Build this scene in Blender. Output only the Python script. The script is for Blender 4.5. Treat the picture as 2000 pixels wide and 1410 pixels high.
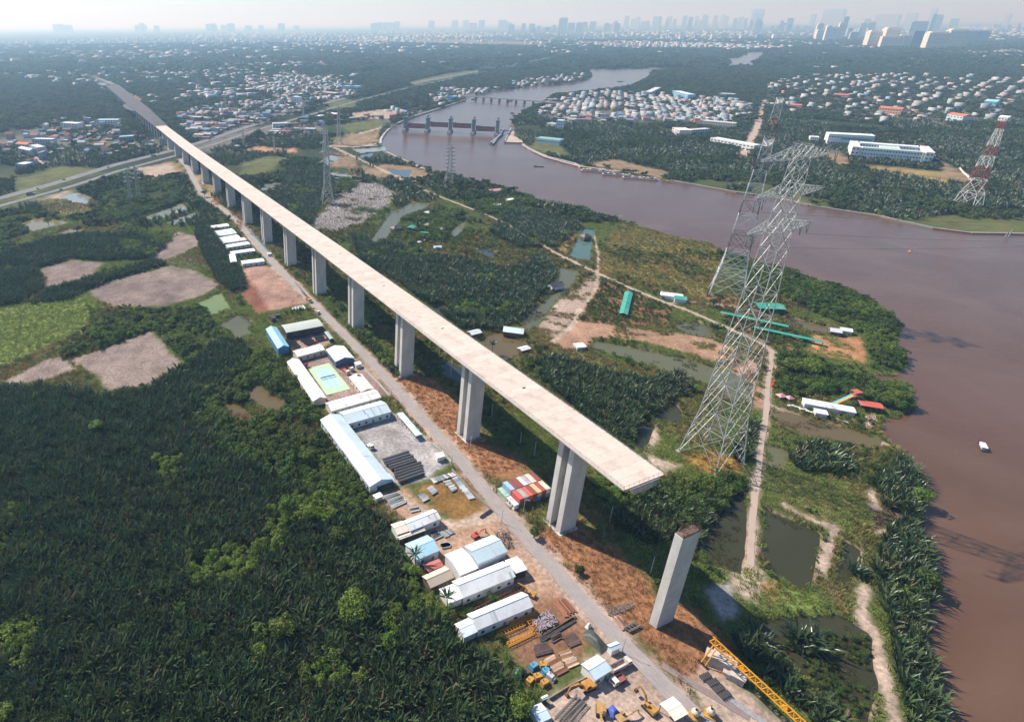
import bpy, bmesh, math, random
import numpy as np
from mathutils import Vector, Matrix

# ------------------------------------------------------------------ scene, camera, sky, sun
for _o in list(bpy.data.objects): bpy.data.objects.remove(_o)
SC = bpy.context.scene
COL = SC.collection
R = math.radians
HC = 200.0                     # drone height above the flood plain (m)
F_PX, PX, PY, ROLL = 1190.0, 672.0, 590.0, -0.008
PITCH = math.atan((PY - 46.0) / F_PX)

cam_d = bpy.data.cameras.new('camera'); cam = bpy.data.objects.new('camera', cam_d); COL.objects.link(cam)
cam_d.sensor_width = 36.0; cam_d.sensor_fit = 'HORIZONTAL'; cam_d.lens = F_PX / 2000 * 36
cam_d.shift_x = (1000 - PX) / 2000; cam_d.shift_y = (PY - 705) / 2000
cam_d.clip_start = 1.0; cam_d.clip_end = 120000
_f = Vector((0, math.cos(PITCH), -math.sin(PITCH))); _u = Vector((0, math.sin(PITCH), math.cos(PITCH))); _r = Vector((1, 0, 0))
_c, _s = math.cos(ROLL), math.sin(ROLL)
_r2 = _r * _c + _u * _s; _u2 = _u * _c - _r * _s
cam.matrix_world = Matrix(((_r2.x, _u2.x, -_f.x, 0), (_r2.y, _u2.y, -_f.y, 0), (_r2.z, _u2.z, -_f.z, HC), (0, 0, 0, 1)))
SC.camera = cam

SUN_AZ, SUN_EL = -54.0, 47.0   # the sun stands ahead and to the left
world = bpy.data.worlds.new('World'); SC.world = world; world.use_nodes = True
_nt = world.node_tree; _nt.nodes.clear()
_sky = _nt.nodes.new('ShaderNodeTexSky'); _sky.sky_type = 'NISHITA'; _sky.sun_disc = False
_sky.sun_elevation = R(SUN_EL); _sky.sun_rotation = R(SUN_AZ); _sky.altitude = 0
_sky.air_density = 1.0; _sky.dust_density = 0.5; _sky.ozone_density = 6.0
_bg = _nt.nodes.new('ShaderNodeBackground'); _bg.inputs[1].default_value = 0.095
_wo = _nt.nodes.new('ShaderNodeOutputWorld')
_nt.links.new(_sky.outputs[0], _bg.inputs[0]); _nt.links.new(_bg.outputs[0], _wo.inputs[0])

sun_d = bpy.data.lights.new('sun', 'SUN'); sun_d.energy = 4.8; sun_d.angle = R(0.53); sun_d.color = (1.0, 0.93, 0.83)
sun = bpy.data.objects.new('sun', sun_d); COL.objects.link(sun)
_sd = Vector((math.sin(R(SUN_AZ)) * math.cos(R(SUN_EL)), math.cos(R(SUN_AZ)) * math.cos(R(SUN_EL)), math.sin(R(SUN_EL))))
sun.rotation_euler = _sd.to_track_quat('Z', 'Y').to_euler(); sun.location = _sd * 900

SC.view_settings.view_transform = 'Standard'; SC.view_settings.look = 'None'
SC.view_settings.exposure = 0.68; SC.view_settings.gamma = 1.0; SC.view_settings.use_curve_mapping = False
SC.render.engine = 'CYCLES'
cy = SC.cycles
cy.max_bounces = 6; cy.diffuse_bounces = 2; cy.glossy_bounces = 2; cy.transmission_bounces = 2; cy.volume_bounces = 0
cy.transparent_max_bounces = 8; cy.caustics_reflective = False; cy.caustics_refractive = False
cy.sample_clamp_indirect = 6.0; cy.use_denoising = True

# ------------------------------------------------------------------ helpers
RNG = np.random.default_rng(11)
random.seed(5)

def at(u, v, z=0.0):
    """point of the level z that the photograph shows at (u, v) of its 2000 x 1410 pixels"""
    a, b = u - PX, v - PY
    a2 = _c * a + _s * b; b2 = -_s * a + _c * b
    d = _f * F_PX + _r * a2 - _u * b2
    t = (HC - z) / -d.z
    return Vector((d.x * t, d.y * t, z))

def W(pts, z=0.0): return np.array([at(u, v, z)[:2] for u, v in pts])

def upright(base, top):
    """height of an upright thing whose foot and tip show at these pixels"""
    p = at(*base); a, b = top[0] - PX, top[1] - PY
    a2 = _c * a + _s * b; b2 = -_s * a + _c * b
    d = _f * F_PX + _r * a2 - _u * b2
    t = math.hypot(p.x, p.y) / math.hypot(d.x, d.y)
    return HC + d.z * t

def inside(P, poly):
    x, y = P[:, 0], P[:, 1]; n = len(poly); r = np.zeros(len(P), bool); j = n - 1
    for i in range(n):
        xi, yi = poly[i]; xj, yj = poly[j]
        c = ((yi > y) != (yj > y)) & (x < (xj - xi) * (y - yi) / ((yj - yi) or 1e-9) + xi)
        r ^= c; j = i
    return r

def seg_dist(P, a, b):
    ab = b - a; t = np.clip(((P - a) @ ab) / max(ab @ ab, 1e-9), 0, 1)
    return np.hypot(*(P - (a + t[:, None] * ab)).T)

def sdist(P, poly, pad):
    """signed distance, positive inside; only near the polygon (else -pad)"""
    out = np.full(len(P), -float(pad))
    lo, hi = poly.min(0) - pad, poly.max(0) + pad
    m = (P[:, 0] > lo[0]) & (P[:, 0] < hi[0]) & (P[:, 1] > lo[1]) & (P[:, 1] < hi[1])
    if not m.any(): return out
    Q = P[m]; d = np.full(len(Q), 1e9)
    for i in range(len(poly)): d = np.minimum(d, seg_dist(Q, poly[i - 1], poly[i]))
    ins = inside(Q, poly)
    out[m] = np.where(ins, d, np.maximum(-d, -pad))
    return out

def pdist(P, line, pad):
    out = np.full(len(P), float(pad))
    lo, hi = line.min(0) - pad, line.max(0) + pad
    m = (P[:, 0] > lo[0]) & (P[:, 0] < hi[0]) & (P[:, 1] > lo[1]) & (P[:, 1] < hi[1])
    if not m.any(): return out
    Q = P[m]; d = np.full(len(Q), 1e9)
    for i in range(1, len(line)): d = np.minimum(d, seg_dist(Q, line[i - 1], line[i]))
    out[m] = np.minimum(d, pad); return out

def _hash(ix, iy, s):
    h = (ix.astype(np.int64) * 374761393 + iy.astype(np.int64) * 668265263 + s * 974711) & 0x7fffffff
    h = ((h ^ (h >> 13)) * 1274126177) & 0x7fffffff
    return ((h ^ (h >> 16)) & 0xffff) / 65535.0

def vnoise(P, sc, seed=0):
    x, y = P[:, 0] / sc, P[:, 1] / sc; ix, iy = np.floor(x), np.floor(y); fx, fy = x - ix, y - iy
    fx = fx * fx * (3 - 2 * fx); fy = fy * fy * (3 - 2 * fy)
    a = _hash(ix, iy, seed); b = _hash(ix + 1, iy, seed); c = _hash(ix, iy + 1, seed); d = _hash(ix + 1, iy + 1, seed)
    return (a * (1 - fx) + b * fx) * (1 - fy) + (c * (1 - fx) + d * fx) * fy

def fbm(P, sc, seed=0, o=4):
    r = 0; amp = 0.5; tot = 0
    for k in range(o): r = r + amp * vnoise(P, sc / 2 ** k, seed + 17 * k); tot += amp; amp *= 0.5
    return r / tot

def smooth(e0, e1, x): t = np.clip((x - e0) / (e1 - e0), 0, 1); return t * t * (3 - 2 * t)

# ---- materials
MATS = {}
def mat(name, col, rough=0.8, var=0.0, scale=1.0, spec=0.3, metal=0.0, coords='Object', rand=0.0, bump=0.0, transl=0.0, col2=None, stretch=None, dirt=0.0):
    """procedural material: base colour with noise variation, optional second colour, per-object variation and relief"""
    if name in MATS: return MATS[name]
    m = bpy.data.materials.new(name); m.use_nodes = True; nt = m.node_tree; N = nt.nodes; L = nt.links
    b = N['Principled BSDF']; b.inputs['Roughness'].default_value = rough; b.inputs['Metallic'].default_value = metal
    b.inputs['Specular IOR Level'].default_value = spec
    c2 = col2 or tuple(x * 0.55 for x in col)
    tc = N.new('ShaderNodeTexCoord'); src = tc.outputs['Object' if coords == 'World' else coords]
    if coords == 'World':
        g = N.new('ShaderNodeNewGeometry'); src = g.outputs['Position']
    if stretch:
        mp = N.new('ShaderNodeMapping'); mp.inputs['Scale'].default_value = stretch; L.new(src, mp.inputs[0]); src = mp.outputs[0]
    out = None
    if var > 0:
        n = N.new('ShaderNodeTexNoise'); n.inputs['Scale'].default_value = scale; n.inputs['Detail'].default_value = 5; n.inputs['Roughness'].default_value = 0.62
        L.new(src, n.inputs['Vector'])
        rp = N.new('ShaderNodeMapRange'); rp.inputs[1].default_value = 0.36; rp.inputs[2].default_value = 0.66; rp.inputs[3].default_value = 0; rp.inputs[4].default_value = var
        L.new(n.outputs['Fac'], rp.inputs[0])
        mx = N.new('ShaderNodeMix'); mx.data_type = 'RGBA'; mx.inputs[6].default_value = (*col, 1); mx.inputs[7].default_value = (*c2, 1)
        L.new(rp.outputs[0], mx.inputs[0]); out = mx.outputs[2]
    if rand > 0:
        oi = N.new('ShaderNodeObjectInfo'); hs = N.new('ShaderNodeHueSaturation')
        r1 = N.new('ShaderNodeMapRange'); r1.inputs[3].default_value = 1 - rand; r1.inputs[4].default_value = 1 + rand; L.new(oi.outputs['Random'], r1.inputs[0]); L.new(r1.outputs[0], hs.inputs['Value'])
        ml = N.new('ShaderNodeMath'); ml.operation = 'MULTIPLY'; ml.inputs[1].default_value = 7.13; L.new(oi.outputs['Random'], ml.inputs[0])
        fr = N.new('ShaderNodeMath'); fr.operation = 'FRACT'; L.new(ml.outputs[0], fr.inputs[0])
        r2 = N.new('ShaderNodeMapRange'); r2.inputs[3].default_value = 0.5 - rand * 0.075; r2.inputs[4].default_value = 0.5 + rand * 0.05; L.new(fr.outputs[0], r2.inputs[0]); L.new(r2.outputs[0], hs.inputs['Hue'])
        if out is not None: L.new(out, hs.inputs['Color'])
        else: hs.inputs['Color'].default_value = (*col, 1)
        out = hs.outputs[0]
    if out is not None: L.new(out, b.inputs['Base Color'])
    else: b.inputs['Base Color'].default_value = (*col, 1)
    if bump > 0:
        n2 = N.new('ShaderNodeTexNoise'); n2.inputs['Scale'].default_value = scale * 4; n2.inputs['Detail'].default_value = 3; L.new(src, n2.inputs['Vector'])
        bp = N.new('ShaderNodeBump'); bp.inputs['Strength'].default_value = 0.7; bp.inputs['Distance'].default_value = bump
        L.new(n2.outputs['Fac'], bp.inputs['Height']); L.new(bp.outputs[0], b.inputs['Normal'])
    if transl > 0:
        t = N.new('ShaderNodeBsdfTranslucent'); ms = N.new('ShaderNodeMixShader'); ms.inputs[0].default_value = transl
        if out is not None: L.new(out, t.inputs[0])
        else: t.inputs[0].default_value = (*col, 1)
        L.new(b.outputs[0], ms.inputs[1]); L.new(t.outputs[0], ms.inputs[2]); L.new(ms.outputs[0], N['Material Output'].inputs[0])
    MATS[name] = m; return m

# ---- meshes
def new_obj(name, me, parent=None, loc=None, rz=0.0):
    o = bpy.data.objects.new(name, me)
    COL.objects.link(o)
    if parent is not None: o.parent = parent
    if loc is not None: o.location = loc
    if rz: o.rotation_euler = (0, 0, rz)
    return o

def tag(o, label=None, cat=None, group=None, kind=None):
    if label: o['label'] = label
    if cat: o['category'] = cat
    if group: o['group'] = group
    if kind: o['kind'] = kind
    return o

def thing(name, label, cat, loc=(0, 0, 0), rz=0.0, group=None):
    return tag(new_obj(name, None, None, loc, rz), label, cat, group)

class MB:
    """collects simple shapes into one mesh"""
    def __init__(self): self.v = []; self.f = []; self.m = []; self.cur = 0
    def quad(self, a, b, c, d):
        i = len(self.v); self.v += [tuple(a), tuple(b), tuple(c), tuple(d)]; self.f.append((i, i + 1, i + 2, i + 3)); self.m.append(self.cur)
    def poly(self, pts):
        i = len(self.v); self.v += [tuple(p) for p in pts]; self.f.append(tuple(range(i, i + len(pts)))); self.m.append(self.cur)
    def box(self, x0, x1, y0, y1, z0, z1, M=None):
        P = [(x0, y0, z0), (x1, y0, z0), (x1, y1, z0), (x0, y1, z0), (x0, y0, z1), (x1, y0, z1), (x1, y1, z1), (x0, y1, z1)]
        if M is not None: P = [tuple(M @ Vector(p)) for p in P]
        i = len(self.v); self.v += P
        for q in ((0, 3, 2, 1), (4, 5, 6, 7), (0, 1, 5, 4), (1, 2, 6, 5), (2, 3, 7, 6), (3, 0, 4, 7)):
            self.f.append(tuple(i + k for k in q)); self.m.append(self.cur)
        return self
    def beam(self, p, q, w, w2=None, n=4):
        p, q = Vector(p), Vector(q); d = (q - p)
        if d.length < 1e-6: return self
        z = d.normalized(); x = z.cross(Vector((0, 0, 1)) if abs(z.z) < 0.95 else Vector((1, 0, 0))).normalized(); y = z.cross(x)
        w2 = w if w2 is None else w2; i = len(self.v)
        for c, r in ((p, w), (q, w2)):
            for k in range(n):
                a = 2 * math.pi * (k + 0.5) / n; self.v.append(tuple(c + (x * math.cos(a) + y * math.sin(a)) * r * 0.7071))
        for k in range(n):
            self.f.append((i + k, i + (k + 1) % n, i + n + (k + 1) % n, i + n + k)); self.m.append(self.cur)
        self.f.append(tuple(i + k for k in reversed(range(n)))); self.f.append(tuple(i + n + k for k in range(n))); self.m += [self.cur] * 2
        return self
    def tube(self, p, q, r, n=10, r2=None): return self.beam(p, q, r * 1.4142, None if r2 is None else r2 * 1.4142, n)
    def ext(self, prof, p0, p1, M=None):
        """profile (list of (x, z)) in the local xz plane, extruded from y=p0 to y=p1"""
        n = len(prof); i = len(self.v)
        for y in (p0, p1): self.v += [(x, y, z) if M is None else tuple(M @ Vector((x, y, z))) for x, z in prof]
        for k in range(n): self.f.append((i + k, i + n + k, i + n + (k + 1) % n, i + (k + 1) % n)); self.m.append(self.cur)
        self.f.append(tuple(i + k for k in range(n))); self.f.append(tuple(i + n + k for k in reversed(range(n)))); self.m += [self.cur] * 2
        return self
    def lathe(self, prof, n=12, c=(0, 0, 0), axis='z'):
        i = len(self.v)
        for r, z in prof:
            for k in range(n):
                a = 2 * math.pi * k / n; p = (r * math.cos(a), r * math.sin(a), z)
                if axis == 'x': p = (p[2], p[0], p[1])
                if axis == 'y': p = (p[0], p[2], p[1])
                self.v.append((c[0] + p[0], c[1] + p[1], c[2] + p[2]))
        for j in range(len(prof) - 1):
            for k in range(n):
                self.f.append((i + j * n + k, i + j * n + (k + 1) % n, i + (j + 1) * n + (k + 1) % n, i + (j + 1) * n + k)); self.m.append(self.cur)
        return self
    def mesh(self, name, mats):
        me = bpy.data.meshes.new(name); me.from_pydata(self.v, [], self.f)
        for mm in (mats if isinstance(mats, (list, tuple)) else [mats]): me.materials.append(mm)
        if any(self.m): me.polygons.foreach_set('material_index', self.m)
        me.update(); return me
    def build(self, name, mats, parent=None, loc=None, rz=0.0, smooth_=False):
        me = self.mesh(name, mats)
        if smooth_: me.polygons.foreach_set('use_smooth', [True] * len(me.polygons))
        return new_obj(name, me, parent, loc, rz)

def np_mesh(name, V, Fq, mats, tri=False):
    me = bpy.data.meshes.new(name); V = np.asarray(V, np.float32); Fq = np.asarray(Fq, np.int32); k = Fq.shape[1]
    me.vertices.add(len(V)); me.vertices.foreach_set('co', V.ravel())
    me.loops.add(Fq.size); me.loops.foreach_set('vertex_index', Fq.ravel())
    me.polygons.add(len(Fq)); me.polygons.foreach_set('loop_start', np.arange(0, Fq.size, k, dtype=np.int32))
    for mm in (mats if isinstance(mats, (list, tuple)) else [mats]): me.materials.append(mm)
    me.update(calc_edges=True); return me

def copy_tree(o, parent=None):
    c = o.copy(); COL.objects.link(c); c.parent = parent
    for ch in o.children: copy_tree(ch, c)
    return c

def cmat(name, rough=.6, var=.35, scale=.5, spec=.3, metal=0.0, ribs=0.0, dirt=(.30, .24, .19), coords='Object'):
    """paint whose colour is the object's own colour, with dirt patches and optional pressed ribs"""
    m = bpy.data.materials.new(name); m.use_nodes = True; N = m.node_tree.nodes; L = m.node_tree.links; b = N['Principled BSDF']
    b.inputs['Roughness'].default_value = rough; b.inputs['Specular IOR Level'].default_value = spec; b.inputs['Metallic'].default_value = metal
    oi = N.new('ShaderNodeObjectInfo'); tc = N.new('ShaderNodeTexCoord'); n = N.new('ShaderNodeTexNoise'); n.inputs['Scale'].default_value = scale; n.inputs['Detail'].default_value = 5; n.inputs['Roughness'].default_value = .65
    mp = N.new('ShaderNodeMapping'); L.new(tc.outputs['Object'], mp.inputs[0]); av = N.new('ShaderNodeVectorMath'); av.operation = 'SCALE'; av.inputs[0].default_value = (31, 17, 5); L.new(oi.outputs['Random'], av.inputs['Scale']); L.new(av.outputs[0], mp.inputs['Location']); L.new(mp.outputs[0], n.inputs['Vector'])
    r = N.new('ShaderNodeMapRange'); r.inputs[1].default_value = .45; r.inputs[2].default_value = .75; r.inputs[3].default_value = 0; r.inputs[4].default_value = var; L.new(n.outputs['Fac'], r.inputs[0])
    x = N.new('ShaderNodeMix'); x.data_type = 'RGBA'; x.inputs[7].default_value = (*dirt, 1); L.new(r.outputs[0], x.inputs[0]); L.new(oi.outputs['Color'], x.inputs[6]); L.new(x.outputs[2], b.inputs['Base Color'])
    if ribs:
        w = N.new('ShaderNodeTexWave'); w.inputs['Scale'].default_value = ribs; w.wave_profile = 'TRI'; w.bands_direction = 'X'; L.new(tc.outputs['Object'], w.inputs['Vector'])
        p = N.new('ShaderNodeBump'); p.inputs['Strength'].default_value = .5; p.inputs['Distance'].default_value = .05; L.new(w.outputs['Fac'], p.inputs['Height']); L.new(p.outputs[0], b.inputs['Normal'])
    return m
# ------------------------------------------------------------------ layout of the land (read off the photograph, laid on the ground)
RIVER = W([(1867,1440),(1848,1341),(1828,1284),(1809,1226),(1832,1176),(1825,1138),(1832,1084),(1809,1050),(1794,1027),(1813,1004),(1805,973),(1807,927),(1786,901),(1774,884),(1745,866),(1725,850),(1728,822),(1740,816),(1760,815),(1790,798),(1786,757),(1765,739),(1713,742),(1716,732),(1745,733),(1776,722),(1769,697),(1751,673),(1764,641),(1744,613),(1702,582),(1650,561),(1597,547),(1545,529),(1468,505),(1415,491),(1384,473),(1335,466),(1300,456),(1227,434),(1157,416),(1063,394),(1021,378),(979,367),(909,350),(860,338),(797,318),(762,304),(744,290),(744,280),(746,269),(765,248),(800,231),(818,220),(860,212),(909,196),(923,189),(986,176),(1021,172),(1070,168),(1122,163),(1150,155),(1157,148),(1150,139),(1115,136),(1070,131),(1110,131),(1154,134),(1210,135),(1270,134),(1350,132),(1415,130.5),(1424,122),(1416,119),(1454,105),(1450,101),(1496,102),(1503,107),(1477,121),(1484,130),(1454,132.5),(1335,137),(1272,140),(1266,154),(1227,171),(1182,178),(1080,187),(1063,201),(1042,210),(1010,224),(996,240),(1003,252),(1000,268),(1021,280),(1031,290),(1070,306),(1122,320),(1133,326),(1300,352),(1335,357),(1440,376),(1510,385),(1580,401),(1720,423),(1825,446),(1895,455),(2000,457),(2300,470),(2700,520),(2900,900),(2500,1500),(1900,1500)])

PONDS = [  # outline, water colour key
 ([(387,592),(430,571),(448,600),(416,613)],'green'), ([(429,634),(462,615),(485,627),(486,652),(465,659),(451,645)],'olive'),
 ([(476,764),(504,750),(556,792),(535,801),(504,788)],'brown'), ([(434,788),(455,785),(497,816),(472,830)],'brown'),
 ([(276,427),(353,396),(371,409),(322,423),(290,430)],'pale'), ([(324,434),(378,415),(385,420),(350,439)],'pale'),
 ([(37,434),(84,423),(136,434),(115,441),(63,451)],'tan'), ([(98,458),(140,446),(171,448),(147,455),(105,464)],'tan'),
 ([(122,381),(150,376),(175,385),(171,399),(140,395)],'pale'),
 ([(723,470),(765,413),(804,394),(842,396),(830,407),(790,420),(765,448),(755,465),(730,477)],'olive'), ([(874,456),(909,428),(902,449),(888,463)],'olive'),
 ([(926,487),(947,484),(970,494),(958,503)],'dark'), ([(1014,627),(1087,571),(1094,522),(1129,526),(1122,547),(1091,578),(1045,638),(1028,641)],'olive'),
 ([(1114,498),(1143,445),(1159,449),(1150,508),(1129,505)],'teal'), ([(937,669),(965,648),(986,652),(1035,673),(1000,701),(972,697)],'brown'),
 ([(856,708),(874,704),(909,722),(907,748),(881,739)],'dark'), ([(846,599),(860,596),(874,606),(856,612)],'dark'),
 ([(1157,676),(1168,666),(1245,680),(1350,704),(1412,722),(1468,742),(1462,772),(1440,780),(1385,748),(1300,722),(1220,698)],'olive'),
 ([(1510,806),(1538,804),(1650,834),(1720,857),(1716,870),(1650,862),(1580,848),(1527,827)],'brown'),
 ([(1321,634),(1363,627),(1391,645),(1391,659),(1335,648)],'olive'), ([(1524,617),(1562,624),(1615,638),(1622,648),(1597,648),(1545,631)],'brown'),
 ([(1497,996),(1514,1004),(1595,1038),(1587,1100),(1568,1142),(1514,1119),(1495,1084)],'dkgreen'), ([(1637,1119),(1656,1061),(1679,1073),(1668,1115),(1652,1134)],'dkgreen'),
 ([(1361,1077),(1422,985),(1449,962),(1453,1042),(1442,1115),(1400,1100)],'dkgreen'), ([(1480,1222),(1514,1207),(1645,1207),(1694,1238),(1710,1345),(1683,1402),(1645,1395),(1591,1326),(1537,1284)],'dkgreen'),
 ([(1507,870),(1537,881),(1526,912),(1507,910)],'olive'), ([(1706,996),(1748,1000),(1752,1023),(1714,1027)],'brown'), ([(1280,816),(1315,785),(1332,810),(1329,823)],'dkgreen'),
 ([(1241,866),(1266,820),(1275,830),(1255,880)],'dkgreen'), ([(758,331),(804,332),(797,345),(772,340)],'blue'), ([(640,336),(702,345),(702,352),(645,346)],'pale'),
 ([(504,368),(525,357),(553,357),(525,371),(518,376)],'pale'), ([(626,315),(647,303),(665,308),(637,322)],'pale'), ([(702,304),(727,299),(727,305),(706,308)],'blue'), ([(690,292),(750,287),(750,293),(705,298)],'pale'),
 ([(733,106),(752,102),(787,101),(780,105),(760,108),(745,109)],'pale'), ([(830,116),(860,113),(880,118),(900,124),(870,121)],'pale'), ([(655,88),(690,93),(676,96),(662,92)],'pale')]
PONDS = [(W(p), k) for p, k in PONDS]

# earth, mud, grass ... : outline, cover, edge softness (m)
COVER = [
 ([(-60,610),(70,589),(168,564),(189,596),(168,638),(115,666),(35,701),(-60,735)],'meadow',3),
 ([(168,564),(217,547),(297,529),(329,519),(381,529),(427,557),(395,578),(315,599),(227,598),(189,585)],'mud',2), ([(300,522),(320,503),(385,492),(399,522),(350,532)],'mudgreen',2),
 ([(297,505),(343,452),(388,463),(385,480),(350,498),(315,508)],'mud',2), ([(73,526),(140,508),(206,512),(182,536),(126,554),(87,561),(94,543)],'mud',2),
 ([(143,703),(294,647),(315,666),(353,710),(290,750),(224,760),(210,764),(196,739)],'mud2',1.5), ([(10,746),(91,704),(115,697),(147,722),(105,736),(42,750)],'mud2',1.5),
 ([(110,735),(150,720),(188,745),(180,770),(150,765)],'scrub',2),
 ([(610,437),(665,375),(690,357),(738,357),(776,381),(755,406),(702,437),(650,452),(618,448)],'deadreed',5),
 ([(1175,526),(1182,470),(1215,436),(1300,460),(1390,480),(1420,510),(1400,560),(1370,585),(1290,575),(1215,550)],'reed',5),
 ([(744,732),(800,728),(850,745),(905,800),(960,866),(1030,900),(1030,915),(985,940),(940,925),(880,862),(810,790)],'dry',3),
 ([(1035,1040),(1110,1020),(1180,1060),(1240,1100),(1290,1170),(1360,1190),(1420,1250),(1440,1320),(1400,1345),(1330,1330),(1260,1260),(1180,1180),(1100,1090)],'dry',3),
 ([(820,955),(905,905),(958,988),(900,1022),(850,1000)],'drygrass',2),
 ([(740,965),(790,955),(850,1000),(900,1022),(990,1000),(1010,1040),(1090,1120),(1120,1160),(1040,1190),(960,1180),(860,1080),(770,1000)],'dirt',3),
 ([(985,1190),(1110,1160),(1170,1220),(1130,1270),(1060,1330),(1000,1290)],'yardsoil',3),
 ([(1040,1430),(1060,1370),(1150,1320),(1150,1290),(1210,1240),(1260,1290),(1330,1345),(1420,1430)],'yard',2),
 ([(1340,1330),(1385,1300),(1440,1330),(1530,1400),(1540,1440),(1420,1430)],'yard',3),
 ([(474,526),(518,517),(560,554),(600,592),(553,603),(504,610),(476,582)],'brick',1.2),
 ([(470,540),(500,560),(530,606),(500,612),(470,575)],'brickdark',2),
 ([(1583,676),(1590,655),(1685,659),(1695,711),(1636,704),(1559,683)],'earth',1.5),
 ([(1077,659),(1130,627),(1210,638),(1300,652),(1360,650),(1420,676),(1468,697),(1500,800),(1470,800),(1466,750),(1405,708),(1300,676),(1245,666),(1168,659),(1147,676),(1100,680)],'earth2',2),
 ([(1052,641),(1091,589),(1157,540),(1170,556),(1118,617),(1084,659)],'sand',2), ([(1063,477),(1091,449),(1129,452),(1112,498)],'tangrass',2),
 ([(1133,624),(1168,547),(1245,568),(1315,603),(1297,638)],'garden',3), ([(1370,575),(1440,580),(1520,640),(1580,660),(1560,690),(1480,660),(1420,620)],'garden',3),
 ([(1419,1119),(1465,1100),(1507,1119),(1480,1176),(1449,1169),(1430,1140)],'path',1.5), ([(1488,1138),(1507,1127),(1564,1150),(1560,1169),(1503,1180)],'dry',2),
 ([(1335,890),(1390,878),(1440,900),(1450,918),(1400,932),(1360,915)],'yellowgrass',2), ([(1369,1146),(1422,1138),(1445,1199),(1411,1218)],'concrete',0.8),
 ([(1255,830),(1275,825),(1290,860),(1270,890),(1330,910),(1300,925),(1255,890)],'path',2),
 ([(1500,1120),(1600,1150),(1640,1200),(1560,1200),(1500,1190)],'meadow',4), ([(1480,930),(1640,940),(1690,1000),(1600,1030),(1540,990)],'tangreen',4), ([(1590,1100),(1640,1120),(1680,1150),(1640,1190),(1580,1150)],'scrub',4),
 ([(560,640),(630,630),(655,668),(580,700)],'yardred',1.5), ([(590,695),(655,680),(735,770),(640,800)],'paving',1), ([(690,730),(650,695),(700,700),(760,770),(735,775)],'paving',1),
 ([(690,838),(780,806),(880,905),(835,935),(770,945)],'gravel',1.5),
 ([(75,392),(130,372),(180,395),(175,420),(120,425),(80,405)],'sandy',6), ([(640,270),(690,262),(740,255),(735,285),(690,290),(655,285)],'tanearth',16), ([(470,296),(500,285),(550,291),(590,288),(575,297),(520,299)],'orange',10),
 ([(655,300),(700,315),(760,345),(740,352),(690,330),(640,325)],'tanearth',14), ([(735,320),(800,325),(850,345),(800,355),(745,340)],'tanearth',6),
 ([(250,195),(262,185),(280,198),(270,205)],'orange',4), ([(690,80),(760,74),(900,78),(1080,83),(1060,92),(900,88),(780,85)],'fartan',60), ([(1100,80),(1350,85),(1560,92),(1500,98),(1200,95)],'farplain',60),
 ([(1680,321),(1750,326),(1830,336),(1875,352),(1840,360),(1780,347),(1700,333)],'tangrass',8), ([(1600,300),(1640,296),(1660,322),(1640,330)],'tanearth',4), ([(1815,305),(1850,322),(1895,345),(1890,370),(1855,350),(1830,325)],'tanearth',4),
 ([(1050,272),(1090,282),(1120,310),(1060,300),(1035,286)],'grassfar',5), ([(1290,348),(1150,322),(1130,322),(1200,312),(1310,338)],'tanearth',5), ([(1800,428),(1860,420),(1940,445),(1870,450)],'grassfar',6),
 ([(30,350),(110,325),(200,330),(140,355),(40,385)],'grassfar',8), ([(170,285),(215,265),(240,285),(200,292)],'grassfar',8), ([(300,280),(320,262),(345,290),(330,296)],'grassfar',6), ([(380,345),(400,330),(440,375),(410,380)],'tangrass',6),
 ([(320,315),(355,320),(365,345),(345,345)],'tangrass',5), ([(470,320),(520,305),(560,310),(520,335),(480,345)],'grassfar',8), ([(800,160),(870,145),(950,133),(962,136),(880,152),(810,166)],'grassfar',12), ([(660,245),(720,235),(760,240),(745,255),(680,258)],'grassfar',10),
 ([(260,330),(330,318),(350,340),(300,350)],'sandy',6), ([(680,222),(770,212),(800,222),(760,232),(690,232)],'sandy',8), ([(640,190),(700,198),(690,215),(640,215)],'grassfar',10),
]
COVER = [(W(p), k, s) for p, k, s in COVER]
PAL = dict(forest=(.030,.040,.016), land=(.080,.095,.028), meadow=(.16,.20,.055), mud=(.195,.152,.132), mudgreen=(.15,.125,.085), mud2=(.225,.176,.152), scrub=(.10,.085,.045), deadreed=(.25,.225,.215), reed=(.24,.20,.065),
 dry=(.27,.135,.068), drygrass=(.20,.115,.040), dirt=(.34,.22,.155), yardsoil=(.21,.115,.070), yard=(.36,.275,.225), brick=(.32,.195,.155), brickdark=(.20,.085,.055), earth=(.36,.185,.095), earth2=(.31,.19,.125), sand=(.31,.235,.19),
 tangrass=(.235,.175,.070), garden=(.20,.105,.060), path=(.36,.28,.225), yellowgrass=(.30,.19,.045), concrete=(.24,.225,.22), tangreen=(.15,.13,.05), yardred=(.28,.19,.155), paving=(.26,.185,.16), gravel=(.30,.28,.275), sandy=(.34,.26,.205),
 tanearth=(.22,.155,.095), orange=(.33,.18,.105), fartan=(.15,.13,.09), farplain=(.08,.085,.085), grassfar=(.10,.105,.038), village=(.115,.105,.085), bank=(.30,.215,.17), roadside=(.34,.25,.20))

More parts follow.
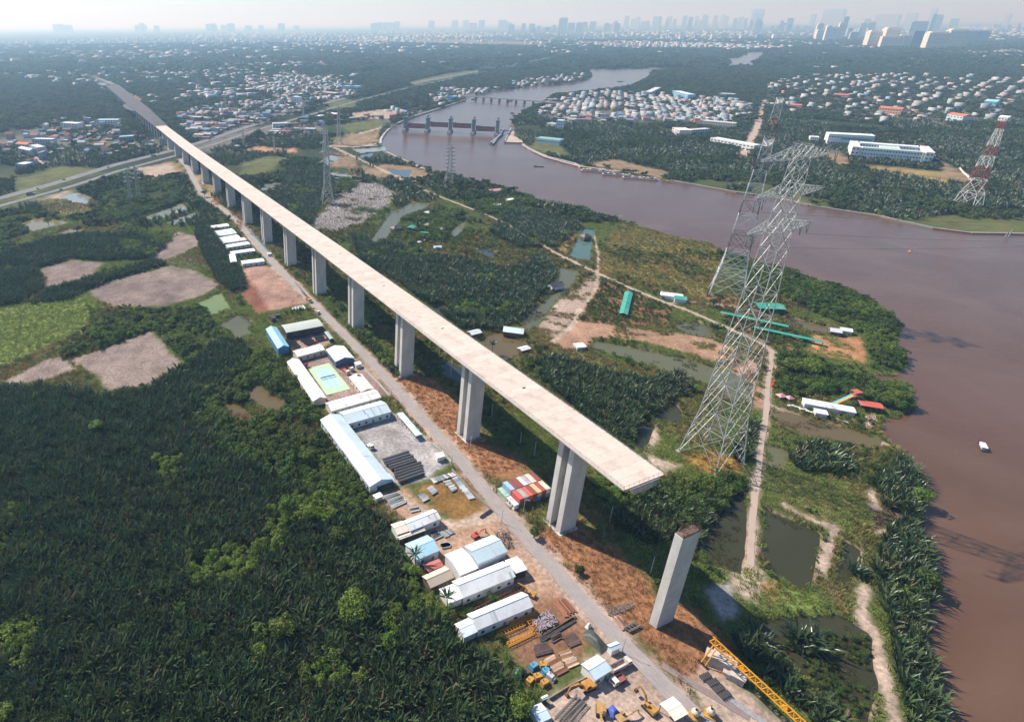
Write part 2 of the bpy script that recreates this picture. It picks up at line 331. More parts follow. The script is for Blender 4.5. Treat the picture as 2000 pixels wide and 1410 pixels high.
ACCESS = W([(1440,1470),(1355,1399),(1300,1341),(1243,1283),(1152,1189),(1062,1088),(989,1008),(932,940),(903,902),(860,857),(790,778),(720,701),(671,652),(630,611),(588,568),(546,527),(504,480),(469,437),(440,412),(420,399),(392,376),(378,350),(366,327),(352,312)])
HWY1 = W([(-160,432),(0,388),(105,360),(227,322),(332,296),(402,276),(472,252),(560,224),(647,199),(755,173),(846,156),(965,134),(1070,113),(1200,100)])
HWY2 = W([(-160,448),(0,403),(140,365),(227,336),(350,303),(420,282),(490,258),(595,228),(700,197),(800,172),(900,151),(980,136),(1085,113)])
FARM = W([(600,283),(650,287),(671,297),(755,336),(818,367),(867,388),(900,400),(950,420),(985,436),(1020,460),(1066,484),(1105,505),(1168,535),(1217,557),(1300,592),(1342,606),(1422,641),(1496,676),(1510,690),(1505,720),(1499,750),(1498,802),(1486,870),(1480,927),(1472,985),(1468,1042),(1465,1105)])
PATHS = [(W(p), w) for p, w in [([(1168,535),(1164,564),(1133,606),(1115,638),(1080,668)],3.2), ([(1530,985),(1568,1008),(1633,1031),(1618,1069),(1606,1115)],3.6), ([(1691,1148),(1678,1196),(1706,1234),(1721,1291),(1733,1349),(1752,1420)],4.6),
 ([(755,297),(825,329),(862,340)],5), ([(1159,450),(1168,500),(1168,535)],2.5), ([(1342,606),(1300,592),(1360,590),(1440,600)],3), ([(1730,866),(1660,850),(1590,820),(1515,795)],4), ([(905,1023),(940,1010),(985,1004)],5), ([(775,975),(830,1000),(880,1025)],4),
 ([(1700,960),(1712,1000),(1718,1040)],4), ([(700,262),(745,250),(765,243)],6), ([(640,285),(700,288),(746,279)],6), ([(1023,285),(1062,306),(1130,325),(1210,335)],7), ([(100,150),(160,153),(200,172),(208,180)],7), ([(60,300),(75,312),(85,322)],5),
 ([(1450,305),(1478,250),(1492,195)],14), ([(1490,265),(1560,275),(1640,290)],8), ([(1770,205),(1800,230),(1840,245)],7), ([(260,175),(320,178),(380,176)],7)]]

VILLAGES = [(W(p), n) for p, n in [
 ([(1045,228),(1065,205),(1100,190),(1180,181),(1290,185),(1340,190),(1400,195),(1470,203),(1472,225),(1440,235),(1400,245),(1350,247),(1290,236),(1190,240),(1100,242)],'east'),
 ([(1480,165),(1560,150),(1700,146),(1860,148),(2010,155),(2030,235),(1900,240),(1750,243),(1650,235),(1540,222),(1490,205)],'villas'),
 ([(350,225),(400,208),(480,203),(560,195),(620,210),(570,222),(500,243),(420,270),(390,276),(345,245)],'west'),
 ([(470,160),(560,150),(640,152),(715,170),(690,188),(600,203),(540,196)],'north'),
 ([(0,275),(90,240),(160,233),(235,240),(240,262),(330,272),(305,296),(220,312),(150,320),(70,325),(0,310)],'left'),
 ([(835,190),(870,172),(930,178),(985,173),(960,183),(900,197),(860,210)],'bank'), ([(985,172),(1000,163),(1060,152),(1148,146),(1130,160),(1050,169)],'bank'),
 ([(680,232),(760,215),(845,207),(810,224),(760,240),(690,245)],'works'),
 ([(370,290),(440,262),(560,240),(640,235),(620,262),(520,280),(440,295),(395,300)],'middle')]]

FOREST_NEAR = [W(p) for p in [   # dense nipa palm stands
 [(-120,775),(20,758),(105,755),(205,778),(300,762),(360,716),(420,670),(470,665),(492,690),(455,740),(400,800),(430,850),(470,900),(560,950),(690,990),(765,1020),(800,1075),(850,1165),(895,1250),(960,1300),(1000,1360),(1030,1460),(-160,1500)],
 [(-60,540),(20,490),(110,465),(200,458),(300,462),(345,458),(300,505),(210,510),(140,506),(73,524),(85,562),(40,592),(-60,610)], [(100,567),(210,540),(300,508),(325,517),(215,548),(135,585),(60,595)],
 [(383,440),(425,430),(445,485),(475,525),(480,565),(455,572),(425,552),(400,505),(385,470)],
 [(690,462),(740,466),(830,496),(900,510),(990,525),(1060,505),(1085,535),(1050,580),(1008,628),(980,645),(900,642),(860,612),(780,555),(700,510)],
 [(1030,715),(1080,695),(1130,706),(1180,725),(1250,745),(1330,736),(1362,765),(1320,775),(1280,805),(1240,868),(1200,858),(1130,805),(1060,745)],
 [(1150,935),(1290,955),(1420,962),(1438,988),(1408,1050),(1358,1072),(1330,1050),(1270,1065),(1200,1025)],
 [(1700,945),(1760,897),(1798,930),(1800,1000),(1815,1080),(1818,1170),(1795,1225),(1820,1290),(1850,1420),(1775,1420),(1752,1330),(1742,1250),(1720,1190),(1705,1120),(1725,1060),(1720,970)],
 [(1527,888),(1580,868),(1655,886),(1668,912),(1640,930),(1560,918)], [(1430,1240),(1500,1280),(1560,1340),(1650,1410),(1600,1420),(1520,1350),(1440,1275)],
 [(520,405),(570,338),(640,328),(660,365),(622,402),(610,438),(560,443)], [(955,455),(1000,405),(1060,415),(1135,443),(1080,485),(1010,485)],
 [(1460,830),(1490,820),(1485,880),(1450,905),(1430,895)]]]
BUSHES = [W(p) for p in [        # mangrove and scrub thickets
 [(355,800),(430,745),(510,690),(560,720),(610,795),(690,895),(745,968),(700,1010),(560,945),(430,880)], [(430,430),(470,440),(440,405)],
 [(1400,492),(1470,517),(1540,533),(1650,566),(1735,615),(1755,645),(1740,672),(1762,700),(1765,725),(1725,718),(1697,690),(1690,655),(1600,615),(1540,585),(1460,560)],
 [(1515,700),(1560,692),(1600,722),(1690,742),(1775,762),(1783,795),(1760,808),(1700,785),(1620,770),(1540,775),(1512,760)], [(1280,960),(1440,930),(1452,965),(1420,985),(1340,1040),(1290,1000)],
 [(620,380),(660,340),(700,360),(680,378)], [(770,435),(840,415),(890,430),(870,470),(800,478)], [(0,430),(40,415),(110,420),(60,450),(20,480),(-40,500)], [(190,385),(260,360),(330,345),(370,380),(360,395),(280,420),(200,440)],
 [(430,560),(480,570),(470,600),(455,575)], [(170,600),(240,605),(330,610),(400,600),(430,660),(400,670),(350,700),(320,660),(290,645),(200,680),(150,690),(120,700),(180,640)], [(630,560),(700,630),(780,740),(740,735),(680,650),(610,580)], [(900,400),(960,390),(1030,385),(1060,400),(1000,402),(950,425)]]]
# ------------------------------------------------------------------ bridge axis
BAZ = R(-24.05); BD = Vector((math.sin(BAZ), math.cos(BAZ), 0)); BT = Vector((BD.y, -BD.x, 0)); B0 = Vector((94.0, 202.0, 0))
SPAN = 69.9
_DS = [-40, 0, 130, 256, 319, 445, 510, 572, 696, 824, 1068, 1432, 2200, 2800, 3400]; _DZ = [49.4, 49.2, 46.8, 44.6, 42.8, 39.9, 38.1, 36.5, 33.5, 30.6, 27.5, 20.5, 15, 9, 3]
def deck_z(s): return float(np.interp(s, _DS, _DZ))
def bridge(s, o=0.0, z=0.0): return B0 + BD * s + BT * o + Vector((0, 0, z))

# ------------------------------------------------------------------ buildings of the site camp: three eave corners, eave height, ridge rise, colours
def rect(A, B, C, z):
    a, b, c = at(*A, z), at(*B, z), at(*C, z)
    ex = (b - a); L = ex.length; ex.normalize(); ey = Vector((-ex.y, ex.x, 0)); w = (c - b).dot(ey)
    if w < 0: ey = -ey; w = -w; 
    cen = a + ex * (L / 2) + ey * (w / 2); return cen, L, w, math.atan2(ex.y, ex.x)
SHEDS = [ # A, B, C, eave z, rise, roof, wall, label
 ((932.8,1231),(1042,1184.6),(1018,1155.8),4.2,2.2,'rwhite','wwhite','long white gabled shed, the lowest of the sheds beside the palm forest'),
 ((906,1246),(933,1233.5),(914.5,1206.5),3.2,1.0,'rpale','wwhite','low pale annex on the forest end of the lowest white shed'),
 ((905,1167.7),(1007.3,1126),(982.5,1096),4.4,2.4,'rwhite','wwhite','long white and grey gabled shed above the lowest shed'),
 ((876,1179),(904.4,1168),(884.5,1140),3.6,1.0,'rwhite','wwhite','square white annex beside the coconut palm'),
 ((1005.8,1120.5),(1030,1112),(1008,1087),4.0,0.7,'rwhite','wshade','white open canopy at the roadside end of the long white shed'),
 ((934.8,1101),(991.4,1077),(963.6,1043.6),6.0,2.0,'rblue','wpale','large pale blue gabled workshop next to the red tractor'),
 ((899,1124),(934.4,1109.3),(905.7,1068.3),4.6,1.2,'rwhite','wwhite','flat white shed joined to the large pale blue workshop'),
 ((813.6,1094),(859,1075),(836.5,1044),4.2,1.6,'rsky','wwhite','small sky blue roofed shed at the forest edge'),
 ((800.7,1037.6),(861.3,1012.8),(847.4,993.5),4.0,1.6,'rwhite','wwhite','bright white gabled barrack beside the concrete pile yard'),
 ((776,1044.6),(799,1037),(788,1016),3.4,0.9,'rcream','wwhite','cream annex at the forest end of the bright white barrack'),
 ((780,1054.5),(831.5,1035.6),(828.5,1029.7),2.8,0.3,'rcream','wshade','cream lean-to along the bright white barrack'),
 ((841,1149),(887,1128),(863,1108),3.2,1.4,'rbeige','wbrown','weathered beige shed between the long white sheds and the forest'),
 ((836,1117),(867,1105),(857,1091),2.6,0.4,'rscrap','wbrown','patched red and blue scrap roof behind the sky blue shed'),
 ((680,828.5),(764.4,804.3),(753,780),4.2,2.0,'rice','wice','pale blue cross wing of the L-shaped site office'),
 ((625,820),(722,951),(765,934),4.2,2.0,'rice','wice','pale blue long wing of the L-shaped site office'),
 ((738,950),(770.6,938.5),(760,924),3.6,0.5,'rice','wshade','pale blue open bay at the end of the L-shaped office'),
 ((647.4,803.5),(744.9,776),(730,761),3.8,1.6,'rwhite','wcream','long white hall below the ball court'),
 ((560,707),(611.5,784),(637,776),3.8,1.8,'rwhite','wcream','long white dormitory on the forest side of the ball court'),
 ((581,697.4),(635,683.4),(644,667.8),3.8,1.4,'rwhite','wcream','white dormitory between the ball court and the pipe yard'),
 ((655,707),(636,683),(663,665.5),4.6,1.8,'rgrey','wnavy','grey and white gabled hall with navy end wall at the roadside'),
 ((705,766),(681,736.4),(706.6,731),3.2,1.2,'rgrey','wcream','small grey and cream gabled house between ball court and road'),
 ((812,852),(775,808),(786,804),3.0,0.2,'rice','wopen','narrow pale blue carport roof at the gravel yard'),
 ((542.5,681.7),(518.7,643),(539,637.4),5.0,1.8,'rsky2','wblue','blue walled warehouse beside the pipe yard'),
 ((559,650),(631.6,636.3),(616.9,622.7),5.4,0.9,'rgreen','wshade','grey-green arched open store above the dark pipes'),
 ((644,663),(633,648.8),(639,645.4),2.8,0.3,'rteal','wshade','slim teal-grey roof between the pipe yard and the road'),
 ((530.6,623),(539.7,620.4),(537.4,613.6),3.0,0.8,'rdark','wbrown','small dark hut behind the arched store'),
 ((538,617),(549,615),(548,611.5),2.6,0.2,'rdark','wshade','tiny black flat roof next to the small dark hut'),
 ((414,446),(448,441.5),(447,436.5),3.4,0.4,'rwhite','wwhite','white roofed hut row, the farthest of the roadside huts'),
 ((428,461.4),(463,456),(457.7,445.7),3.6,0.8,'rsky3','wwhite','wide pale sky blue roof, second of the roadside huts'),
 ((435,470.7),(470,464.5),(465.5,458.2),3.4,0.7,'rwhite','wwhite','white roof, third of the roadside huts'),
 ((437.5,475.4),(482,469),(480,463.7),3.2,0.5,'rgrey','wwhite','long grey white roof, fourth of the roadside huts'),
 ((444.5,484),(489,477),(486.6,471.5),3.2,0.5,'rpale','wwhite','long pale roof, fifth of the roadside huts'),
 ((451.5,496.5),(499,490),(497,485),3.2,0.5,'rwhite','wice','narrow white roof above the hut courtyard'),
 ((450,512.9),(446.8,497),(459.3,495.7),3.2,0.5,'rpale','wwhite','pale square roof on the forest side of the hut courtyard'),
 ((473.3,516),(517,510.5),(514.7,504.3),3.2,0.5,'rwhite','wwhite','white roof row next to the red brick yard'),
 ((1163,1328.6),(1195.5,1308.5),(1169.7,1276),4.0,1.0,'rice','wwhite','pale blue roofed hut beside the dump truck'),
 ((1052,1413),(1076.8,1402),(1054.8,1372.6),3.0,0.6,'rice','wwhite','pale hut at the lower edge beside the palm forest'),
 ((1060,1368),(1072,1362),(1067,1356),2.4,0.3,'rpale','wshade','tiny pale cabin roof above the pale hut'),
 ((1195.5,1272),(1213.7,1264.5),(1201,1253),3.0,0.7,'rice','wwhite','small pale blue hut standing at the road edge'),
 ((1318,1408),(1345,1393),(1314,1360),3.6,0.5,'rcream2','wopen','cream canopy roof on posts in the machine yard'),
]
SHED_GEO = [rect(a, b, c, z) for a, b, c, z, *_ in SHEDS]
FOOT = []
for cen, L, w, yaw in SHED_GEO:
    ex = np.array([math.cos(yaw), math.sin(yaw)]); ey = np.array([-ex[1], ex[0]]); c2 = np.array(cen[:2])
    FOOT.append(np.array([c2 + ex * sx * (L / 2 + 1) + ey * sy * (w / 2 + 1) for sx, sy in ((-1, -1), (1, -1), (1, 1), (-1, 1))]))
YARDS = [W(p) for p in [[(745,895),(806,880),(836,930),(783,950)], [(555,660),(632,640),(650,672),(585,705)], [(590,700),(650,685),(735,775),(640,800)], [(690,838),(780,806),(880,905),(835,935),(770,945)],
  [(735,960),(790,950),(905,905),(958,988),(990,1000),(1110,1160),(1000,1200),(860,1070),(770,1000)], [(965,925),(1040,915),(1080,955),(1010,1000)], [(975,1200),(1115,1160),(1330,1345),(1420,1430),(1040,1430),(1075,1340),(1000,1290)],
  [(1340,1330),(1385,1290),(1540,1420),(1420,1430)], [(470,522),(520,514),(605,594),(505,615)]]]
# ------------------------------------------------------------------ ground sheet: one mesh, fine near the drone, out to the horizon
def axis(lo, hi, step, far_lo, far_hi, g):
    a = list(np.arange(lo, hi, step)); s = step; x = a[-1]
    while x < far_hi: s *= g; x += s; a.append(x)
    s = step; x = a[0]; b = []
    while x > far_lo: s *= g; x -= s; b.append(x)
    return np.array(b[::-1] + a)
GX = axis(-230, 460, 2.2, -60000, 60000, 1.035); GY = axis(70, 560, 2.2, -4000, 110000, 1.022)
_xx, _yy = np.meshgrid(GX, GY); GP = np.stack([_xx.ravel(), _yy.ravel()], 1)
WATER_Z = -0.9
def water_sd(P, pad=12):
    s = sdist(P, RIVER, pad * 2)
    for p, k in PONDS: s = np.maximum(s, sdist(P, p, pad))
    return s
_wob = (fbm(GP, 14, 3) - 0.5)
_near = np.clip(np.hypot(GP[:, 0], GP[:, 1]) / 600, 1, 3)
wsd = water_sd(GP) + _wob * 3.5
gz = np.where(wsd > -2.6, -np.clip((wsd + 2.6) / 3.2, 0, 1) * 2.0, 0) + (fbm(GP, 9, 5) - .5) * 0.5 * (wsd < -6)
col = np.zeros((len(GP), 3)); _n1 = fbm(GP, 45, 7); _n2 = fbm(GP, 160, 8); _n3 = vnoise(GP, 4.5, 9); _n4 = fbm(GP, 28, 12)
far = np.clip((GP[:, 1] - 650) / 300, 0, 1)[:, None]
base = np.array(PAL['land']) * (1 - far) + np.array(PAL['forest']) * far
col[:] = base * (0.75 + 0.6 * _n1[:, None])
dryish = smooth(.52, .66, _n1)[:, None] * (1 - far); col = col * (1 - dryish * .4) + np.array((.16, .115, .05)) * dryish * .4
def paint(sd, key, soft, amp=1.0):
    global col
    w = smooth(-soft, soft, sd + (_n3 - .5) * soft * 1.6 + (_n1 - .5) * soft * 3 * amp)[:, None]
    c = np.array(PAL[key]) * (0.80 + 0.4 * _n3[:, None]) * (0.72 + .56 * _n4[:, None]); col = col * (1 - w) + c * w
for p in FOREST_NEAR + BUSHES: paint(sdist(GP, p, 12), 'forest', 3)
for p, n in VILLAGES: paint(sdist(GP, p, 60), 'village', 12)
for p, k, s in COVER: paint(sdist(GP, p, s * 4 + 4), k, s)
paint(5.2 - pdist(GP, ACCESS, 12), 'roadside', 2.0); paint(2.3 - pdist(GP, FARM, 10), 'path', 1.4)
for l, w in PATHS: paint(w / 2 - pdist(GP, l, w + 6), 'path', max(.8, w * .18))
bankw = (smooth(-3.4, -2.0, wsd) * (fbm(GP, 20, 21) > .5))[:, None] * .6; col = col * (1 - bankw) + np.array(PAL['bank']) * bankw
bedw = smooth(-1.4, -0.2, wsd)[:, None]; col = col * (1 - bedw) + np.array((.10, .075, .05)) * bedw
nx, ny = len(GX), len(GY); idx = np.arange(nx * ny).reshape(ny, nx)
GF = np.stack([idx[:-1, :-1], idx[:-1, 1:], idx[1:, 1:], idx[1:, :-1]], -1).reshape(-1, 4)
gm = bpy.data.materials.new('ground_cover'); gm.use_nodes = True; N = gm.node_tree.nodes; L = gm.node_tree.links
b = N['Principled BSDF']; b.inputs['Roughness'].default_value = .95; b.inputs['Specular IOR Level'].default_value = .1
va = N.new('ShaderNodeVertexColor'); va.layer_name = 'cover'; ge = N.new('ShaderNodeNewGeometry')
def _tex(sc, lo, hi, a, b_):
    n = N.new('ShaderNodeTexNoise'); n.inputs['Scale'].default_value = sc; n.inputs['Detail'].default_value = 6; n.inputs['Roughness'].default_value = .68; L.new(ge.outputs['Position'], n.inputs['Vector'])
    r = N.new('ShaderNodeMapRange'); r.inputs[1].default_value = lo; r.inputs[2].default_value = hi; r.inputs[3].default_value = a; r.inputs[4].default_value = b_; L.new(n.outputs['Fac'], r.inputs[0]); return r.outputs[0], n.outputs['Fac']
t1, h1 = _tex(.55, .3, .7, .55, 1.4); t2, h2 = _tex(.06, .3, .7, .78, 1.22)
ml = N.new('ShaderNodeMath'); ml.operation = 'MULTIPLY'; L.new(t1, ml.inputs[0]); L.new(t2, ml.inputs[1])
vm = N.new('ShaderNodeVectorMath'); vm.operation = 'SCALE'; L.new(va.outputs[0], vm.inputs[0]); L.new(ml.outputs[0], vm.inputs['Scale']); L.new(vm.outputs[0], b.inputs['Base Color'])
bp = N.new('ShaderNodeBump'); bp.inputs['Strength'].default_value = .8; bp.inputs['Distance'].default_value = .6; L.new(h1, bp.inputs['Height']); L.new(bp.outputs[0], b.inputs['Normal'])
gme = np_mesh('ground', np.column_stack([GP, gz]), GF, gm)
ca = gme.color_attributes.new('cover', 'FLOAT_COLOR', 'POINT'); ca.data.foreach_set('color', np.column_stack([col, np.ones(len(col))]).astype(np.float32).ravel())
gme.polygons.foreach_set('use_smooth', [True] * len(gme.polygons))
tag(new_obj('ground', gme), kind='structure')

# ------------------------------------------------------------------ water
def water_mat(name, c, rough=.12, bump=.25, scale=.35, c2=None, spec=.5):
    m = bpy.data.materials.new(name); m.use_nodes = True; N = m.node_tree.nodes; L = m.node_tree.links; b = N['Principled BSDF']
    b.inputs['Roughness'].default_value = rough; b.inputs['Specular IOR Level'].default_value = spec; b.inputs['IOR'].default_value = 1.33
    g = N.new('ShaderNodeNewGeometry')
    n = N.new('ShaderNodeTexNoise'); n.inputs['Scale'].default_value = .012; n.inputs['Detail'].default_value = 4; n.inputs['Distortion'].default_value = 1.2; L.new(g.outputs['Position'], n.inputs['Vector'])
    r = N.new('ShaderNodeMapRange'); r.inputs[1].default_value = .4; r.inputs[2].default_value = .68; L.new(n.outputs['Fac'], r.inputs[0])
    x = N.new('ShaderNodeMix'); x.data_type = 'RGBA'; x.inputs[6].default_value = (*c, 1); x.inputs[7].default_value = (*(c2 or [k * .8 for k in c]), 1); L.new(r.outputs[0], x.inputs[0]); L.new(x.outputs[2], b.inputs['Base Color'])
    w = N.new('ShaderNodeTexNoise'); w.inputs['Scale'].default_value = scale; w.inputs['Detail'].default_value = 4; w.inputs['Roughness'].default_value = .6; L.new(g.outputs['Position'], w.inputs['Vector'])
    p = N.new('ShaderNodeBump'); p.inputs['Strength'].default_value = bump; p.inputs['Distance'].default_value = .25; L.new(w.outputs['Fac'], p.inputs['Height']); L.new(p.outputs[0], b.inputs['Normal'])
    return m
def sheet(name, poly, z, m):
    bm = bmesh.new(); vs = [bm.verts.new((x, y, z)) for x, y in poly]; f = bm.faces.new(vs)
    bm.normal_update()
    if f.normal.z < 0: f.normal_flip()
    bmesh.ops.triangulate(bm, faces=bm.faces[:]); me = bpy.data.meshes.new(name); bm.to_mesh(me); bm.free(); me.materials.append(m)
    return new_obj(name, me)
def grow(poly, d):
    c = poly.mean(0); out = []
    A = sum(poly[i - 1][0] * poly[i][1] - poly[i][0] * poly[i - 1][1] for i in range(len(poly))); sg = 1 if A > 0 else -1
    for i in range(len(poly)):
        e0 = poly[i] - poly[i - 1]; e1 = poly[(i + 1) % len(poly)] - poly[i]; n = np.array([e0[1], -e0[0]]) / (np.hypot(*e0) + 1e-6) + np.array([e1[1], -e1[0]]) / (np.hypot(*e1) + 1e-6)
        n = n / max(np.hypot(*n), .6); out.append(poly[i] + n * d * sg)
    return np.array(out)
tag(sheet('river', grow(RIVER, 3.2), WATER_Z, water_mat('river_water', (.098, .052, .030), .2, .9, .32, (.122, .070, .046), .5)), kind='structure')
POND_C = dict(green=(.16,.21,.075), olive=(.105,.105,.055), brown=(.11,.082,.038), pale=(.20,.21,.17), tan=(.17,.135,.065), dark=(.035,.045,.045), teal=(.075,.13,.105), dkgreen=(.040,.040,.018), blue=(.05,.075,.10))
PM = {k: water_mat('pond_' + k, c, .1, .12, .8) for k, c in POND_C.items()}
for p, k in PONDS: tag(sheet('pond', grow(p, 4.0), WATER_Z + .05, PM[k]), kind='structure')

# ------------------------------------------------------------------ roads
def resample(line, step):
    d = np.r_[0, np.cumsum(np.hypot(*np.diff(line, axis=0).T))]; n = max(int(d[-1] / step), 2)
    # smooth corners
    t = np.linspace(0, d[-1], n); P = np.stack([np.interp(t, d, line[:, 0]), np.interp(t, d, line[:, 1])], 1)
    for _ in range(3): P[1:-1] = (P[:-2] + 2 * P[1:-1] + P[2:]) / 4
    return P
def ribbon(P, o0, o1, z, jit=0.0, seed=1):
    T = np.gradient(P, axis=0); T /= np.hypot(*T.T)[:, None]; Nn = np.stack([T[:, 1], -T[:, 0]], 1)
    j0 = (vnoise(P, 5, seed) - .5)[:, None] * jit; j1 = (vnoise(P, 5, seed + 3) - .5)[:, None] * jit
    a = P + Nn * (o0 + j0); b_ = P + Nn * (o1 + j1); zz = np.full((len(P), 1), z) if np.isscalar(z) else np.asarray(z)[:, None]
    V = np.concatenate([np.hstack([a, zz]), np.hstack([b_, zz])]); n = len(P); i = np.arange(n - 1)
    return V, np.stack([i, i + n, i + n + 1, i + 1], 1)
def road(name, line, w, z, m, step=6, jit=.5, o=0.0):
    V, Fc = ribbon(resample(line, step), o - w / 2, o + w / 2, z, jit); return new_obj(name, np_mesh(name, V, Fc[:, ::-1], m))
M_asph = mat('old_asphalt', (.24, .22, .22), .9, .8, .12, coords='World', col2=(.36, .31, .285)); M_hwy = mat('highway_asphalt', (.13, .13, .14), .9, .6, .05, coords='World', col2=(.19, .185, .19))
M_line = mat('road_paint', (.75, .75, .72), .7, .5, .8, coords='World', col2=(.4, .4, .4)); M_kerb = mat('kerb_concrete', (.45, .44, .42), .9, .5, .4, coords='World'); M_path = mat('dusty_path', (.38, .30, .25), .95, .7, .25, coords='World', col2=(.33, .25, .20))
def add_road(name, line, w, z, m, mark=False, kerb=False, jit=.5, step=6):
    r = tag(road(name, line, w, z, m, step, jit), kind='structure')
    if mark:
        for o in (-w / 2 + .5, w / 2 - .5): 
            k = road('edge_line', line, .22, z + .012, M_line, step, 0, o); k.parent = r
    if kerb:
        P = resample(line, step)
        for o in (-w / 2, w / 2):
            V1, F1 = ribbon(P, o - .15, o + .15, z + .14); V2 = V1.copy(); V2[:, 2] = -.3; n = len(P); i = np.arange(n - 1)
            V = np.vstack([V1, V2]); Fs = np.vstack([F1[:, ::-1], np.stack([i, i + 1, i + 1 + 2 * n, i + 2 * n], 1), np.stack([i + n + 1, i + n, i + 3 * n, i + 3 * n + 1], 1)])
            k = new_obj('kerb', np_mesh('kerb', V, Fs, M_kerb)); k.parent = r
    return r
_ar = add_road('access_road', ACCESS, 6.6, .16, M_asph, jit=.8)
M_trk = mat('worn_track', (.31, .275, .255), .9, .9, .35, coords='World', col2=(.23, .21, .205))
for _o in (-2.1, -.55, .75, 2.2): _k = road('wheel_track', ACCESS, .7, .172, M_trk, 5, .5, _o); _k.parent = _ar
add_road('highway', HWY1, 15, .35, M_hwy, True, True, 0, 12); add_road('highway', HWY2, 9, .32, M_hwy, True, True, 0, 12)
add_road('farm_road', FARM, 2.7, .14, M_path, jit=.7)
for l, w in PATHS:
    if l[:, 1].mean() > 600: add_road('path', l, w * .8, .15, M_path, jit=w * .25)
# ------------------------------------------------------------------ vegetation
M_nipa = mat('nipa_frond', (.044, .078, .030), .30, .6, .3, spec=.5, coords='World', rand=.45, transl=.22, col2=(.100, .140, .052))
M_nipad = mat('dry_nipa_frond', (.16, .125, .065), .6, .5, .3, coords='World', rand=.4, transl=.2, col2=(.10, .10, .045))
M_leaf = mat('mangrove_leaf', (.055, .105, .018), .6, .6, .12, spec=.25, coords='World', rand=.45, transl=.3, col2=(.100, .130, .026))
M_leaf2 = mat('bright_leaf', (.125, .200, .028), .6, .6, .3, spec=.25, coords='World', rand=.25, transl=.35, col2=(.17, .23, .04))
M_far = mat('far_leaf', (.050, .080, .022), .75, .6, .02, spec=.15, coords='World', rand=.5, transl=.15, col2=(.080, .098, .034))
M_reed = mat('reed_blade', (.30, .225, .085), .7, 1.0, .045, spec=.2, coords='World', rand=.45, transl=.3, col2=(.125, .175, .042))
M_mead = mat('meadow_blade', (.19, .27, .055), .7, .6, .06, spec=.2, coords='World', rand=.3, transl=.35, col2=(.22, .23, .075))
M_dryb = mat('dry_blade', (.30, .150, .072), .8, .7, .2, spec=.15, coords='World', rand=.4, transl=.2, col2=(.20, .095, .050))
M_dead = mat('dead_frond', (.27, .245, .235), .85, .5, .3, spec=.1, coords='World', rand=.4)
M_trunk = mat('bark', (.13, .10, .075), .9, .5, 2.0)

def frond_clump(rng, n, lmin, lmax, wid, spread, seg=6, flat=1.0):
    V = []; Fq = []
    for k in range(n):
        az = 2 * math.pi * (k + rng.random() * .8) / n * 1.0 + rng.random(); Lf = rng.uniform(lmin, lmax); th = R(rng.uniform(6, spread)); bend = R(rng.uniform(22, 66)); r0 = rng.uniform(.1, .8)
        p = np.array([math.cos(az) * r0, math.sin(az) * r0, 0.0]); out = np.array([math.cos(az), math.sin(az), 0]); side = np.array([-math.sin(az), math.cos(az), 0]); tw = rng.uniform(-.7, .7)
        i0 = len(V)
        for j in range(seg + 1):
            t = j / seg; a = th + bend * t * t; d = out * math.sin(a) + np.array([0, 0, math.cos(a)]); nrm = -out * math.cos(a) + np.array([0, 0, math.sin(a)])
            sd = side * math.cos(tw) + nrm * math.sin(tw); up = np.cross(d, sd) * -1
            w = wid * (math.sin(math.pi * min(1, (t * .93 + .10)) ** .8)) ** .8 * (1 if j % 2 else .82) + .03
            V += [p - sd * w - up * w * .45, p.copy(), p + sd * w - up * w * .45]
            p = p + d * (Lf / seg)
        for j in range(seg):
            b = i0 + j * 3; Fq += [(b, b + 1, b + 4, b + 3), (b + 1, b + 2, b + 5, b + 4)]
    return np.array(V), np.array(Fq)

def leaf_cloud(rng, lobes, n, size, squash=1.0):
    """leaf-sized faces spread over the outside of several lobes"""
    V = []; Fq = []
    vol = np.array([r ** 2 for *_, r in lobes]); pick = rng.choice(len(lobes), n, p=vol / vol.sum())
    for k in pick:
        cx, cy_, cz, r = lobes[k]; d = rng.normal(size=3); d[2] = abs(d[2]) * 1.0 - .25; d /= np.linalg.norm(d) + 1e-9
        c = np.array([cx, cy_, cz]) + d * r * rng.uniform(.62, 1.05) * np.array([1, 1, squash]); nn = d + rng.normal(size=3) * .55 + np.array([0, 0, .25]); nn /= np.linalg.norm(nn)
        a = np.cross(nn, rng.normal(size=3)); a /= np.linalg.norm(a) + 1e-9; b = np.cross(nn, a); s = size * rng.uniform(.6, 1.35); i = len(V)
        V += [c - a * s, c - b * s * .62 + nn * s * .12, c + a * s, c + b * s * .62 + nn * s * .12]; Fq.append((i, i + 1, i + 2, i + 3))
    return np.array(V), np.array(Fq)

def tuft(rng, n, rad, h, w):
    V = []; Fq = []
    for k in range(n):
        x, y = rng.uniform(-rad, rad, 2); az = rng.uniform(0, 6.28); hh = h * rng.uniform(.5, 1.2); ln = rng.uniform(.15, .75) * hh; s = np.array([-math.sin(az), math.cos(az), 0]) * w * rng.uniform(.6, 1.3); o = np.array([math.cos(az), math.sin(az), 0]); p = np.array([x, y, -.05]); i = len(V)
        m = p + o * ln * .35 + np.array([0, 0, hh * .65]); t = p + o * ln + np.array([0, 0, hh])
        V += [p - s, p + s, m + s, m - s, t - s * .2, t + s * .2]; Fq += [(i, i + 1, i + 2, i + 3), (i + 3, i + 2, i + 5, i + 4)]
    return np.array(V), np.array(Fq)

def source(name, VF, m): return bpy.data.objects.new(name, np_mesh(name, *VF, m))

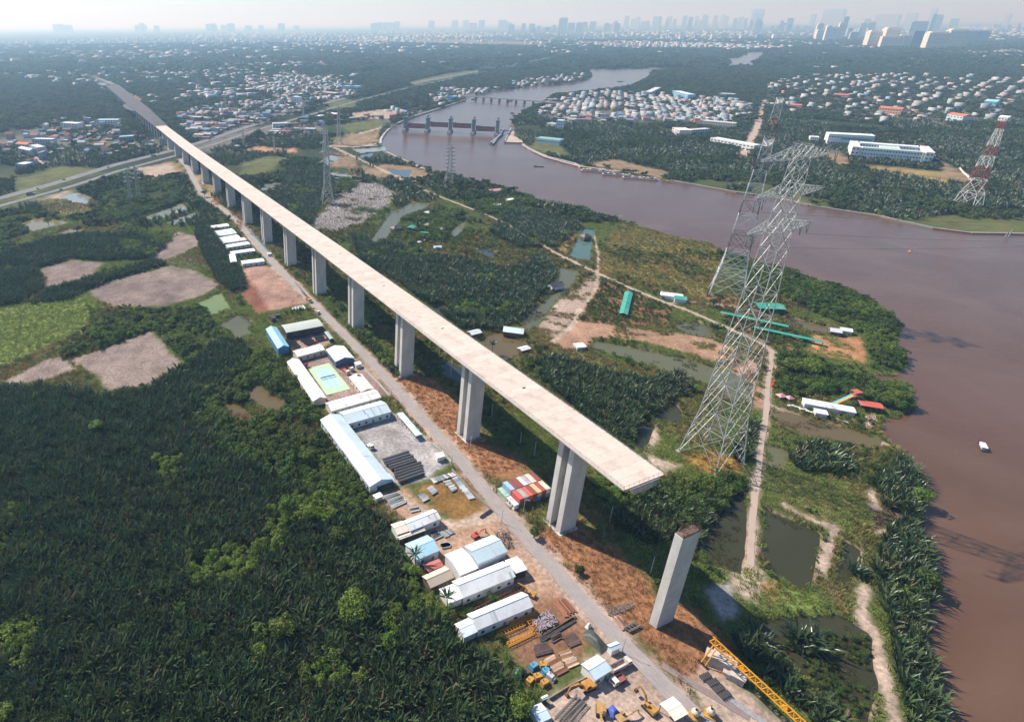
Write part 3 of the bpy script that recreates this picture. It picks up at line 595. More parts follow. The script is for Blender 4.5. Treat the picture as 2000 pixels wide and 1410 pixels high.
def scatter(name, P, srcs, scl, zs=0.0, label=None, cat=None, tilt=.08, seed=3, zscl=None):
    """one object that stands a plant on each point (geometry nodes)"""
    rng = np.random.default_rng(seed); n = len(P)
    me = bpy.data.meshes.new(name); me.vertices.add(n); me.vertices.foreach_set('co', np.column_stack([P, np.full(n, zs)]).astype(np.float32).ravel())
    a = me.attributes.new('rot', 'FLOAT_VECTOR', 'POINT'); a.data.foreach_set('vector', np.column_stack([rng.normal(0, tilt, n), rng.normal(0, tilt, n), rng.uniform(0, 6.283, n)]).astype(np.float32).ravel())
    s = np.asarray(scl, float) * rng.uniform(.72, 1.28, n); z_ = s * rng.uniform(.8, 1.2, n) if zscl is None else s * zscl
    a = me.attributes.new('scl', 'FLOAT_VECTOR', 'POINT'); a.data.foreach_set('vector', np.column_stack([s, s, z_]).astype(np.float32).ravel())
    a = me.attributes.new('pick', 'INT', 'POINT'); a.data.foreach_set('value', rng.integers(0, len(srcs), n).astype(np.int32))
    o = new_obj(name, me); tag(o, label, cat, kind='stuff')
    ng = bpy.data.node_groups.new(name, 'GeometryNodeTree'); ng.interface.new_socket('Geometry', in_out='INPUT', socket_type='NodeSocketGeometry'); ng.interface.new_socket('Geometry', in_out='OUTPUT', socket_type='NodeSocketGeometry')
    N, L = ng.nodes, ng.links; gi = N.new('NodeGroupInput'); go = N.new('NodeGroupOutput'); jn = N.new('GeometryNodeJoinGeometry')
    def attr(nm, ty):
        q = N.new('GeometryNodeInputNamedAttribute'); q.data_type = ty; q.inputs[0].default_value = nm; return q.outputs[0]
    rot, sc_, pk = attr('rot', 'FLOAT_VECTOR'), attr('scl', 'FLOAT_VECTOR'), attr('pick', 'INT')
    e2r = N.new('FunctionNodeEulerToRotation'); L.new(rot, e2r.inputs[0])
    for k, src in enumerate(srcs):
        oi = N.new('GeometryNodeObjectInfo'); oi.inputs['Object'].default_value = src; oi.inputs['As Instance'].default_value = True
        cp = N.new('FunctionNodeCompare'); cp.data_type = 'INT'; cp.operation = 'EQUAL'; L.new(pk, cp.inputs[2]); cp.inputs[3].default_value = k
        ip = N.new('GeometryNodeInstanceOnPoints'); L.new(gi.outputs[0], ip.inputs['Points']); L.new(cp.outputs[0], ip.inputs['Selection']); L.new(oi.outputs['Geometry'], ip.inputs['Instance']); L.new(e2r.outputs[0], ip.inputs['Rotation']); L.new(sc_, ip.inputs['Scale'])
        L.new(ip.outputs[0], jn.inputs[0])
    L.new(jn.outputs[0], go.inputs[0]); md = o.modifiers.new('scatter', 'NODES'); md.node_group = ng
    return o

def grid_pts(poly, sp, seed, jit=.9):
    rng = np.random.default_rng(seed); lo, hi = poly.min(0), poly.max(0)
    x, y = np.meshgrid(np.arange(lo[0], hi[0], sp), np.arange(lo[1], hi[1], sp)); P = np.stack([x.ravel(), y.ravel()], 1); P = P + rng.uniform(-.5, .5, P.shape) * sp * jit
    return P[inside(P, poly)]
def in_frame(P, pad=.06):
    """keep what lies in or near the view cone (a margin on both sides)"""
    q = P[:, 1] * math.cos(PITCH) + HC * math.sin(PITCH); u = P[:, 0] / q
    lo = -PX / F_PX - pad * 3; hi = (2000 - PX) / F_PX + pad * 3
    return (u > lo) & (u < hi) & (P[:, 1] > 95)
def clear(P, m=1.0, yards=True, water=True):
    ok = np.ones(len(P), bool)
    if water: ok &= water_sd(P, m + 6) < -m - 1.2
    ok &= pdist(P, ACCESS, 14) > 5 + m; ok &= pdist(P, HWY1, 30) > 11 + m; ok &= pdist(P, HWY2, 40) > np.where(P[:, 1] > 500, 26, 6) + m; ok &= pdist(P, FARM, 8) > 2.2 + m
    for l, w in PATHS: ok &= pdist(P, l, w + m + 4) > w * .45 + m
    for f in FOOT: ok &= sdist(P, f, m + 3) < -m
    if yards:
        for f in YARDS: ok &= sdist(P, f, m + 3) < -m
    return ok
def covered(P, keys, m=0.0):
    r = np.zeros(len(P), bool)
    for p, k, s in COVER:
        if k in keys: r |= sdist(P, p, 8) > m
    return r
rg = np.random.default_rng(21)
S_nipa = [source('nipa_source', frond_clump(rg, 10, 4.4, 6.8, .44, 32, 5), M_nipa) for _ in range(8)] + [source('dry_nipa_source', frond_clump(rg, 8, 4, 6, .38, 55, 5), M_nipad)]
S_bush = []
for k in range(5):
    lobes = [(rg.normal(0, 1.1), rg.normal(0, 1.1), 1.6 + rg.uniform(0, 2.0), rg.uniform(1.1, 1.9)) for _ in range(7)]
    S_bush.append(source('bush_source', leaf_cloud(rg, lobes, 420, .36, .85), M_leaf))
S_bush2 = []
for k in range(3):
    lobes = [(rg.normal(0, 1.3), rg.normal(0, 1.3), 2.2 + rg.uniform(0, 3.0), rg.uniform(1.2, 2.0)) for _ in range(9)]
    S_bush2.append(source('bright_bush_source', leaf_cloud(rg, lobes, 520, .36, .9), M_leaf2))
S_far = []
for k in range(4):
    lobes = [(rg.normal(0, 2.2), rg.normal(0, 2.2), 2.0 + rg.uniform(0, 3.2), rg.uniform(1.6, 2.6)) for _ in range(7)]
    S_far.append(source('canopy_source', leaf_cloud(rg, lobes, 200, .85, .85), M_far))
S_patch = []
for k in range(3):
    lobes = [(rg.uniform(-20, 20), rg.uniform(-20, 20), 1.5 + rg.uniform(0, 4.5), rg.uniform(3, 6)) for _ in range(40)]
    S_patch.append(source('canopy_patch_source', leaf_cloud(rg, lobes, 700, 2.0, .7), M_far))
S_reed = [source('reed_source', tuft(rg, 34, 1.5, 1.7, .10), M_reed) for _ in range(3)]
S_mead = [source('meadow_source', tuft(rg, 40, 1.5, 1.1, .09), M_mead) for _ in range(3)]
S_dry = [source('dry_grass_source', tuft(rg, 36, 1.4, .8, .09), M_dryb) for _ in range(3)]
S_dead = [source('dead_frond_source', frond_clump(rg, 7, 2, 4.5, .22, 75), M_dead) for _ in range(3)]

P = np.vstack([grid_pts(p, 2.15, 40 + i) for i, p in enumerate(FOREST_NEAR)]); P = P[in_frame(P)]; P = P[clear(P, .8)]
g = fbm(P, 30, 31); P1 = P[g < .70]; P2 = P[g >= .70]
scatter('nipa_palm_stand', P1, S_nipa, .45 + .7 * fbm(P1, 16, 33), label='dark green nipa palm thickets covering the wet ground', cat='palm thicket', seed=4)
scatter('bright_scrub', P2[::3], S_bush2, .5 + .4 * fbm(P2[::3], 9, 34), label='bright yellow green bushes showing among the palms', cat='scrub', seed=25)
Pb = np.vstack([grid_pts(p, 3.0, 80 + i) for i, p in enumerate(BUSHES)]); Pb = Pb[in_frame(Pb)]; Pb = Pb[clear(Pb, .8)]; _gb = fbm(Pb, 17, 36); Pb = Pb[(_gb > .42) | (Pb[:, 0] > 150)]; _y = np.random.default_rng(3).random(len(Pb)) < np.clip((fbm(Pb, 26, 38) - .42) * 3, 0, .7)
scatter('light_scrub', Pb[_y], S_bush2, .42 + .4 * fbm(Pb[_y], 18, 35), label='light yellow green scrub between palms and sheds', cat='scrub', seed=26); Pb = Pb[~_y]
scatter('mangrove_thicket', Pb, S_bush, .55 + .6 * fbm(Pb, 18, 35), label='mid green leafy mangrove scrub between the palms and ponds', cat='scrub', seed=5)
box = np.array([[-260, 95], [520, 95], [520, 760], [-420, 760]])
Ps = grid_pts(box, 4.6, 91); Ps = Ps[in_frame(Ps)]; Ps = Ps[clear(Ps, 1.0)]
dens = fbm(Ps, 38, 37); Ps = Ps[(dens > .53) & ~covered(Ps, ('mud', 'mud2', 'mudgreen', 'meadow', 'dry', 'earth', 'earth2', 'sand', 'deadreed', 'path', 'concrete', 'brick', 'gravel', 'paving', 'yard'), -2) & ((dens > .565) | ~covered(Ps, ('reed',), -2))]
scatter('scattered_shrubs', Ps, S_bush, .28 + .45 * fbm(Ps, 12, 39), label='low green shrubs dotted over the open ground', cat='shrubs', seed=6)
Pg = grid_pts(box, 2.5, 95); Pg = Pg[in_frame(Pg)]; Pg = Pg[clear(Pg, .3)]
open_ = ~covered(Pg, ('mud', 'mud2', 'earth', 'earth2', 'sand', 'path', 'concrete', 'brick', 'gravel', 'paving', 'yard', 'dirt', 'yardred', 'yardsoil', 'orange', 'deadreed', 'garden'), -1) | ((fbm(Pg, 12, 53) > .58) & covered(Pg, ('earth', 'earth2', 'sand', 'dirt', 'garden', 'deadreed', 'path', 'yardsoil'), -1))
for p in FOREST_NEAR: open_ &= sdist(Pg, p, 4) < 1
Pg = Pg[open_]; isd = covered(Pg, ('dry', 'drygrass', 'tangrass', 'yellowgrass'), -1); ism = covered(Pg, ('meadow', 'tangreen'), -1) | ((fbm(Pg, 45, 7) < .46) & ~isd & ~covered(Pg, ('reed',), 0))
scatter('reed_grass', Pg[~isd & ~ism], S_reed, .7 + .4 * fbm(Pg[~isd & ~ism], 15, 41), label='olive and straw coloured reed grass on open ground', cat='grass', seed=7)
scatter('meadow_grass', Pg[ism], S_mead, .9, label='fresh green meadow grass', cat='grass', seed=8)
scatter('dry_grass', Pg[isd], S_dry, .8, label='rust brown dry grass beside the access road', cat='grass', seed=9)
Pd = np.vstack([grid_pts(p, 3.0, 97) for p, k, s in COVER if k == 'deadreed']); scatter('dead_palm_fronds', Pd, S_dead, .45, label='grey dead palm fronds on the cleared plot', cat='dead fronds', seed=10)
Pe = np.vstack([grid_pts(p, 2.5, 98) for p, k, s in COVER if k == 'garden']); Pe = Pe[clear(Pe, .6)]; scatter('orchard_bushes', Pe[fbm(Pe, 6, 3) > .42], S_bush, .38, label='small dark orchard bushes in planted rows', cat='bushes', seed=12)
OPENFAR = ('sandy', 'tanearth', 'orange', 'fartan', 'farplain', 'grassfar', 'tangrass', 'meadow')
def far_points(y0, y1, sp, seed, vill):
    x0, x1 = -y1 * .75 - 100, y1 * 1.3 + 300; P = grid_pts(np.array([[x0, y0], [x1, y0], [x1, y1], [x0, y1]]), sp, seed)
    P = P[in_frame(P, .04)]; P = P[clear(P, 2.5, False)]; P = P[~covered(P, OPENFAR, -3)]
    keep = np.ones(len(P), bool); rr = np.random.default_rng(seed).random(len(P))
    for p, n in VILLAGES: keep &= (sdist(P, p, 10) < 0) | (rr < (vill * 3.0 if n in ('villas', 'left', 'middle', 'works') else vill * 1.3))
    gaps = fbm(P, 130, 51); keep &= ~((gaps > .60) & (P[:, 1] < 1500)); return P[keep]
Pf = far_points(640, 1350, 6.2, 61, .16); ok = np.ones(len(Pf), bool)
for p in FOREST_NEAR + BUSHES: ok &= sdist(Pf, p, 4) < -1
for p, k, s in COVER:
    if k in ('deadreed', 'reed'): ok &= sdist(Pf, p, 4) < 0
Pf = Pf[ok]
# the far bank is nipa and mangrove mixed
fb = fbm(Pf, 60, 63) > .5
scatter('far_mangrove_wood', Pf[fb], S_far, .62 + .5 * fbm(Pf[fb], 40, 65), label='dark mangrove wood on both river banks', cat='wood', seed=13)
scatter('far_nipa_stand', Pf[~fb], S_nipa, .95 + .4 * fbm(Pf[~fb], 40, 67), label='dark nipa palm stands on the far river bank', cat='palm thicket', seed=14)
Pf = far_points(1350, 2900, 11, 62, .12); scatter('distant_wood', Pf, S_far, 1.05 + .8 * fbm(Pf, 80, 68), label='wide dark green wood toward the horizon', cat='wood', seed=15, zscl=.8)
Pf = far_points(2900, 7500, 42, 64, .1); scatter('horizon_wood', Pf, S_patch, 1.05 + .5 * fbm(Pf, 300, 69), label='hazy blue green wood near the horizon', cat='wood', seed=16)
Pw = grid_pts(box, 1.9, 111); Pw = Pw[in_frame(Pw)]; _ws = water_sd(Pw, 8) + (fbm(Pw, 14, 3) - .5) * 3.5; Pw = Pw[(_ws > -4.2) & (_ws < -1.0) & (fbm(Pw, 11, 44) > .44)]; Pw = Pw[clear(Pw, .2, True, False)]
kb = np.random.default_rng(2).random(len(Pw)) < .4
scatter('shore_reeds', Pw[~kb], S_mead, .8, zs=-.35, label='green reeds fringing the ponds and dikes', cat='reeds', seed=17); scatter('shore_bushes', Pw[kb], S_bush, .26, zs=-.3, label='small dark bushes fringing the water', cat='bushes', seed=18)
Pw = np.vstack([grid_pts(p, 1.7, 120 + i) for i, (p, k) in enumerate(PONDS) if k in ('dkgreen', 'brown', 'olive', 'dark')]); Pw = Pw[in_frame(Pw)]; Pw = Pw[(fbm(Pw, 13, 46) > .585) & (Pw[:, 1] < 420)]
S_weed = [source('weed_source', tuft(rg, 40, 1.3, .35, .12), mat('water_weed', (.085, .075, .030), .8, .6, .3, coords='World', rand=.5, transl=.2, col2=(.045, .06, .02))) for _ in range(2)]
scatter('water_weed', Pw, S_weed, .9, zs=WATER_Z, label='brown and green weed growing in the ponds', cat='weed', seed=19)
P25 = grid_pts(PONDS[24][0], 2.3, 130); P25 = P25[(fbm(P25, 16, 48) > .54) & in_frame(P25)]; scatter('marsh_scrub', P25, S_bush, .36, zs=WATER_Z, label='dark marsh scrub standing in the lower right pond', cat='scrub', seed=20)
print('veg', len(P1), len(Pb), len(Ps), len(Pg))
# ------------------------------------------------------------------ the viaduct
M_deck = mat('deck_concrete', (.64, .52, .455), .9, .95, .085, coords='World', col2=(.36, .295, .26), bump=.02)
M_conc = mat('pier_concrete', (.57, .55, .52), .9, .7, .22, coords='World', col2=(.38, .36, .34), bump=.03, stretch=(1, 1, .35))
M_girder = mat('bare_girder', (.075, .07, .075), .95, .7, .06, coords='World', col2=(.13, .12, .12)); M_steel = mat('rusty_bar', (.12, .055, .035), .9, .5, 2.0); M_hole = mat('dark_opening', (.015, .014, .013), 1.0)
M_rail = mat('site_railing', (.16, .15, .14), .7)
via = thing('viaduct', 'long unfinished concrete viaduct on tall piers ending in mid air', 'bridge', bridge(0))
def loc(s, o, z): return bridge(s, o, z) - B0
PROF = [(-10.1, 0), (10.1, 0), (10.1, -.38), (5.4, -.95), (4.5, -3.7), (-4.5, -3.7), (-5.4, -.95), (-10.1, -.38)]
SEGL = [-33.0] + [SPAN * (k + .5) for k in range(15)] + [1068.0]
M_seg = cmat('deck_segment_concrete', .9, .9, .11, .2, dirt=(.33, .27, .24))
rs_ = random.Random(12); DS = list(np.arange(-33.0, 1068, 4.66)); DS[-1] = 1068.0
for a, b_ in zip(DS[:-1], DS[1:]):      # match-cast deck segments, each a piece of its own
    mb = MB(); j = .02; A = [loc(a + j, x, deck_z(a) + z) for x, z in PROF]; Bq = [loc(b_ - j, x, deck_z(b_) + z) for x, z in PROF]; m = len(PROF); og = A[0].copy()
    for k in range(m): mb.quad(A[k] - og, Bq[k] - og, Bq[(k + 1) % m] - og, A[(k + 1) % m] - og)
    mb.poly([p - og for p in A]); mb.poly([p - og for p in Bq[::-1]]); o = mb.build('deck_segment', M_seg, via, og); fc_ = rs_.uniform(.94, 1.04) * (1 if rs_.random() > .1 else .9); o.color = (.57 * fc_, .475 * fc_, .41 * fc_, 1)
for s0, s1 in zip(SEGL[:-1], SEGL[1:]):
    n = 8; ss = np.linspace(s0 + .02, s1 - .02, n + 1)
    for o in (-9.95, 9.95):           # low edge upstand
        mb = MB()
        for i in range(n):
            a, b_ = ss[i], ss[i + 1]
            for (x0, z0), (x1, z1) in (((-.12, 0), (-.12, .34)), ((-.12, .34), (.12, .34)), ((.12, .34), (.12, 0))):
                mb.quad(loc(a, o + x0, deck_z(a) + z0), loc(b_, o + x0, deck_z(b_) + z0), loc(b_, o + x1, deck_z(b_) + z1), loc(a, o + x1, deck_z(a) + z1))
        mb.build('edge_kerb', M_conc, via)
for s, o in ((35.8, 2.5), (104, 2.7), (173.5, 2.8), (243.7, 3.2), (313, 3), (383, 3)):
    z = deck_z(s) + .006; mb = MB(); mb.quad(loc(s - .6, o - .9, z), loc(s - .6, o + .9, z), loc(s + .6, o + .9, z), loc(s + .6, o - .9, z)); mb.build('access_opening', M_hole, via)
for o in (-9.7, 9.7):                 # site railing along the newest spans
    mb = MB()
    for s in np.arange(-32.5, 140, 3.0): mb.beam(loc(s, o, deck_z(s) + .3), loc(s, o, deck_z(s) + 1.35), .07)
    for h in (.85, 1.35): mb.beam(loc(-32.5, o, deck_z(-32.5) + h), loc(0, o, deck_z(0) + h), .05); mb.beam(loc(0, o, deck_z(0) + h), loc(138, o, deck_z(138) + h), .05)
    mb.build('railing', M_rail, via)
mb = MB()
for o in np.arange(-9.6, 9.7, 2.4): mb.beam(loc(-32.6, o, deck_z(-32.6)), loc(-32.6, o, deck_z(-32.6) + 1.3), .07)
for h in (.7, 1.3): mb.beam(loc(-32.6, -9.6, deck_z(-33) + h), loc(-32.6, 9.6, deck_z(-33) + h), .05)
mb.build('railing', M_rail, via)
mb = MB()                              # formwork hanging under the free end
for o in np.arange(-7.5, 7.6, 1.5): mb.beam(loc(-33.3, o, deck_z(-33) - .4), loc(-33.3, o * .62, deck_z(-33) - 3.6), .16)
for h, wd in ((-.5, 7.5), (-2.0, 6.0), (-3.5, 4.7)): mb.beam(loc(-33.35, -wd, deck_z(-33) + h), loc(-33.35, wd, deck_z(-33) + h), .14)
mb.build('end_formwork', M_conc, via)
def leaf(mb, s, top, wd=8.6, th=2.6, lift=4.4, z0=-.5):
    z = z0
    while z < top - .3:
        z1 = min(z + lift, top); z1 = top if top - z1 < 1.2 else z1
        prof = [(-wd / 2, -th / 2), (wd / 2, -th / 2), (wd / 2, th / 2), (-wd / 2, th / 2)]
        def ring(zz, g): return [loc(s + y * (1 - g / th * 2), x * (1 - g / wd * 2), zz) for x, y in prof]
        a, b_, c = ring(z, 0), ring(z1 - .12, 0), ring(z1 - .12, .07); d_ = ring(z1, .07)
        for lo, hi in ((a, b_), (b_, c), (c, d_)):
            for k in range(4): mb.quad(lo[k], lo[(k + 1) % 4], hi[(k + 1) % 4], hi[k])
        z = z1
    mb.poly(ring(top, 0))
PIER_S = [SPAN * k for k in range(15)] + [1030]
for s in PIER_S:
    mb = MB(); o6 = 6.2
    c = [loc(s + sy * 5.4, sx * 5.2, 0) for sx, sy in ((-1, -1), (1, -1), (1, 1), (-1, 1))]; h = Vector((0, 0, .08)); dn = Vector((0, 0, -1.2))
    for k in range(4): mb.quad(c[k] + dn, c[(k + 1) % 4] + dn, c[(k + 1) % 4] + h, c[k] + h)
    mb.poly([p + h for p in c]); pier = mb.build('pier', M_conc, via); pier['label'] = 'twin wall concrete pier'
    for ds in (-3.0, 3.0): mb = MB(); leaf(mb, s + ds, deck_z(s) - 3.55); mb.build('column', M_conc, pier)
# the older approach: dark unpaved girder decks
def odk(s): return -10.1, float(np.interp(s, [1068, 1430, 2200], [12.5, 27, 32]))
ss = np.arange(1068, 2201, 38)
for a, b_ in zip(ss[:-1], ss[1:]):
    mb = MB(); za, zb = deck_z(a), deck_z(b_); la, ra = odk(a); lb, rb = odk(b_); n = max(int((ra - la) / 2.7), 8)
    for k in range(n):
        xa0, xa1 = la + (ra - la) * k / n, la + (ra - la) * (k + .86) / n; xb0, xb1 = lb + (rb - lb) * k / n, lb + (rb - lb) * (k + .86) / n
        T = [loc(a + .6, xa0, za), loc(a + .6, xa1, za), loc(b_ - .6, xb1, zb), loc(b_ - .6, xb0, zb)]; D = [p - Vector((0, 0, 1.7)) for p in T]
        mb.poly(T)
        for q in range(4): mb.quad(D[q], D[(q + 1) % 4], T[(q + 1) % 4], T[q])
    mb.build('girder_span', M_girder, via)
    mb = MB(); z = za - 1.75
    for x0 in np.arange(la + 2, ra - 1, 9): mb.beam(loc(a, x0, -.5), loc(a, x0, z - 1.2), 1.6, n=8)
    M_ = Matrix.Translation(loc(a, 0, 0)) @ Matrix.Rotation(-BAZ, 4, 'Z'); mb.box(la + .5, ra - .5, -1, 1, z - 1.4, z - .02, M_); mb.build('pier_bent', M_conc, via)
mb = MB()                               # stub of a slip ramp on the left of the old decks
for a, b_, w0, w1 in ((1380, 1440, 4, 13), (1440, 1500, 13, 13), (1500, 1545, 13, 6)):
    T = [loc(a, -10.6 - w0, deck_z(a) - .6), loc(a, -10.6, deck_z(a) - .6), loc(b_, -10.6, deck_z(b_) - .6), loc(b_, -10.6 - w1, deck_z(b_) - .6)]; D = [p - Vector((0, 0, 1.5)) for p in T]; mb.poly(T)
    for q in range(4): mb.quad(D[q], D[(q + 1) % 4], T[(q + 1) % 4], T[q])
mb.build('slip_ramp', M_girder, via)
# earth embankment that carries the line on
em_ = np.array([tuple(bridge(2195, 16)[:2])] + [tuple(at(u, v, z)[:2]) for u, v, z in ((190, 152.5, 10), (165, 146.5, 7), (135, 141, 5), (105, 137, 4), (60, 133.5, 3), (0, 131, 2))]); Pm = resample(em_, 40); zz = np.interp(np.arange(len(Pm)), [0, len(Pm) * .35, len(Pm)], [14, 7, 2])
V1, F1 = ribbon(Pm, -12, 12, zz); V2, F2 = ribbon(Pm, -22, 22, -.2); n = len(Pm); i = np.arange(n - 1); V = np.vstack([V1, V2]); Fs = np.vstack([F1[:, ::-1], np.stack([i, i + 1, i + 1 + 2 * n, i + 2 * n], 1), np.stack([i + n + 1, i + n, i + 3 * n, i + 3 * n + 1], 1)])
tag(new_obj('expressway_embankment', np_mesh('expressway_embankment', V, Fs, mat('embankment_earth', (.17, .145, .125), .95, .6, .02, coords='World', col2=(.10, .095, .085)))), kind='structure')
# lone pier still waiting for its deck
cC = Vector((111.8, 150.8, 0)) + BT * 4.3 + BD * 1.5; sC = (cC - B0).dot(BD); oC = (cC - B0).dot(BT)
lp = thing('unfinished_pier', 'lone rectangular concrete pier with rusty bars on top, no deck on it', 'pier', bridge(0))
mb = MB(); leaf(mb, 0, 43.6, 8.6, 3.0)
pc = mb.build('column', M_conc, lp); pc.location = BD * sC + BT * oC
mb = MB(); M_ = Matrix.Translation(loc(sC, oC, 43.6)) @ Matrix.Rotation(-BAZ, 4, 'Z'); mb.box(-4.1, 4.1, -1.35, 1.35, 0, .5, M_); mb.build('rough_head', mat('raw_concrete', (.20, .13, .10), .95, .6, .8), lp)
mb = MB(); rr = random.Random(4)
for k in range(90):
    x, y = rr.uniform(-4, 4), rr.choice((-1.3, 1.3, rr.uniform(-1.3, 1.3))); p = M_ @ Vector((x, y, .4)); q = p + Vector((rr.uniform(-.7, .9), rr.uniform(-.6, .6), rr.uniform(.9, 2.2))); mb.beam(p, q, .07, n=3)
rb = mb.build('starter_bars', M_steel, lp); rb['kind'] = 'stuff'
# ------------------------------------------------------------------ power pylons
M_galv = mat('galvanised_steel', (.42, .44, .43), .5, .5, .4, metal=.25, spec=.4, coords='World', col2=(.28, .29, .28)); M_red = mat('red_pylon_paint', (.30, .05, .042), .6, .4, .5, coords='World', col2=(.20, .05, .04)); M_white = mat('white_pylon_paint', (.66, .66, .64), .6, .3, .5, coords='World', col2=(.5, .48, .45)); M_ins = mat('insulator_glass', (.20, .24, .23), .3, spec=.6); M_foot = mat('pylon_footing', (.4, .38, .35), .9, .4, 1.0)
M_rust = mat('weathered_red_steel', (.20, .115, .10), .7, .5, .4, coords='World', col2=(.30, .26, .25))
def pylon(name, label, base, prof, npan, yaw, arms, wl, wb, mats, band=None, dense=0, ins=True, group=None):
    """square lattice tower. prof [(z, width)], arms [(z, half length, depth)], band(z) -> material index"""
    t = thing(name, label, 'pylon', base, yaw, group); H = prof[-1][0]; band = band or (lambda z: 0)
    wid = lambda z: float(np.interp(z, [p[0] for p in prof], [p[1] for p in prof])) / 2
    cor = lambda k, z: Vector(((-1, 1, 1, -1)[k] * wid(z), (-1, -1, 1, 1)[k] * wid(z), z))
    zs = [0.0]; r = .90; h0 = H * (1 - r) / (1 - r ** npan)
    for i in range(npan): zs.append(zs[-1] + h0 * r ** i)
    cuts = sorted(set(zs + [p[0] for p in prof]))
    for k in range(4):
        mb = MB()
        for a, b_ in zip(cuts[:-1], cuts[1:]): mb.cur = band((a + b_) / 2); mb.beam(cor(k, a), cor(k, b_), wl * (1 - .5 * a / H), wl * (1 - .5 * b_ / H))
        lg = mb.build('leg', mats, t); f = MB(); c = cor(k, 0); f.box(c.x - 1, c.x + 1, c.y - 1, c.y + 1, -.6, .5); f.build('footing', M_foot, lg)
    for k in range(4):
        mb = MB(); j = (k + 1) % 4
        for i, (a, b_) in enumerate(zip(zs[:-1], zs[1:])):
            mb.cur = band((a + b_) / 2); A0, A1, B0_, B1 = cor(k, a), cor(j, a), cor(k, b_), cor(j, b_); w = wb * (1 - .4 * a / H)
            mb.beam(A0, B1, w); mb.beam(A1, B0_, w); mb.beam(B0_, B1, w)
            if i < dense:
                X = (A0 + A1 + B0_ + B1) / 4
                for p, q in ((A0, B0_), (A1, B1)):
                    m = (p + q) / 2; mb.beam(m, (p + X) / 2, w * .7); mb.beam(m, (q + X) / 2, w * .7); mb.beam(m, X, w * .7); mb.beam((p + m) / 2, (p * 3 + X) / 4, w * .6); mb.beam((q + m) / 2, (q * 3 + X) / 4, w * .6)
                m = (B0_ + B1) / 2; mb.beam(m, (B0_ + X) / 2, w * .7); mb.beam(m, (B1 + X) / 2, w * .7); m = (A0 + A1) / 2
                if i: mb.beam(m, (A0 + X) / 2, w * .7); mb.beam(m, (A1 + X) / 2, w * .7)
        o = mb.build('face_bracing', mats, t); o['kind'] = 'stuff'
    if dense:
        mb = MB()
        for z in zs[1:dense + 2]: mb.cur = band(z); mb.beam(cor(0, z), cor(2, z), wb * .7); mb.beam(cor(1, z), cor(3, z), wb * .7)
        o = mb.build('plan_bracing', mats, t); o['kind'] = 'stuff'
    for z, hl, dp in arms:
        for sx in (-1, 1):
            mb = MB(); mb.cur = band(z); w0 = wid(z); tip = Vector((sx * hl, 0, z + dp * .15)); ch = [(Vector((sx * w0, sy * w0, z + dz)), tip + Vector((0, sy * .5, dz * .12))) for sy in (-1, 1) for dz in (0, dp)]
            for p, q in ch: mb.beam(p, q, wb * .95)
            n = max(3, int(hl / 3.2))
            for i in range(n):
                f0, f1 = i / n, (i + 1) / n; P = [[p.lerp(q, f) for p, q in ch] for f in (f0, f1)]
                for a, b_ in ((0, 1), (2, 3), (0, 2), (1, 3)):
                    mb.beam(P[0][a], P[1][b_] if i % 2 else P[1][a], wb * .5); mb.beam(P[0][b_] if i % 2 else P[0][a], P[1][a] if i % 2 else P[1][b_], wb * .55); mb.beam(P[1][a], P[1][b_], wb * .5)
            o = mb.build('crossarm', mats, t)
            if ins:
                for fx in (.72, 1.0):
                    m2 = MB(); p = Vector((sx * (w0 + (hl - w0) * fx), 0, z + .1)); e = p + Vector((0, 0, -4.6)); m2.tube(p + Vector((sx * -1.6, 0, 0)), e, .17, 6); m2.tube(p, e, .17, 6); m2.build('insulator', M_ins, o)
    return t
bandmain = lambda z: 0
MAIN_C = (183.8, 245.7, 0.0)
pylon('lattice_pylon', 'tallest galvanised lattice pylon with three pairs of crossarms, nearest the camera', MAIN_C, [(0, 20.6), (27, 14.6), (118, 6.8), (155, 4.4)], 15, R(24), [(119.5, 20, 4.2), (134.5, 21.5, 4.2), (149.5, 24, 4.6)], .45, .21, [M_galv], dense=4)
b2 = lambda z: 0 if z < 40 else (1 if int(z / 13.5) % 2 else 2)
pylon('lattice_pylon', 'tall lattice pylon with weathered red and white bands, behind the nearest pylon', (306.7, 446.4, 0), [(0, 24), (30, 16), (110, 7), (158, 3.6)], 17, R(58), [(118, 9, 3.4), (133, 9, 3.4), (147, 8, 3.0)], .54, .27, [M_white, M_rust, M_white], b2, dense=3)
bw = lambda z: int(z / 12.0) % 2
pylon('lattice_pylon', 'red and white banded lattice pylon in the wood across the river', (730, 693, 0), [(0, 20), (30, 12), (96, 4)], 8, R(20), [], .62, .36, [M_white, M_red], bw, dense=0)
pylon('lattice_pylon', 'grey pylon with many short crossarms on the near river bank', (143.4, 820.2, 0), [(0, 12), (16, 6), (54, 2.6)], 9, R(5), [(18 + 5 * k, 8.0 - .25 * k, 1.4) for k in range(7)], .5, .32, [M_galv], ins=False)
pylon('lattice_pylon', 'grey pylon in the palms just right of the viaduct, before the cleared plot', (-19.2, 728.6, 0), [(0, 15), (22, 8), (86, 3)], 10, R(12), [(50, 9, 2.2), (61, 9, 2.2), (72, 8, 2.2)], .6, .38, [M_galv], ins=False)
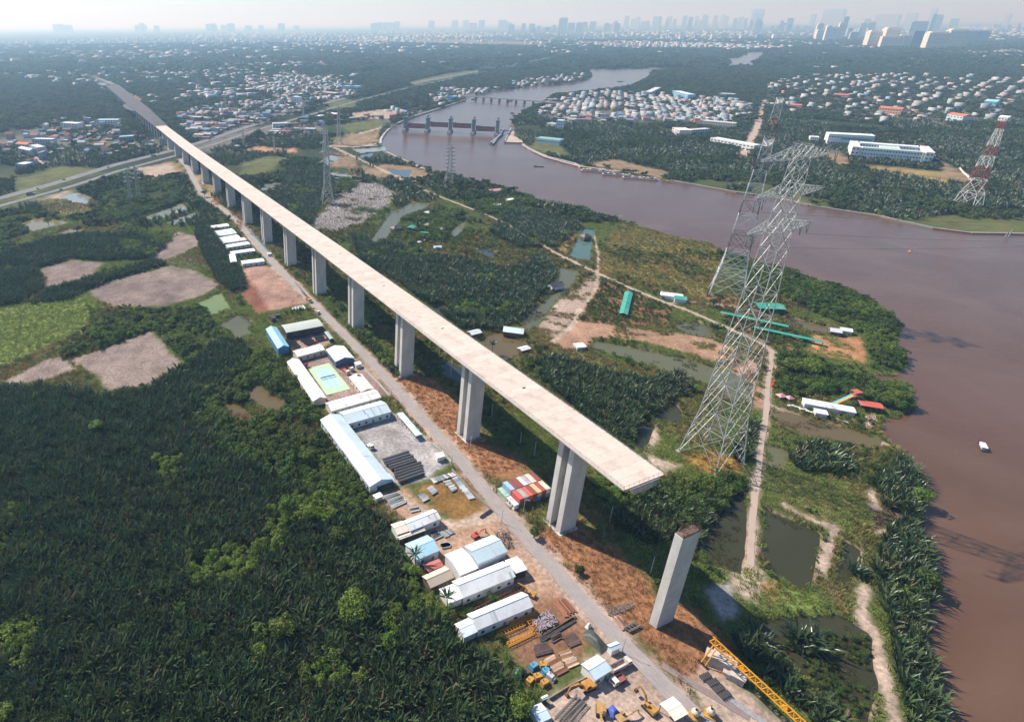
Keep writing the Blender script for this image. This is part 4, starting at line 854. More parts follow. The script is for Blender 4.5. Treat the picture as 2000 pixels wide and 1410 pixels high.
PX2 = [((256, 396), (250, 330), 'left of two grey pylons in the wood left of the viaduct'), ((272, 392), (266, 322), 'right of two grey pylons in the wood left of the viaduct'), ((388, 182), (388, 152), 'faint pylon beside the old girder decks'), ((442, 218), (442, 180), 'faint pylon among the roofs above the highway, leftmost'), ((518, 215), (518, 188), 'faint pylon among the roofs above the highway, second'), ((593, 228), (593, 198), 'faint pylon standing close above the highway'), ((536, 293), (536, 266), 'small pylon beside the orange earth mound'), ((476, 288), (476, 258), 'small pylon left of the orange earth mound'), ((634, 300), (634, 238), 'slender pylon near the round white tanks'), ((555, 170), (555, 135), 'far pylon in front of the dark wood'), ((662, 282), (664, 205), 'slender pylon right of the round white tanks')]
for b_, tp, lb in PX2:
    h = upright(b_, tp); p = at(*b_); pylon('lattice_pylon', 'grey ' + lb if not lb.startswith(('faint', 'far', 'small', 'slender')) else lb, p, [(0, h * .17), (h * .25, h * .09), (h, h * .03)], 6, R(12), [(h * .62, h * .13, 1.6), (h * .75, h * .12, 1.6), (h * .88, h * .10, 1.4)], .55, .36, [M_galv], ins=False, group=None)
# conductors
M_wire = mat('conductor', (.10, .10, .11), .6)
def cable(name, label, spans, sag, group):
    mb = MB()
    for p, q in spans:
        p, q = Vector(p), Vector(q); n = 14
        pts = [p.lerp(q, i / n) - Vector((0, 0, 4 * sag * (i / n) * (1 - i / n))) for i in range(n + 1)]
        for a, b_ in zip(pts[:-1], pts[1:]): mb.beam(a, b_, .07, n=3)
    return tag(mb.build(name, M_wire), label, 'power line', group)
ca, sa = math.cos(R(24)), math.sin(R(24)); rwp = Vector((1080, 560, 0))
for (z, hl), nm in zip(((115, 20), (130, 21.5), (145, 24)), ('lowest', 'middle', 'highest')):
    sp = []
    for sx in (-1, 1):
        p = Vector((MAIN_C[0] + ca * sx * hl, MAIN_C[1] + sa * sx * hl, z)); sp.append((p, rwp + Vector((-sa * 0 + sx * 12, sx * -10, z * .62))))
    cable('power_line', f'{nm} pair of thin conductors crossing the river from the nearest pylon', sp, 26, 'conductors of the nearest pylon')
# ------------------------------------------------------------------ site camp: sheds, stores, stock and machines
M_roof = cmat('metal_roof', .5, .42, .16, .35, ribs=1.6, dirt=(.36, .31, .27)); M_wall = cmat('painted_wall', .85, .35, .3); M_paint = cmat('machine_paint', .55, .8, 1.2, .35, dirt=(.14, .09, .06)); M_tin = cmat('rusty_tin', .7, .9, .35, dirt=(.22, .09, .05)); M_stone = cmat('stock_concrete', .9, .6, .9, dirt=(.13, .11, .10)); M_far_paint = cmat('far_plaster', .85, .25, .15, dirt=(.25, .23, .22))
M_glass = mat('dark_glass', (.03, .04, .05), .15, spec=.6); M_tyre = mat('rubber', (.02, .02, .02), .9); M_door = mat('door_panel', (.16, .18, .20), .6)
def cobj(o, c): o.color = (*c, 1); return o
RC = dict(rwhite=(.82,.82,.81), rpale=(.66,.73,.78), rblue=(.50,.63,.67), rsky=(.36,.60,.73), rsky2=(.25,.50,.68), rsky3=(.55,.69,.76), rice=(.52,.64,.71), rgrey=(.60,.61,.64), rcream=(.68,.62,.51), rcream2=(.74,.68,.57), rbeige=(.47,.39,.30), rgreen=(.42,.47,.44), rteal=(.32,.43,.42), rdark=(.05,.05,.055), rscrap=(.42,.12,.10), rred=(.55,.10,.07), rnet=(.03,.30,.22), rpink=(.55,.25,.27), rthatch=(.075,.062,.055), rtile=(.42,.12,.07))
WC = dict(wwhite=(.66,.67,.66), wshade=(.04,.04,.045), wice=(.55,.60,.64), wcream=(.62,.54,.44), wnavy=(.05,.11,.19), wblue=(.06,.21,.42), wbrown=(.12,.085,.065), wpale=(.58,.63,.68), wopen=None)  # near-black entry puts the shade inside open-fronted sheds into the wall colour
def shed(name, label, cat, cen, L, w, yaw, ez, rise, roof, wall, group=None, arch=False, win=True, hip=False):
    cen = Vector((cen.x, cen.y, 0)); t = thing(name, label, cat, cen, yaw, group); a, b = L / 2, w / 2; ia, ib = a - .35, b - .35
    rc, wc = RC.get(roof, roof), (WC[wall] if isinstance(wall, str) else wall)
    fac = Vector((-math.sin(yaw), math.cos(yaw), 0)); cs = -1 if fac.y > 0 else 1      # long wall that faces the drone
    if wc is not None:
        mb = MB(); pk = ez + rise * (ib / b) - .15
        prof = [(-ib, 0), (ib, 0), (ib, ez - .1)] + ([] if hip else [(0, pk)]) + [(-ib, ez - .1)]
        i = len(mb.v); M_ = Matrix.Rotation(R(90), 4, 'Z'); mb.ext(prof, -ia, ia, Matrix(((0, 1, 0, 0), (1, 0, 0, 0), (0, 0, 1, 0), (0, 0, 0, 1))))
        wl = cobj(mb.build('wall', M_wall, t), wc)
        if win and ez > 2.5 and L > 7 and wall not in ('wshade',):
            n = max(2, int(L / 4.2)); me = MB().box(-.65, .65, -.05, .05, -.6, .6).mesh('window', M_glass)
            for k in range(n):
                if k == n // 2: o = MB().box(-.55, .55, -.05, .05, 0, 2.1).build('door', M_door, t, (-ia + (k + .5) * 2 * ia / n, cs * (ib + .03), .02))
                else: new_obj('window', me, t, (-ia + (k + .5) * 2 * ia / n, cs * (ib + .03), min(ez - 1.2, 1.7)))
    else:
        for x in np.linspace(-ia, ia, max(2, int(L / 5) + 1)):
            for y in (-ib, ib): MB().beam((x, y, 0), (x, y, ez), .22).build('post', M_door, t)
    th = .14
    if arch:
        mb = MB(); n = 8; pr = [(b * (-1 + 2 * k / n), ez + rise * (1 - (-1 + 2 * k / n) ** 2)) for k in range(n + 1)]; mb.ext(pr + [(x, z - th) for x, z in reversed(pr)], -a, a, Matrix(((0, 1, 0, 0), (1, 0, 0, 0), (0, 0, 1, 0), (0, 0, 0, 1)))); cobj(mb.build('roof', M_roof, t), rc)
    elif hip:
        mb = MB(); r = max(a - b, .01); top = [Vector((-r, 0, ez + rise)), Vector((r, 0, ez + rise))]; c = [Vector((-a, -b, ez)), Vector((a, -b, ez)), Vector((a, b, ez)), Vector((-a, b, ez))]
        mb.quad(c[0], c[1], top[1], top[0]); mb.quad(c[2], c[3], top[0], top[1]); mb.poly([c[1], c[2], top[1]]); mb.poly([c[3], c[0], top[0]]); mb.quad(*[p + Vector((0, 0, -.02)) for p in reversed(c)]); cobj(mb.build('roof', M_roof, t), rc)
    else:
        for sy in (-1, 1):
            mb = MB(); P = [(-a, sy * b, ez), (a, sy * b, ez), (a, 0, ez + rise), (-a, 0, ez + rise)]; Q = [(x, y, z + th) for x, y, z in P]
            mb.poly(Q if sy < 0 else Q[::-1]); mb.poly(P[::-1] if sy < 0 else P)
            for k in range(4): mb.quad(P[k], P[(k + 1) % 4], Q[(k + 1) % 4], Q[k])
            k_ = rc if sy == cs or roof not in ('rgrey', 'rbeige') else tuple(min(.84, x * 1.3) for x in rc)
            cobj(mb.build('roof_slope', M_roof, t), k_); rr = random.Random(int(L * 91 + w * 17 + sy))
            for q in range(rr.randrange(1, 5) if L > 12 else 0):       # replaced or weathered sheets
                x0 = rr.uniform(-a + .5, a - 1.8); g0, g1 = rr.choice(((0, 1), (0, .5), (.45, 1))); zz = lambda g: ez + rise * g + th + .015; mb = MB(); P = [(x0, sy * b * (1 - g0), zz(g0)), (x0 + 1.05, sy * b * (1 - g0), zz(g0)), (x0 + 1.05, sy * b * (1 - g1), zz(g1)), (x0, sy * b * (1 - g1), zz(g1))]
                mb.poly(P if sy < 0 else P[::-1]); f_ = rr.uniform(.62, .9); cobj(mb.build('roof_sheet', M_roof, t), tuple(c * f_ for c in k_))
        cobj(MB().box(-a, a, -.18, .18, ez + rise + th - .05, ez + rise + th + .06).build('ridge_cap', M_roof, t), tuple(min(.85, x * 1.08) for x in rc))
    return t
for (A, B_, C_, ez, rise, roof, wall, lab), (cen, L, w, yaw) in zip(SHEDS, SHED_GEO):
    shed('site_shed', lab, 'shed', cen, L, w, yaw, ez, rise, roof, wall, 'site camp buildings', arch=(roof == 'rgreen'))
# farm and riverside huts: centre pixel, length, width, yaw, eave, rise, roof, wall, label
HUTS = [((774,450),12,8,30,3,2.6,'rthatch','wbrown','dark thatched hut at the pond mouth, lowest of the pond huts'), ((786,428),6,5,10,2.6,1.6,'rthatch','wbrown','tiny dark hut standing out in the long pond'), ((839,444),11,8,35,3,2.4,'rthatch','wbrown','dark thatched hut right of the green roof'), ((865,452),9,7,35,2.8,2,'rthatch','wbrown','smaller thatched hut by the narrow pond arm'),
 ((804,449),10,7,60,2.8,1.2,'rnet','wbrown','small bright green roof among the pond huts'), ((832,459),12,4,-15,2.6,.4,'rnet','wopen','low green net roof below the bright green roof'), ((828,471),22,4,48,1.2,.2,'rgrey','wbrown','long grey walkway roof beside the pond huts'), ((854,486),8,5,5,1.8,1.2,'rsky3','wice','small pale blue tunnel house near the pond huts'),
 ((1084,563),13,8,24,3,2.0,'rdark','wpale','dark roofed fishing hut on the long olive pond'), ((1143,467),10,8,20,3,2.8,'rthatch','wbrown','thatched hut standing in the teal pond'), ((1002,653),14,9,-18,3.2,2.0,'rsky3','wbrown','pale green roofed pavilion on the brown pond'), ((926,656),9,6,25,2.8,1.2,'rpale','wbrown','small pale roof close to the viaduct edge by the brown pond'), ((1023,686),8,5,25,2.2,.5,'rgrey','wbrown','low grey roof on the far shore of the brown pond'),
 ((1131,681),7,6,10,2.6,.4,'rwhite','wwhite','tiny white roofed hut at the end of the canal'), ((1222,597),46,6,62,2.4,.9,'rnet','wopen','long narrow green net roof in the orchard'), ((1310,583),16,8,-22,3.2,1.2,'rpale','wwhite','white end of the white and green roadside shed'), ((1327,589),9,8,-22,3.2,1.2,'rnet','wwhite','green end of the white and green roadside shed'),
 ((1499,607),19,11,-8,4,1.6,'rnet','wopen','wide green pavilion roof behind the nearest pylon'), ((1470,630),42,3.6,-35,2.8,.7,'rnet','wopen','left half of the long green covered walkway'), ((1537,660),40,3.6,-35,2.8,.7,'rnet','wopen','right half of the long green covered walkway'), ((1629,653),7,6,-25,2.8,1.8,'rgrey','wbrown','small grey roofed hut at the bare earth field'), ((1650,651),7,5,-25,2.6,1.4,'rwhite','wwhite','small white hut at the bare earth field'),
 ((1615,801),24,6.5,-24,3.2,.6,'rgrey','wwhite','long pale grey roof in the waterside park'), ((1695,800),11,6,-20,3.6,.8,'rred','wopen','bright red canopy roof in the waterside park'), ((1524,779),5,4,10,2.4,1.2,'rpink','wopen','larger pink parasol roof at the park entrance'), ((1540,783),4,3.5,10,2.4,1.2,'rpink','wopen','smaller pink parasol roof at the park entrance'), ((1600,812),6,5,-24,2.8,.4,'rwhite','wwhite','small white kiosk below the long pale park roof'),
 ((961,378),24,10,18,4,1.6,'rpink','wwhite','long pink roofed house on the near river bank'), ((995,395),9,7,20,3.4,1.2,'rwhite','wwhite','white roofed house right below the pink roofed house'), ((970,404),9,6,25,3,.8,'rpale','wwhite','small pale roofed house left of the white roofed house'), ((835,420),8,6,20,3,1.4,'rwhite','wwhite','small white roof near the upper pond'), ((1376,908),0,0,0,0,0,None,None,None)]
for (u, v), L, w, yaw, ez, rise, roof, wall, lab in HUTS:
    if lab: shed('hut', lab, 'hut', at(u, v), L, w, R(yaw), ez, rise, roof, wall, 'farm and waterside huts', win=False, hip=roof in ('rthatch', 'rpink') and L < 14)
# ---- containers
TB = math.atan2(BT.y, BT.x)
def container_parts():
    mb = MB(); L, w, h = 6.06, 2.44, 2.59; n = 18                       # y along the length
    for sx in (-1, 1):
        pts = [(sx * (w / 2 - (.0 if k % 4 in (0, 1) else .07)), -L / 2 + L * k / (2 * n)) for k in range(2 * n + 1)]
        for (x0, y0), (x1, y1) in zip(pts[:-1], pts[1:]): mb.quad((x0, y0, .12), (x1, y1, .12), (x1, y1, h - .06), (x0, y0, h - .06))
    mb.quad((-w / 2, L / 2 - .05, .1), (w / 2, L / 2 - .05, .1), (w / 2, L / 2 - .05, h), (-w / 2, L / 2 - .05, h)); mb.quad((-w / 2, -L / 2 + .1, h - .05), (w / 2, -L / 2 + .1, h - .05), (w / 2, L / 2 - .05, h - .05), (-w / 2, L / 2 - .05, h - .05))
    body = mb.mesh('body', M_tin); mb = MB()
    for sx in (-1, 1):
        for sy in (-1, 1): mb.box(sx * w / 2 - .08, sx * w / 2 + .08, sy * L / 2 - .08, sy * L / 2 + .08, 0, h)
        for z in (.06, h - .03): mb.box(sx * w / 2 - .06, sx * w / 2 + .06, -L / 2 + .08, L / 2 - .08, z - .06, z + .03)
    frame = mb.mesh('frame', M_tin); mb = MB().box(-.58, .58, -.04, .04, .15, h - .1)
    for x in (-.3, .3): mb.beam((x, -.08, .2), (x, -.08, h - .15), .06)
    return body, frame, mb.mesh('door', M_tin), L, w, h
cb, cf, cd, CL, CW, CH = container_parts()
def container(p, col, lab, z, windows=False):
    t = thing('shipping_container', lab, 'container', Vector((p.x, p.y, z)), TB, 'containers beside the access road'); col2 = tuple(min(.8, c * 1.15) for c in col)
    cobj(new_obj('body', cb, t), col); cobj(new_obj('frame', cf, t), tuple(c * .85 for c in col))
    for sx in (-.6, .6): cobj(new_obj('door', cd, t, (sx, -CL / 2 + .04, 0)), col2)
    if windows:
        for y in (-1.8, 0.2, 1.9): MB().box(-.03, .03, -.4, .4, -.4, .4).build('window', M_glass, t, (-CW / 2 - .02, y, 1.5))
    return t
O = at(1015.6, 975.2, 5.2); O.z = 0; O = O + BT * CW / 2 + BD * CL / 2
row1 = [((.50,.10,.09),'pinkish red'),((.33,.35,.34),'grey green'),((.55,.12,.10),'bright red'),((.22,.07,.04),'rust brown'),((.55,.40,.27),'tan'),((.33,.08,.06),'dark red'),((.66,.62,.52),'off white')]
row2 = [((.30,.45,.60),'blue and grey'),((.20,.07,.07),'maroon'),((.26,.06,.06),'deep red'),((.48,.56,.64),'pale blue'),((.42,.37,.40),'lilac grey'),((.66,.57,.46),'cream'),((.24,.06,.07),'wine red')]
low = [(.05,.14,.22),(.08,.10,.12),(.20,.06,.05),(.04,.18,.35),(.05,.20,.38),(.10,.04,.04),(.30,.33,.36)]; lown = ['navy blue','black','dark red','blue','bright blue','dark brown','grey']
for k in range(7):
    container(O + BT * (k * (CW + .07)), low[k], f'{lown[k]} bottom container of the front row under the {row1[k][1]} one', 0); container(O + BT * (k * (CW + .07)), *row1[k][:1], f'{row1[k][1]} container on top of the front container row', CH + .01)
    q = O + BT * (k * (CW + .07)) + BD * (CL + .35); container(q, low[(k + 3) % 7], f'bottom container of the back row under the {row2[k][1]} one', 0); container(q, row2[k][0], f'{row2[k][1]} container on top of the back container row', CH + .01)
container(O - BT * (CW + .25), (.72,.72,.72), 'white site cabin container with dark windows at the road end of the stack', 0, True); container(O - BT * (CW + .25) + BD * (CL + .35), (.33,.55,.45), 'single pale green container at the road end of the stack', 0)
# ---- stock lying in rows
ORD = lambda n: f'{n}{"th" if 10 <= n % 100 <= 20 else {1: "st", 2: "nd", 3: "rd"}.get(n % 10, "th")}'
def rows(name, lab, cat, grp, n, A, B_, C_, D_, r, m, col, box=False, z0=0.0, jit=.15, alt=None):
    rr = random.Random(int(A[0] * 7 + A[1]))
    p0, p1, q0, q1 = at(*A), at(*B_), at(*C_), at(*D_)
    for k in range(n):
        f = k / max(n - 1, 1); a, b_ = p0.lerp(q0, f), p1.lerp(q1, f); d = (b_ - a); a = a + d * rr.uniform(-.06, .06) * (jit > 0); Ln = d.length * rr.uniform(.93, 1.05)
        mb = MB()
        if box: mb.box(0, Ln, -r, r, 0, 2 * r); mb.box(.0, Ln, -r * 1.5, r * 1.5, 2 * r, 2 * r + .06)
        else:
            mb.tube((0, 0, r), (Ln, 0, r), r, 12)
            mb.tube((-.25, 0, r), (.35, 0, r), r * 1.09, 12)
        o = mb.build(name, m, None, Vector((a.x, a.y, z0)), math.atan2(d.y, d.x) + rr.uniform(-.02, .02)); c = col if alt is None else (col, alt)[rr.random() < .45]; fc_ = rr.uniform(.7, 1.2); o.color = (*[x * fc_ for x in c], 1); tag(o, f'{lab}, {ORD(k + 1)} from top', cat, grp)
Z2 = lambda x, y: (720 + x / 6.714, 870 + y / 6.714); Z5 = lambda x, y: (960 + x / 5.223, 1140 + y / 5.223); Z8 = lambda x, y: (500 + x / 8.814, 600 + y / 8.814); Z6 = lambda x, y: (1180 + x / 5, 1220 + y / 5); Z1 = lambda x, y: (560 + x / 6.41, 660 + y / 6.41)
rows('large_pipe', 'thick dark grey pipe in the row beside the gravel yard', 'pipe', 'ten thick dark pipes', 10, (751.3,900.5), (802.7,884), (783.3,943), (831,926.6), .95, M_stone, (.075,.08,.09))
for i, (a, b_, c, d) in enumerate((((510,570),(650,545),(600,730),(785,690)), ((690,530),(900,485),(890,670),(1050,615)), ((980,470),(1080,445),(1060,610),(1240,570)))):
    rows('thin_pipe', 'thin dark pipe in the ' + ('left', 'middle', 'right')[i] + ' row below the arched store', 'pipe', ('left', 'middle', 'right')[i] + ' row of thin dark pipes', 9, Z8(*a), Z8(*b_), Z8(*c), Z8(*d), .42, M_stone, (.05,.052,.065))
PILES = [('forest side', 12, (200,680),(390,625),(310,830),(500,740)), ('far white', 14, (815,440),(870,500),(1080,370),(1140,405)), ('roadside', 15, (1100,450),(1165,425),(1310,710),(1390,690)), ('middle', 8, (985,490),(1070,470),(1090,610),(1155,580)), ('track side', 6, (650,670),(740,640),(710,740),(790,700)), ('mossy', 5, (770,580),(840,540),(830,650),(900,610)), ('short', 4, (530,840),(650,820),(545,880),(670,850)), ('front heap', 8, (800,1150),(880,1120),(860,1240),(960,1190)), ('crosswise heap', 7, (930,1150),(1010,1210),(1060,1110),(1120,1160)), ('lower heap', 6, (930,1310),(1040,1280),(960,1350),(1080,1330))]
for nm, n, a, b_, c, d in PILES: rows('concrete_pile', f'grey concrete pile, {nm} row of the pile yard', 'concrete pile', f'{nm} row of concrete piles', n, Z2(*a), Z2(*b_), Z2(*c), Z2(*d), .33, M_stone, (.62,.62,.62) if 'white' in nm else (.40,.42,.43), box=True, alt=(.22,.25,.26))
BEAMS = [('pale and brown', 9, (540,790),(640,735),(660,940),(770,880), (.50,.33,.22), (.17,.07,.045)), ('pale', 9, (685,720),(800,680),(780,860),(890,810), (.62,.45,.33), (.30,.16,.10)), ('dark', 5, (430,650),(560,605),(450,740),(630,690), (.10,.05,.04), (.06,.05,.05)), ('upper dark', 6, (720,560),(850,500),(790,650),(905,600), (.13,.06,.045), (.09,.06,.05)), ('roadside rusty', 8, (640,200),(750,340),(740,155),(870,300), (.30,.13,.07), (.20,.08,.05)), ('long black', 3, (490,560),(840,345),(520,585),(860,370), (.05,.045,.045), None), ('small dark', 4, (600,560),(700,510),(620,600),(720,545), (.09,.06,.055), None), ('verge', 4, (1250,360),(1340,480),(1290,350),(1380,460), (.42,.26,.19), (.2,.1,.07))]
for nm, n, a, b_, c, d, c1, c2 in BEAMS: rows('steel_beam', f'rusty steel beam, {nm} row of the beam yard', 'steel beam', f'{nm} row of steel beams', n, Z5(*a), Z5(*b_), Z5(*c), Z5(*d), .26, M_stone, c1, box=True, alt=c2)
# ---- ball court
g = [at(*Z1(*p)) for p in ((265,385),(530,315),(800,640),(500,720))]; bl = [at(*Z1(*p)) for p in ((345,410),(520,375),(690,595),(512,645))]
mg, mbl, mln = mat('court_green', (.42,.58,.38), .8, .5, .4, coords='World', col2=(.32,.48,.30)), mat('court_blue', (.36,.58,.64), .8, .6, .4, coords='World', col2=(.26,.46,.54)), mat('court_line', (.8,.8,.78), .8)
ct = thing('ball_court', 'green and blue painted ball court with a net between the dormitories', 'court'); lift = lambda P, z: [Vector((p.x, p.y, z)) for p in P]
mb = MB(); mb.poly(lift(g, .22)); mb.build('green_apron', mg, ct); mb = MB(); mb.poly(lift(bl, .235)); mb.build('blue_field', mbl, ct)
mb = MB()
for f in (0.0, .28, .5, .72, 1.0):
    p, q = bl[0].lerp(bl[3], f), bl[1].lerp(bl[2], f); mb.beam((p.x, p.y, .25), (q.x, q.y, .25), .12)
for f in (0.0, .12, .5, .88, 1.0):
    p, q = bl[0].lerp(bl[1], f), bl[3].lerp(bl[2], f); mb.beam((p.x, p.y, .252), (q.x, q.y, .252), .12)
mb.build('court_lines', mln, ct); p, q = bl[0].lerp(bl[3], .5), bl[1].lerp(bl[2], .5)
for e in (p, q): MB().beam((e.x, e.y, .2), (e.x, e.y, 1.9), .15).build('net_post', M_door, ct)
mb = MB(); mb.quad((p.x, p.y, .9), (q.x, q.y, .9), (q.x, q.y, 1.7), (p.x, p.y, 1.7)); mb.build('net', M_rail, ct)
# ---- machines
def wheel(mb, x, y, r, w=.35): mb.lathe([(0, -w / 2), (r, -w / 2), (r, w / 2), (0, w / 2)], 12, (x, y, r), 'y')
def truck(lab, u, v, yaw, L, col, bed, load=None, group='site trucks'):
    t = thing('truck', lab, 'truck', at(u, v), R(yaw), group); w = 2.3; mb = MB()
    mb.ext([(L / 2 - 1.9, .75), (L / 2, .75), (L / 2, 1.5), (L / 2 - .25, 2.5), (L / 2 - 1.9, 2.6)], -w / 2, w / 2); cobj(mb.build('cab', M_paint, t), col)
    mb = MB(); mb.quad((L / 2 + .01, -.95, 1.6), (L / 2 + .01, .95, 1.6), (L / 2 - .21, .9, 2.4), (L / 2 - .21, -.9, 2.4)); mb.build('windscreen', M_glass, t)
    for sy in (-1, 1): mb = MB(); mb.quad((L / 2 - 1.5, sy * (w / 2 + .01), 1.55), (L / 2 - .4, sy * (w / 2 + .01), 1.55), (L / 2 - .5, sy * (w / 2 + .01), 2.3), (L / 2 - 1.5, sy * (w / 2 + .01), 2.35)); mb.build('side_window', M_glass, t)
    MB().box(-L / 2, L / 2 - .3, -.45, .45, .6, .85).build('chassis', M_tyre, t); x0, x1 = -L / 2, L / 2 - 2.1; mb = MB(); mb.box(x0, x1, -w / 2, w / 2, .86, 1.0)
    for a in ((x0, x1, -w / 2, -w / 2 + .08), (x0, x1, w / 2 - .08, w / 2), (x0, x0 + .08, -w / 2, w / 2), (x1 - .08, x1, -w / 2, w / 2)): mb.box(*a, 1.0, 1.0 + bed)
    cobj(mb.build('cargo_bed', M_paint, t), load or col)
    for x in ([L / 2 - 1.1, -L / 2 + 1.0] + ([-L / 2 + 2.1] if L > 6.5 else [])):
        for sy in (-1, 1): mb = MB(); wheel(mb, x, sy * (w / 2 - .2), .48); mb.build('wheel', M_tyre, t)
    for sy in (-.8, .8): MB().box(L / 2, L / 2 + .04, sy - .2, sy + .2, .85, 1.1).build('headlight', mln, t)
    return t
def excavator(lab, u, v, yaw, boom=35, col=(.46, .24, .05), s=1.0):
    t = thing('excavator', lab, 'excavator', at(u, v), R(yaw), 'yellow excavators'); t.scale = (s, s, s)
    for sy in (-1, 1): MB().ext([(-1.9, .1), (1.9, .1), (2.2, .45), (1.9, .85), (-1.9, .85), (-2.2, .45)], sy * 1.1 - .28, sy * 1.1 + .28).build('track', M_tyre, t)
    mb = MB(); mb.ext([(-2.2, .95), (1.5, .95), (1.5, 1.6), (.3, 1.9), (-2.0, 1.9), (-2.3, 1.6)], -1.3, 1.3); cobj(mb.build('body', M_paint, t), col); mb = MB(); mb.ext([(0.1, 1.0), (1.6, 1.0), (1.5, 2.0), (1.1, 2.9), (.1, 2.9)], .35, 1.3); cb_ = cobj(mb.build('cab', M_paint, t), col); MB().box(.25, 1.3, 1.3, 1.33, 1.7, 2.6).build('window', M_glass, cb_)
    a = R(boom); e = Vector((1.4 + 5.2 * math.cos(a), -.2, 1.4 + 5.2 * math.sin(a))); mid = Vector((1.4 + 2.7 * math.cos(a + .25), -.2, 1.4 + 2.9 * math.sin(a + .25))); bk = e + Vector((.9, 0, -2.9))
    mb = MB(); mb.beam((1.3, -.2, 1.4), mid, .45, .6); mb.beam(mid, e, .6, .35); cobj(mb.build('boom', M_paint, t), col); mb = MB(); mb.beam(e, bk, .42, .25); cobj(mb.build('stick', M_paint, t), col)
    mb = MB(); mb.ext([(bk.x - .1, bk.z), (bk.x + .5, bk.z - .1), (bk.x + .3, bk.z - .9), (bk.x - .5, bk.z - 1.0), (bk.x - .8, bk.z - .5)], -.75, .35); mb.build('bucket', M_steel, t); MB().tube((1.6, -.2, 1.3), mid - Vector((.2, 0, .3)), .1, 6).build('hydraulic_ram', M_galv, t); return t
truck('large dump truck with sand coloured tipper beside the pale blue hut', *Z5(1310, 850), 24, 8.4, (.60,.55,.50), 1.3, (.62,.52,.46)); truck('small white truck with an open cage bed in the machine yard', *Z5(1285, 1000), 205, 5.6, (.70,.66,.60), .6, (.26,.10,.09)); truck('white cab truck parked on the access road by the red brick yard', 617.5, 610, -60, 9, (.72,.72,.72), .8, (.45,.28,.16))
truck('flatbed truck with red loads beside the grey hall', *Z1(740, 430), -62, 7.5, (.65,.65,.66), .5, (.45,.12,.06)); truck('second red loaded truck behind the flatbed at the grey hall', *Z1(790, 390), -62, 7.5, (.62,.60,.60), .5, (.50,.16,.08)); truck('dark truck driving on the highway at the left edge', 60, 381.5, 16, 10, (.16,.18,.20), 2.2, (.12,.14,.17), 'highway traffic'); truck('grey truck waiting on the highway near the viaduct', 300, 305.5, 20, 9, (.40,.42,.44), 2.0, (.45,.47,.5), 'highway traffic')
truck('white pickup parked in the gravel yard', *Z1(1040, 1370), -58, 5.2, (.75,.75,.74), .4)
excavator('yellow excavator with raised arm beside the cream canopy', *Z6(440, 830), 118, 52); excavator('orange yellow excavator above the dark bar cages', *Z5(975, 1060), 200, 25, (.42,.20,.04), 1.15); excavator('yellow machine with folded arm next to the blue tarpaulin', *Z5(1110, 1310), 250, 15, (.42,.26,.09)); excavator('small excavator with dark roof behind the lowest white shed', *Z5(395, 120), 140, 20, (.42,.22,.05), .85); excavator('second yellow machine below the blue tarpaulin', *Z5(1330, 1385), 20, 12, (.40,.25,.11), .9); excavator('small red digger parked behind the large pale blue workshop', *Z2(1400, 1200), 30, 20, (.42,.07,.05), .8)
# mobile crane on the road: long boom lying low over the brick yard
t = thing('mobile_crane', 'mobile crane on the road with its long dark boom over the brick yard', 'crane', at(604, 589), R(118)); MB().box(-4, 4, -1.25, 1.25, .9, 1.4).build('carrier', M_door, t)
for x in (-3, -1.8, 1.8, 3):
    for sy in (-1.05, 1.05): mb = MB(); wheel(mb, x, sy, .5); mb.build('wheel', M_tyre, t)
cobj(MB().box(-2.0, 1.2, -1.2, 1.2, 1.4, 2.6).build('housing', M_paint, t), (.55,.27,.04)); MB().beam((0, 0, 2.5), (27, 0, 7), .8, .4).build('boom', mat('dark_boom', (.16,.09,.06), .8), t); cobj(MB().box(2.4, 4, -1.2, 1.2, 1.4, 2.8).build('cab', M_paint, t), (.55,.27,.04))
# ---- yellow launching gantry
M_yel = mat('crane_yellow', (.60,.27,.015), .5, .4, .8, spec=.4, col2=(.55,.25,.02))
gA, gB = at(1391, 1246, 9.5), at(1640, 1476, 9.5); gd = (gB - gA); GL = gd.length
gt = thing('lattice_gantry', 'long yellow lattice gantry beam on splayed legs beside the wet ditch', 'gantry crane', Vector((gA.x, gA.y, 0)), math.atan2(gd.y, gd.x))
for y, z, nm in ((-.95, 8.6, 'lower_chord'), (.95, 8.6, 'lower_chord'), (0, 10.4, 'upper_chord')): MB().beam((0, y, z), (GL, y, z), .3).build(nm, M_yel, gt)
n = int(GL / 2.0); sg = [MB(), MB(), MB()]
for k in range(n):
    x0, x1 = GL * k / n, GL * (k + 1) / n; xm = (x0 + x1) / 2
    for i, y in enumerate((-.95, .95)): sg[i].beam((x0, y, 8.6), (xm, 0, 10.4), .2); sg[i].beam((xm, 0, 10.4), (x1, y, 8.6), .2)
    sg[2].beam((x0, -.95, 8.6), (x1, .95, 8.6), .16); sg[2].beam((x0, -.95, 8.6), (x0, .95, 8.6), .16)
for m_ in sg: o = m_.build('lacing', M_yel, gt); o['kind'] = 'stuff'
for x in (1.5, GL - 2):
    for sy in (-1, 1): lg = MB().beam((x, sy * .8, 8.6), (x - .6, sy * 3.4, .5), .34).build('leg', M_yel, gt); MB().beam((x + 1.2, sy * .8, 8.6), (x + .9, sy * 3.4, .5), .26).build('brace', M_yel, lg); MB().box(x - 1.6, x + 1.8, sy * 3.4 - .35, sy * 3.4 + .35, 0, .6).build('bogie', M_tyre, lg)
for x in (GL * .28, GL * .62): MB().box(x - .9, x + .9, -.7, .7, 8.2, 9.4).build('trolley', M_yel, gt)
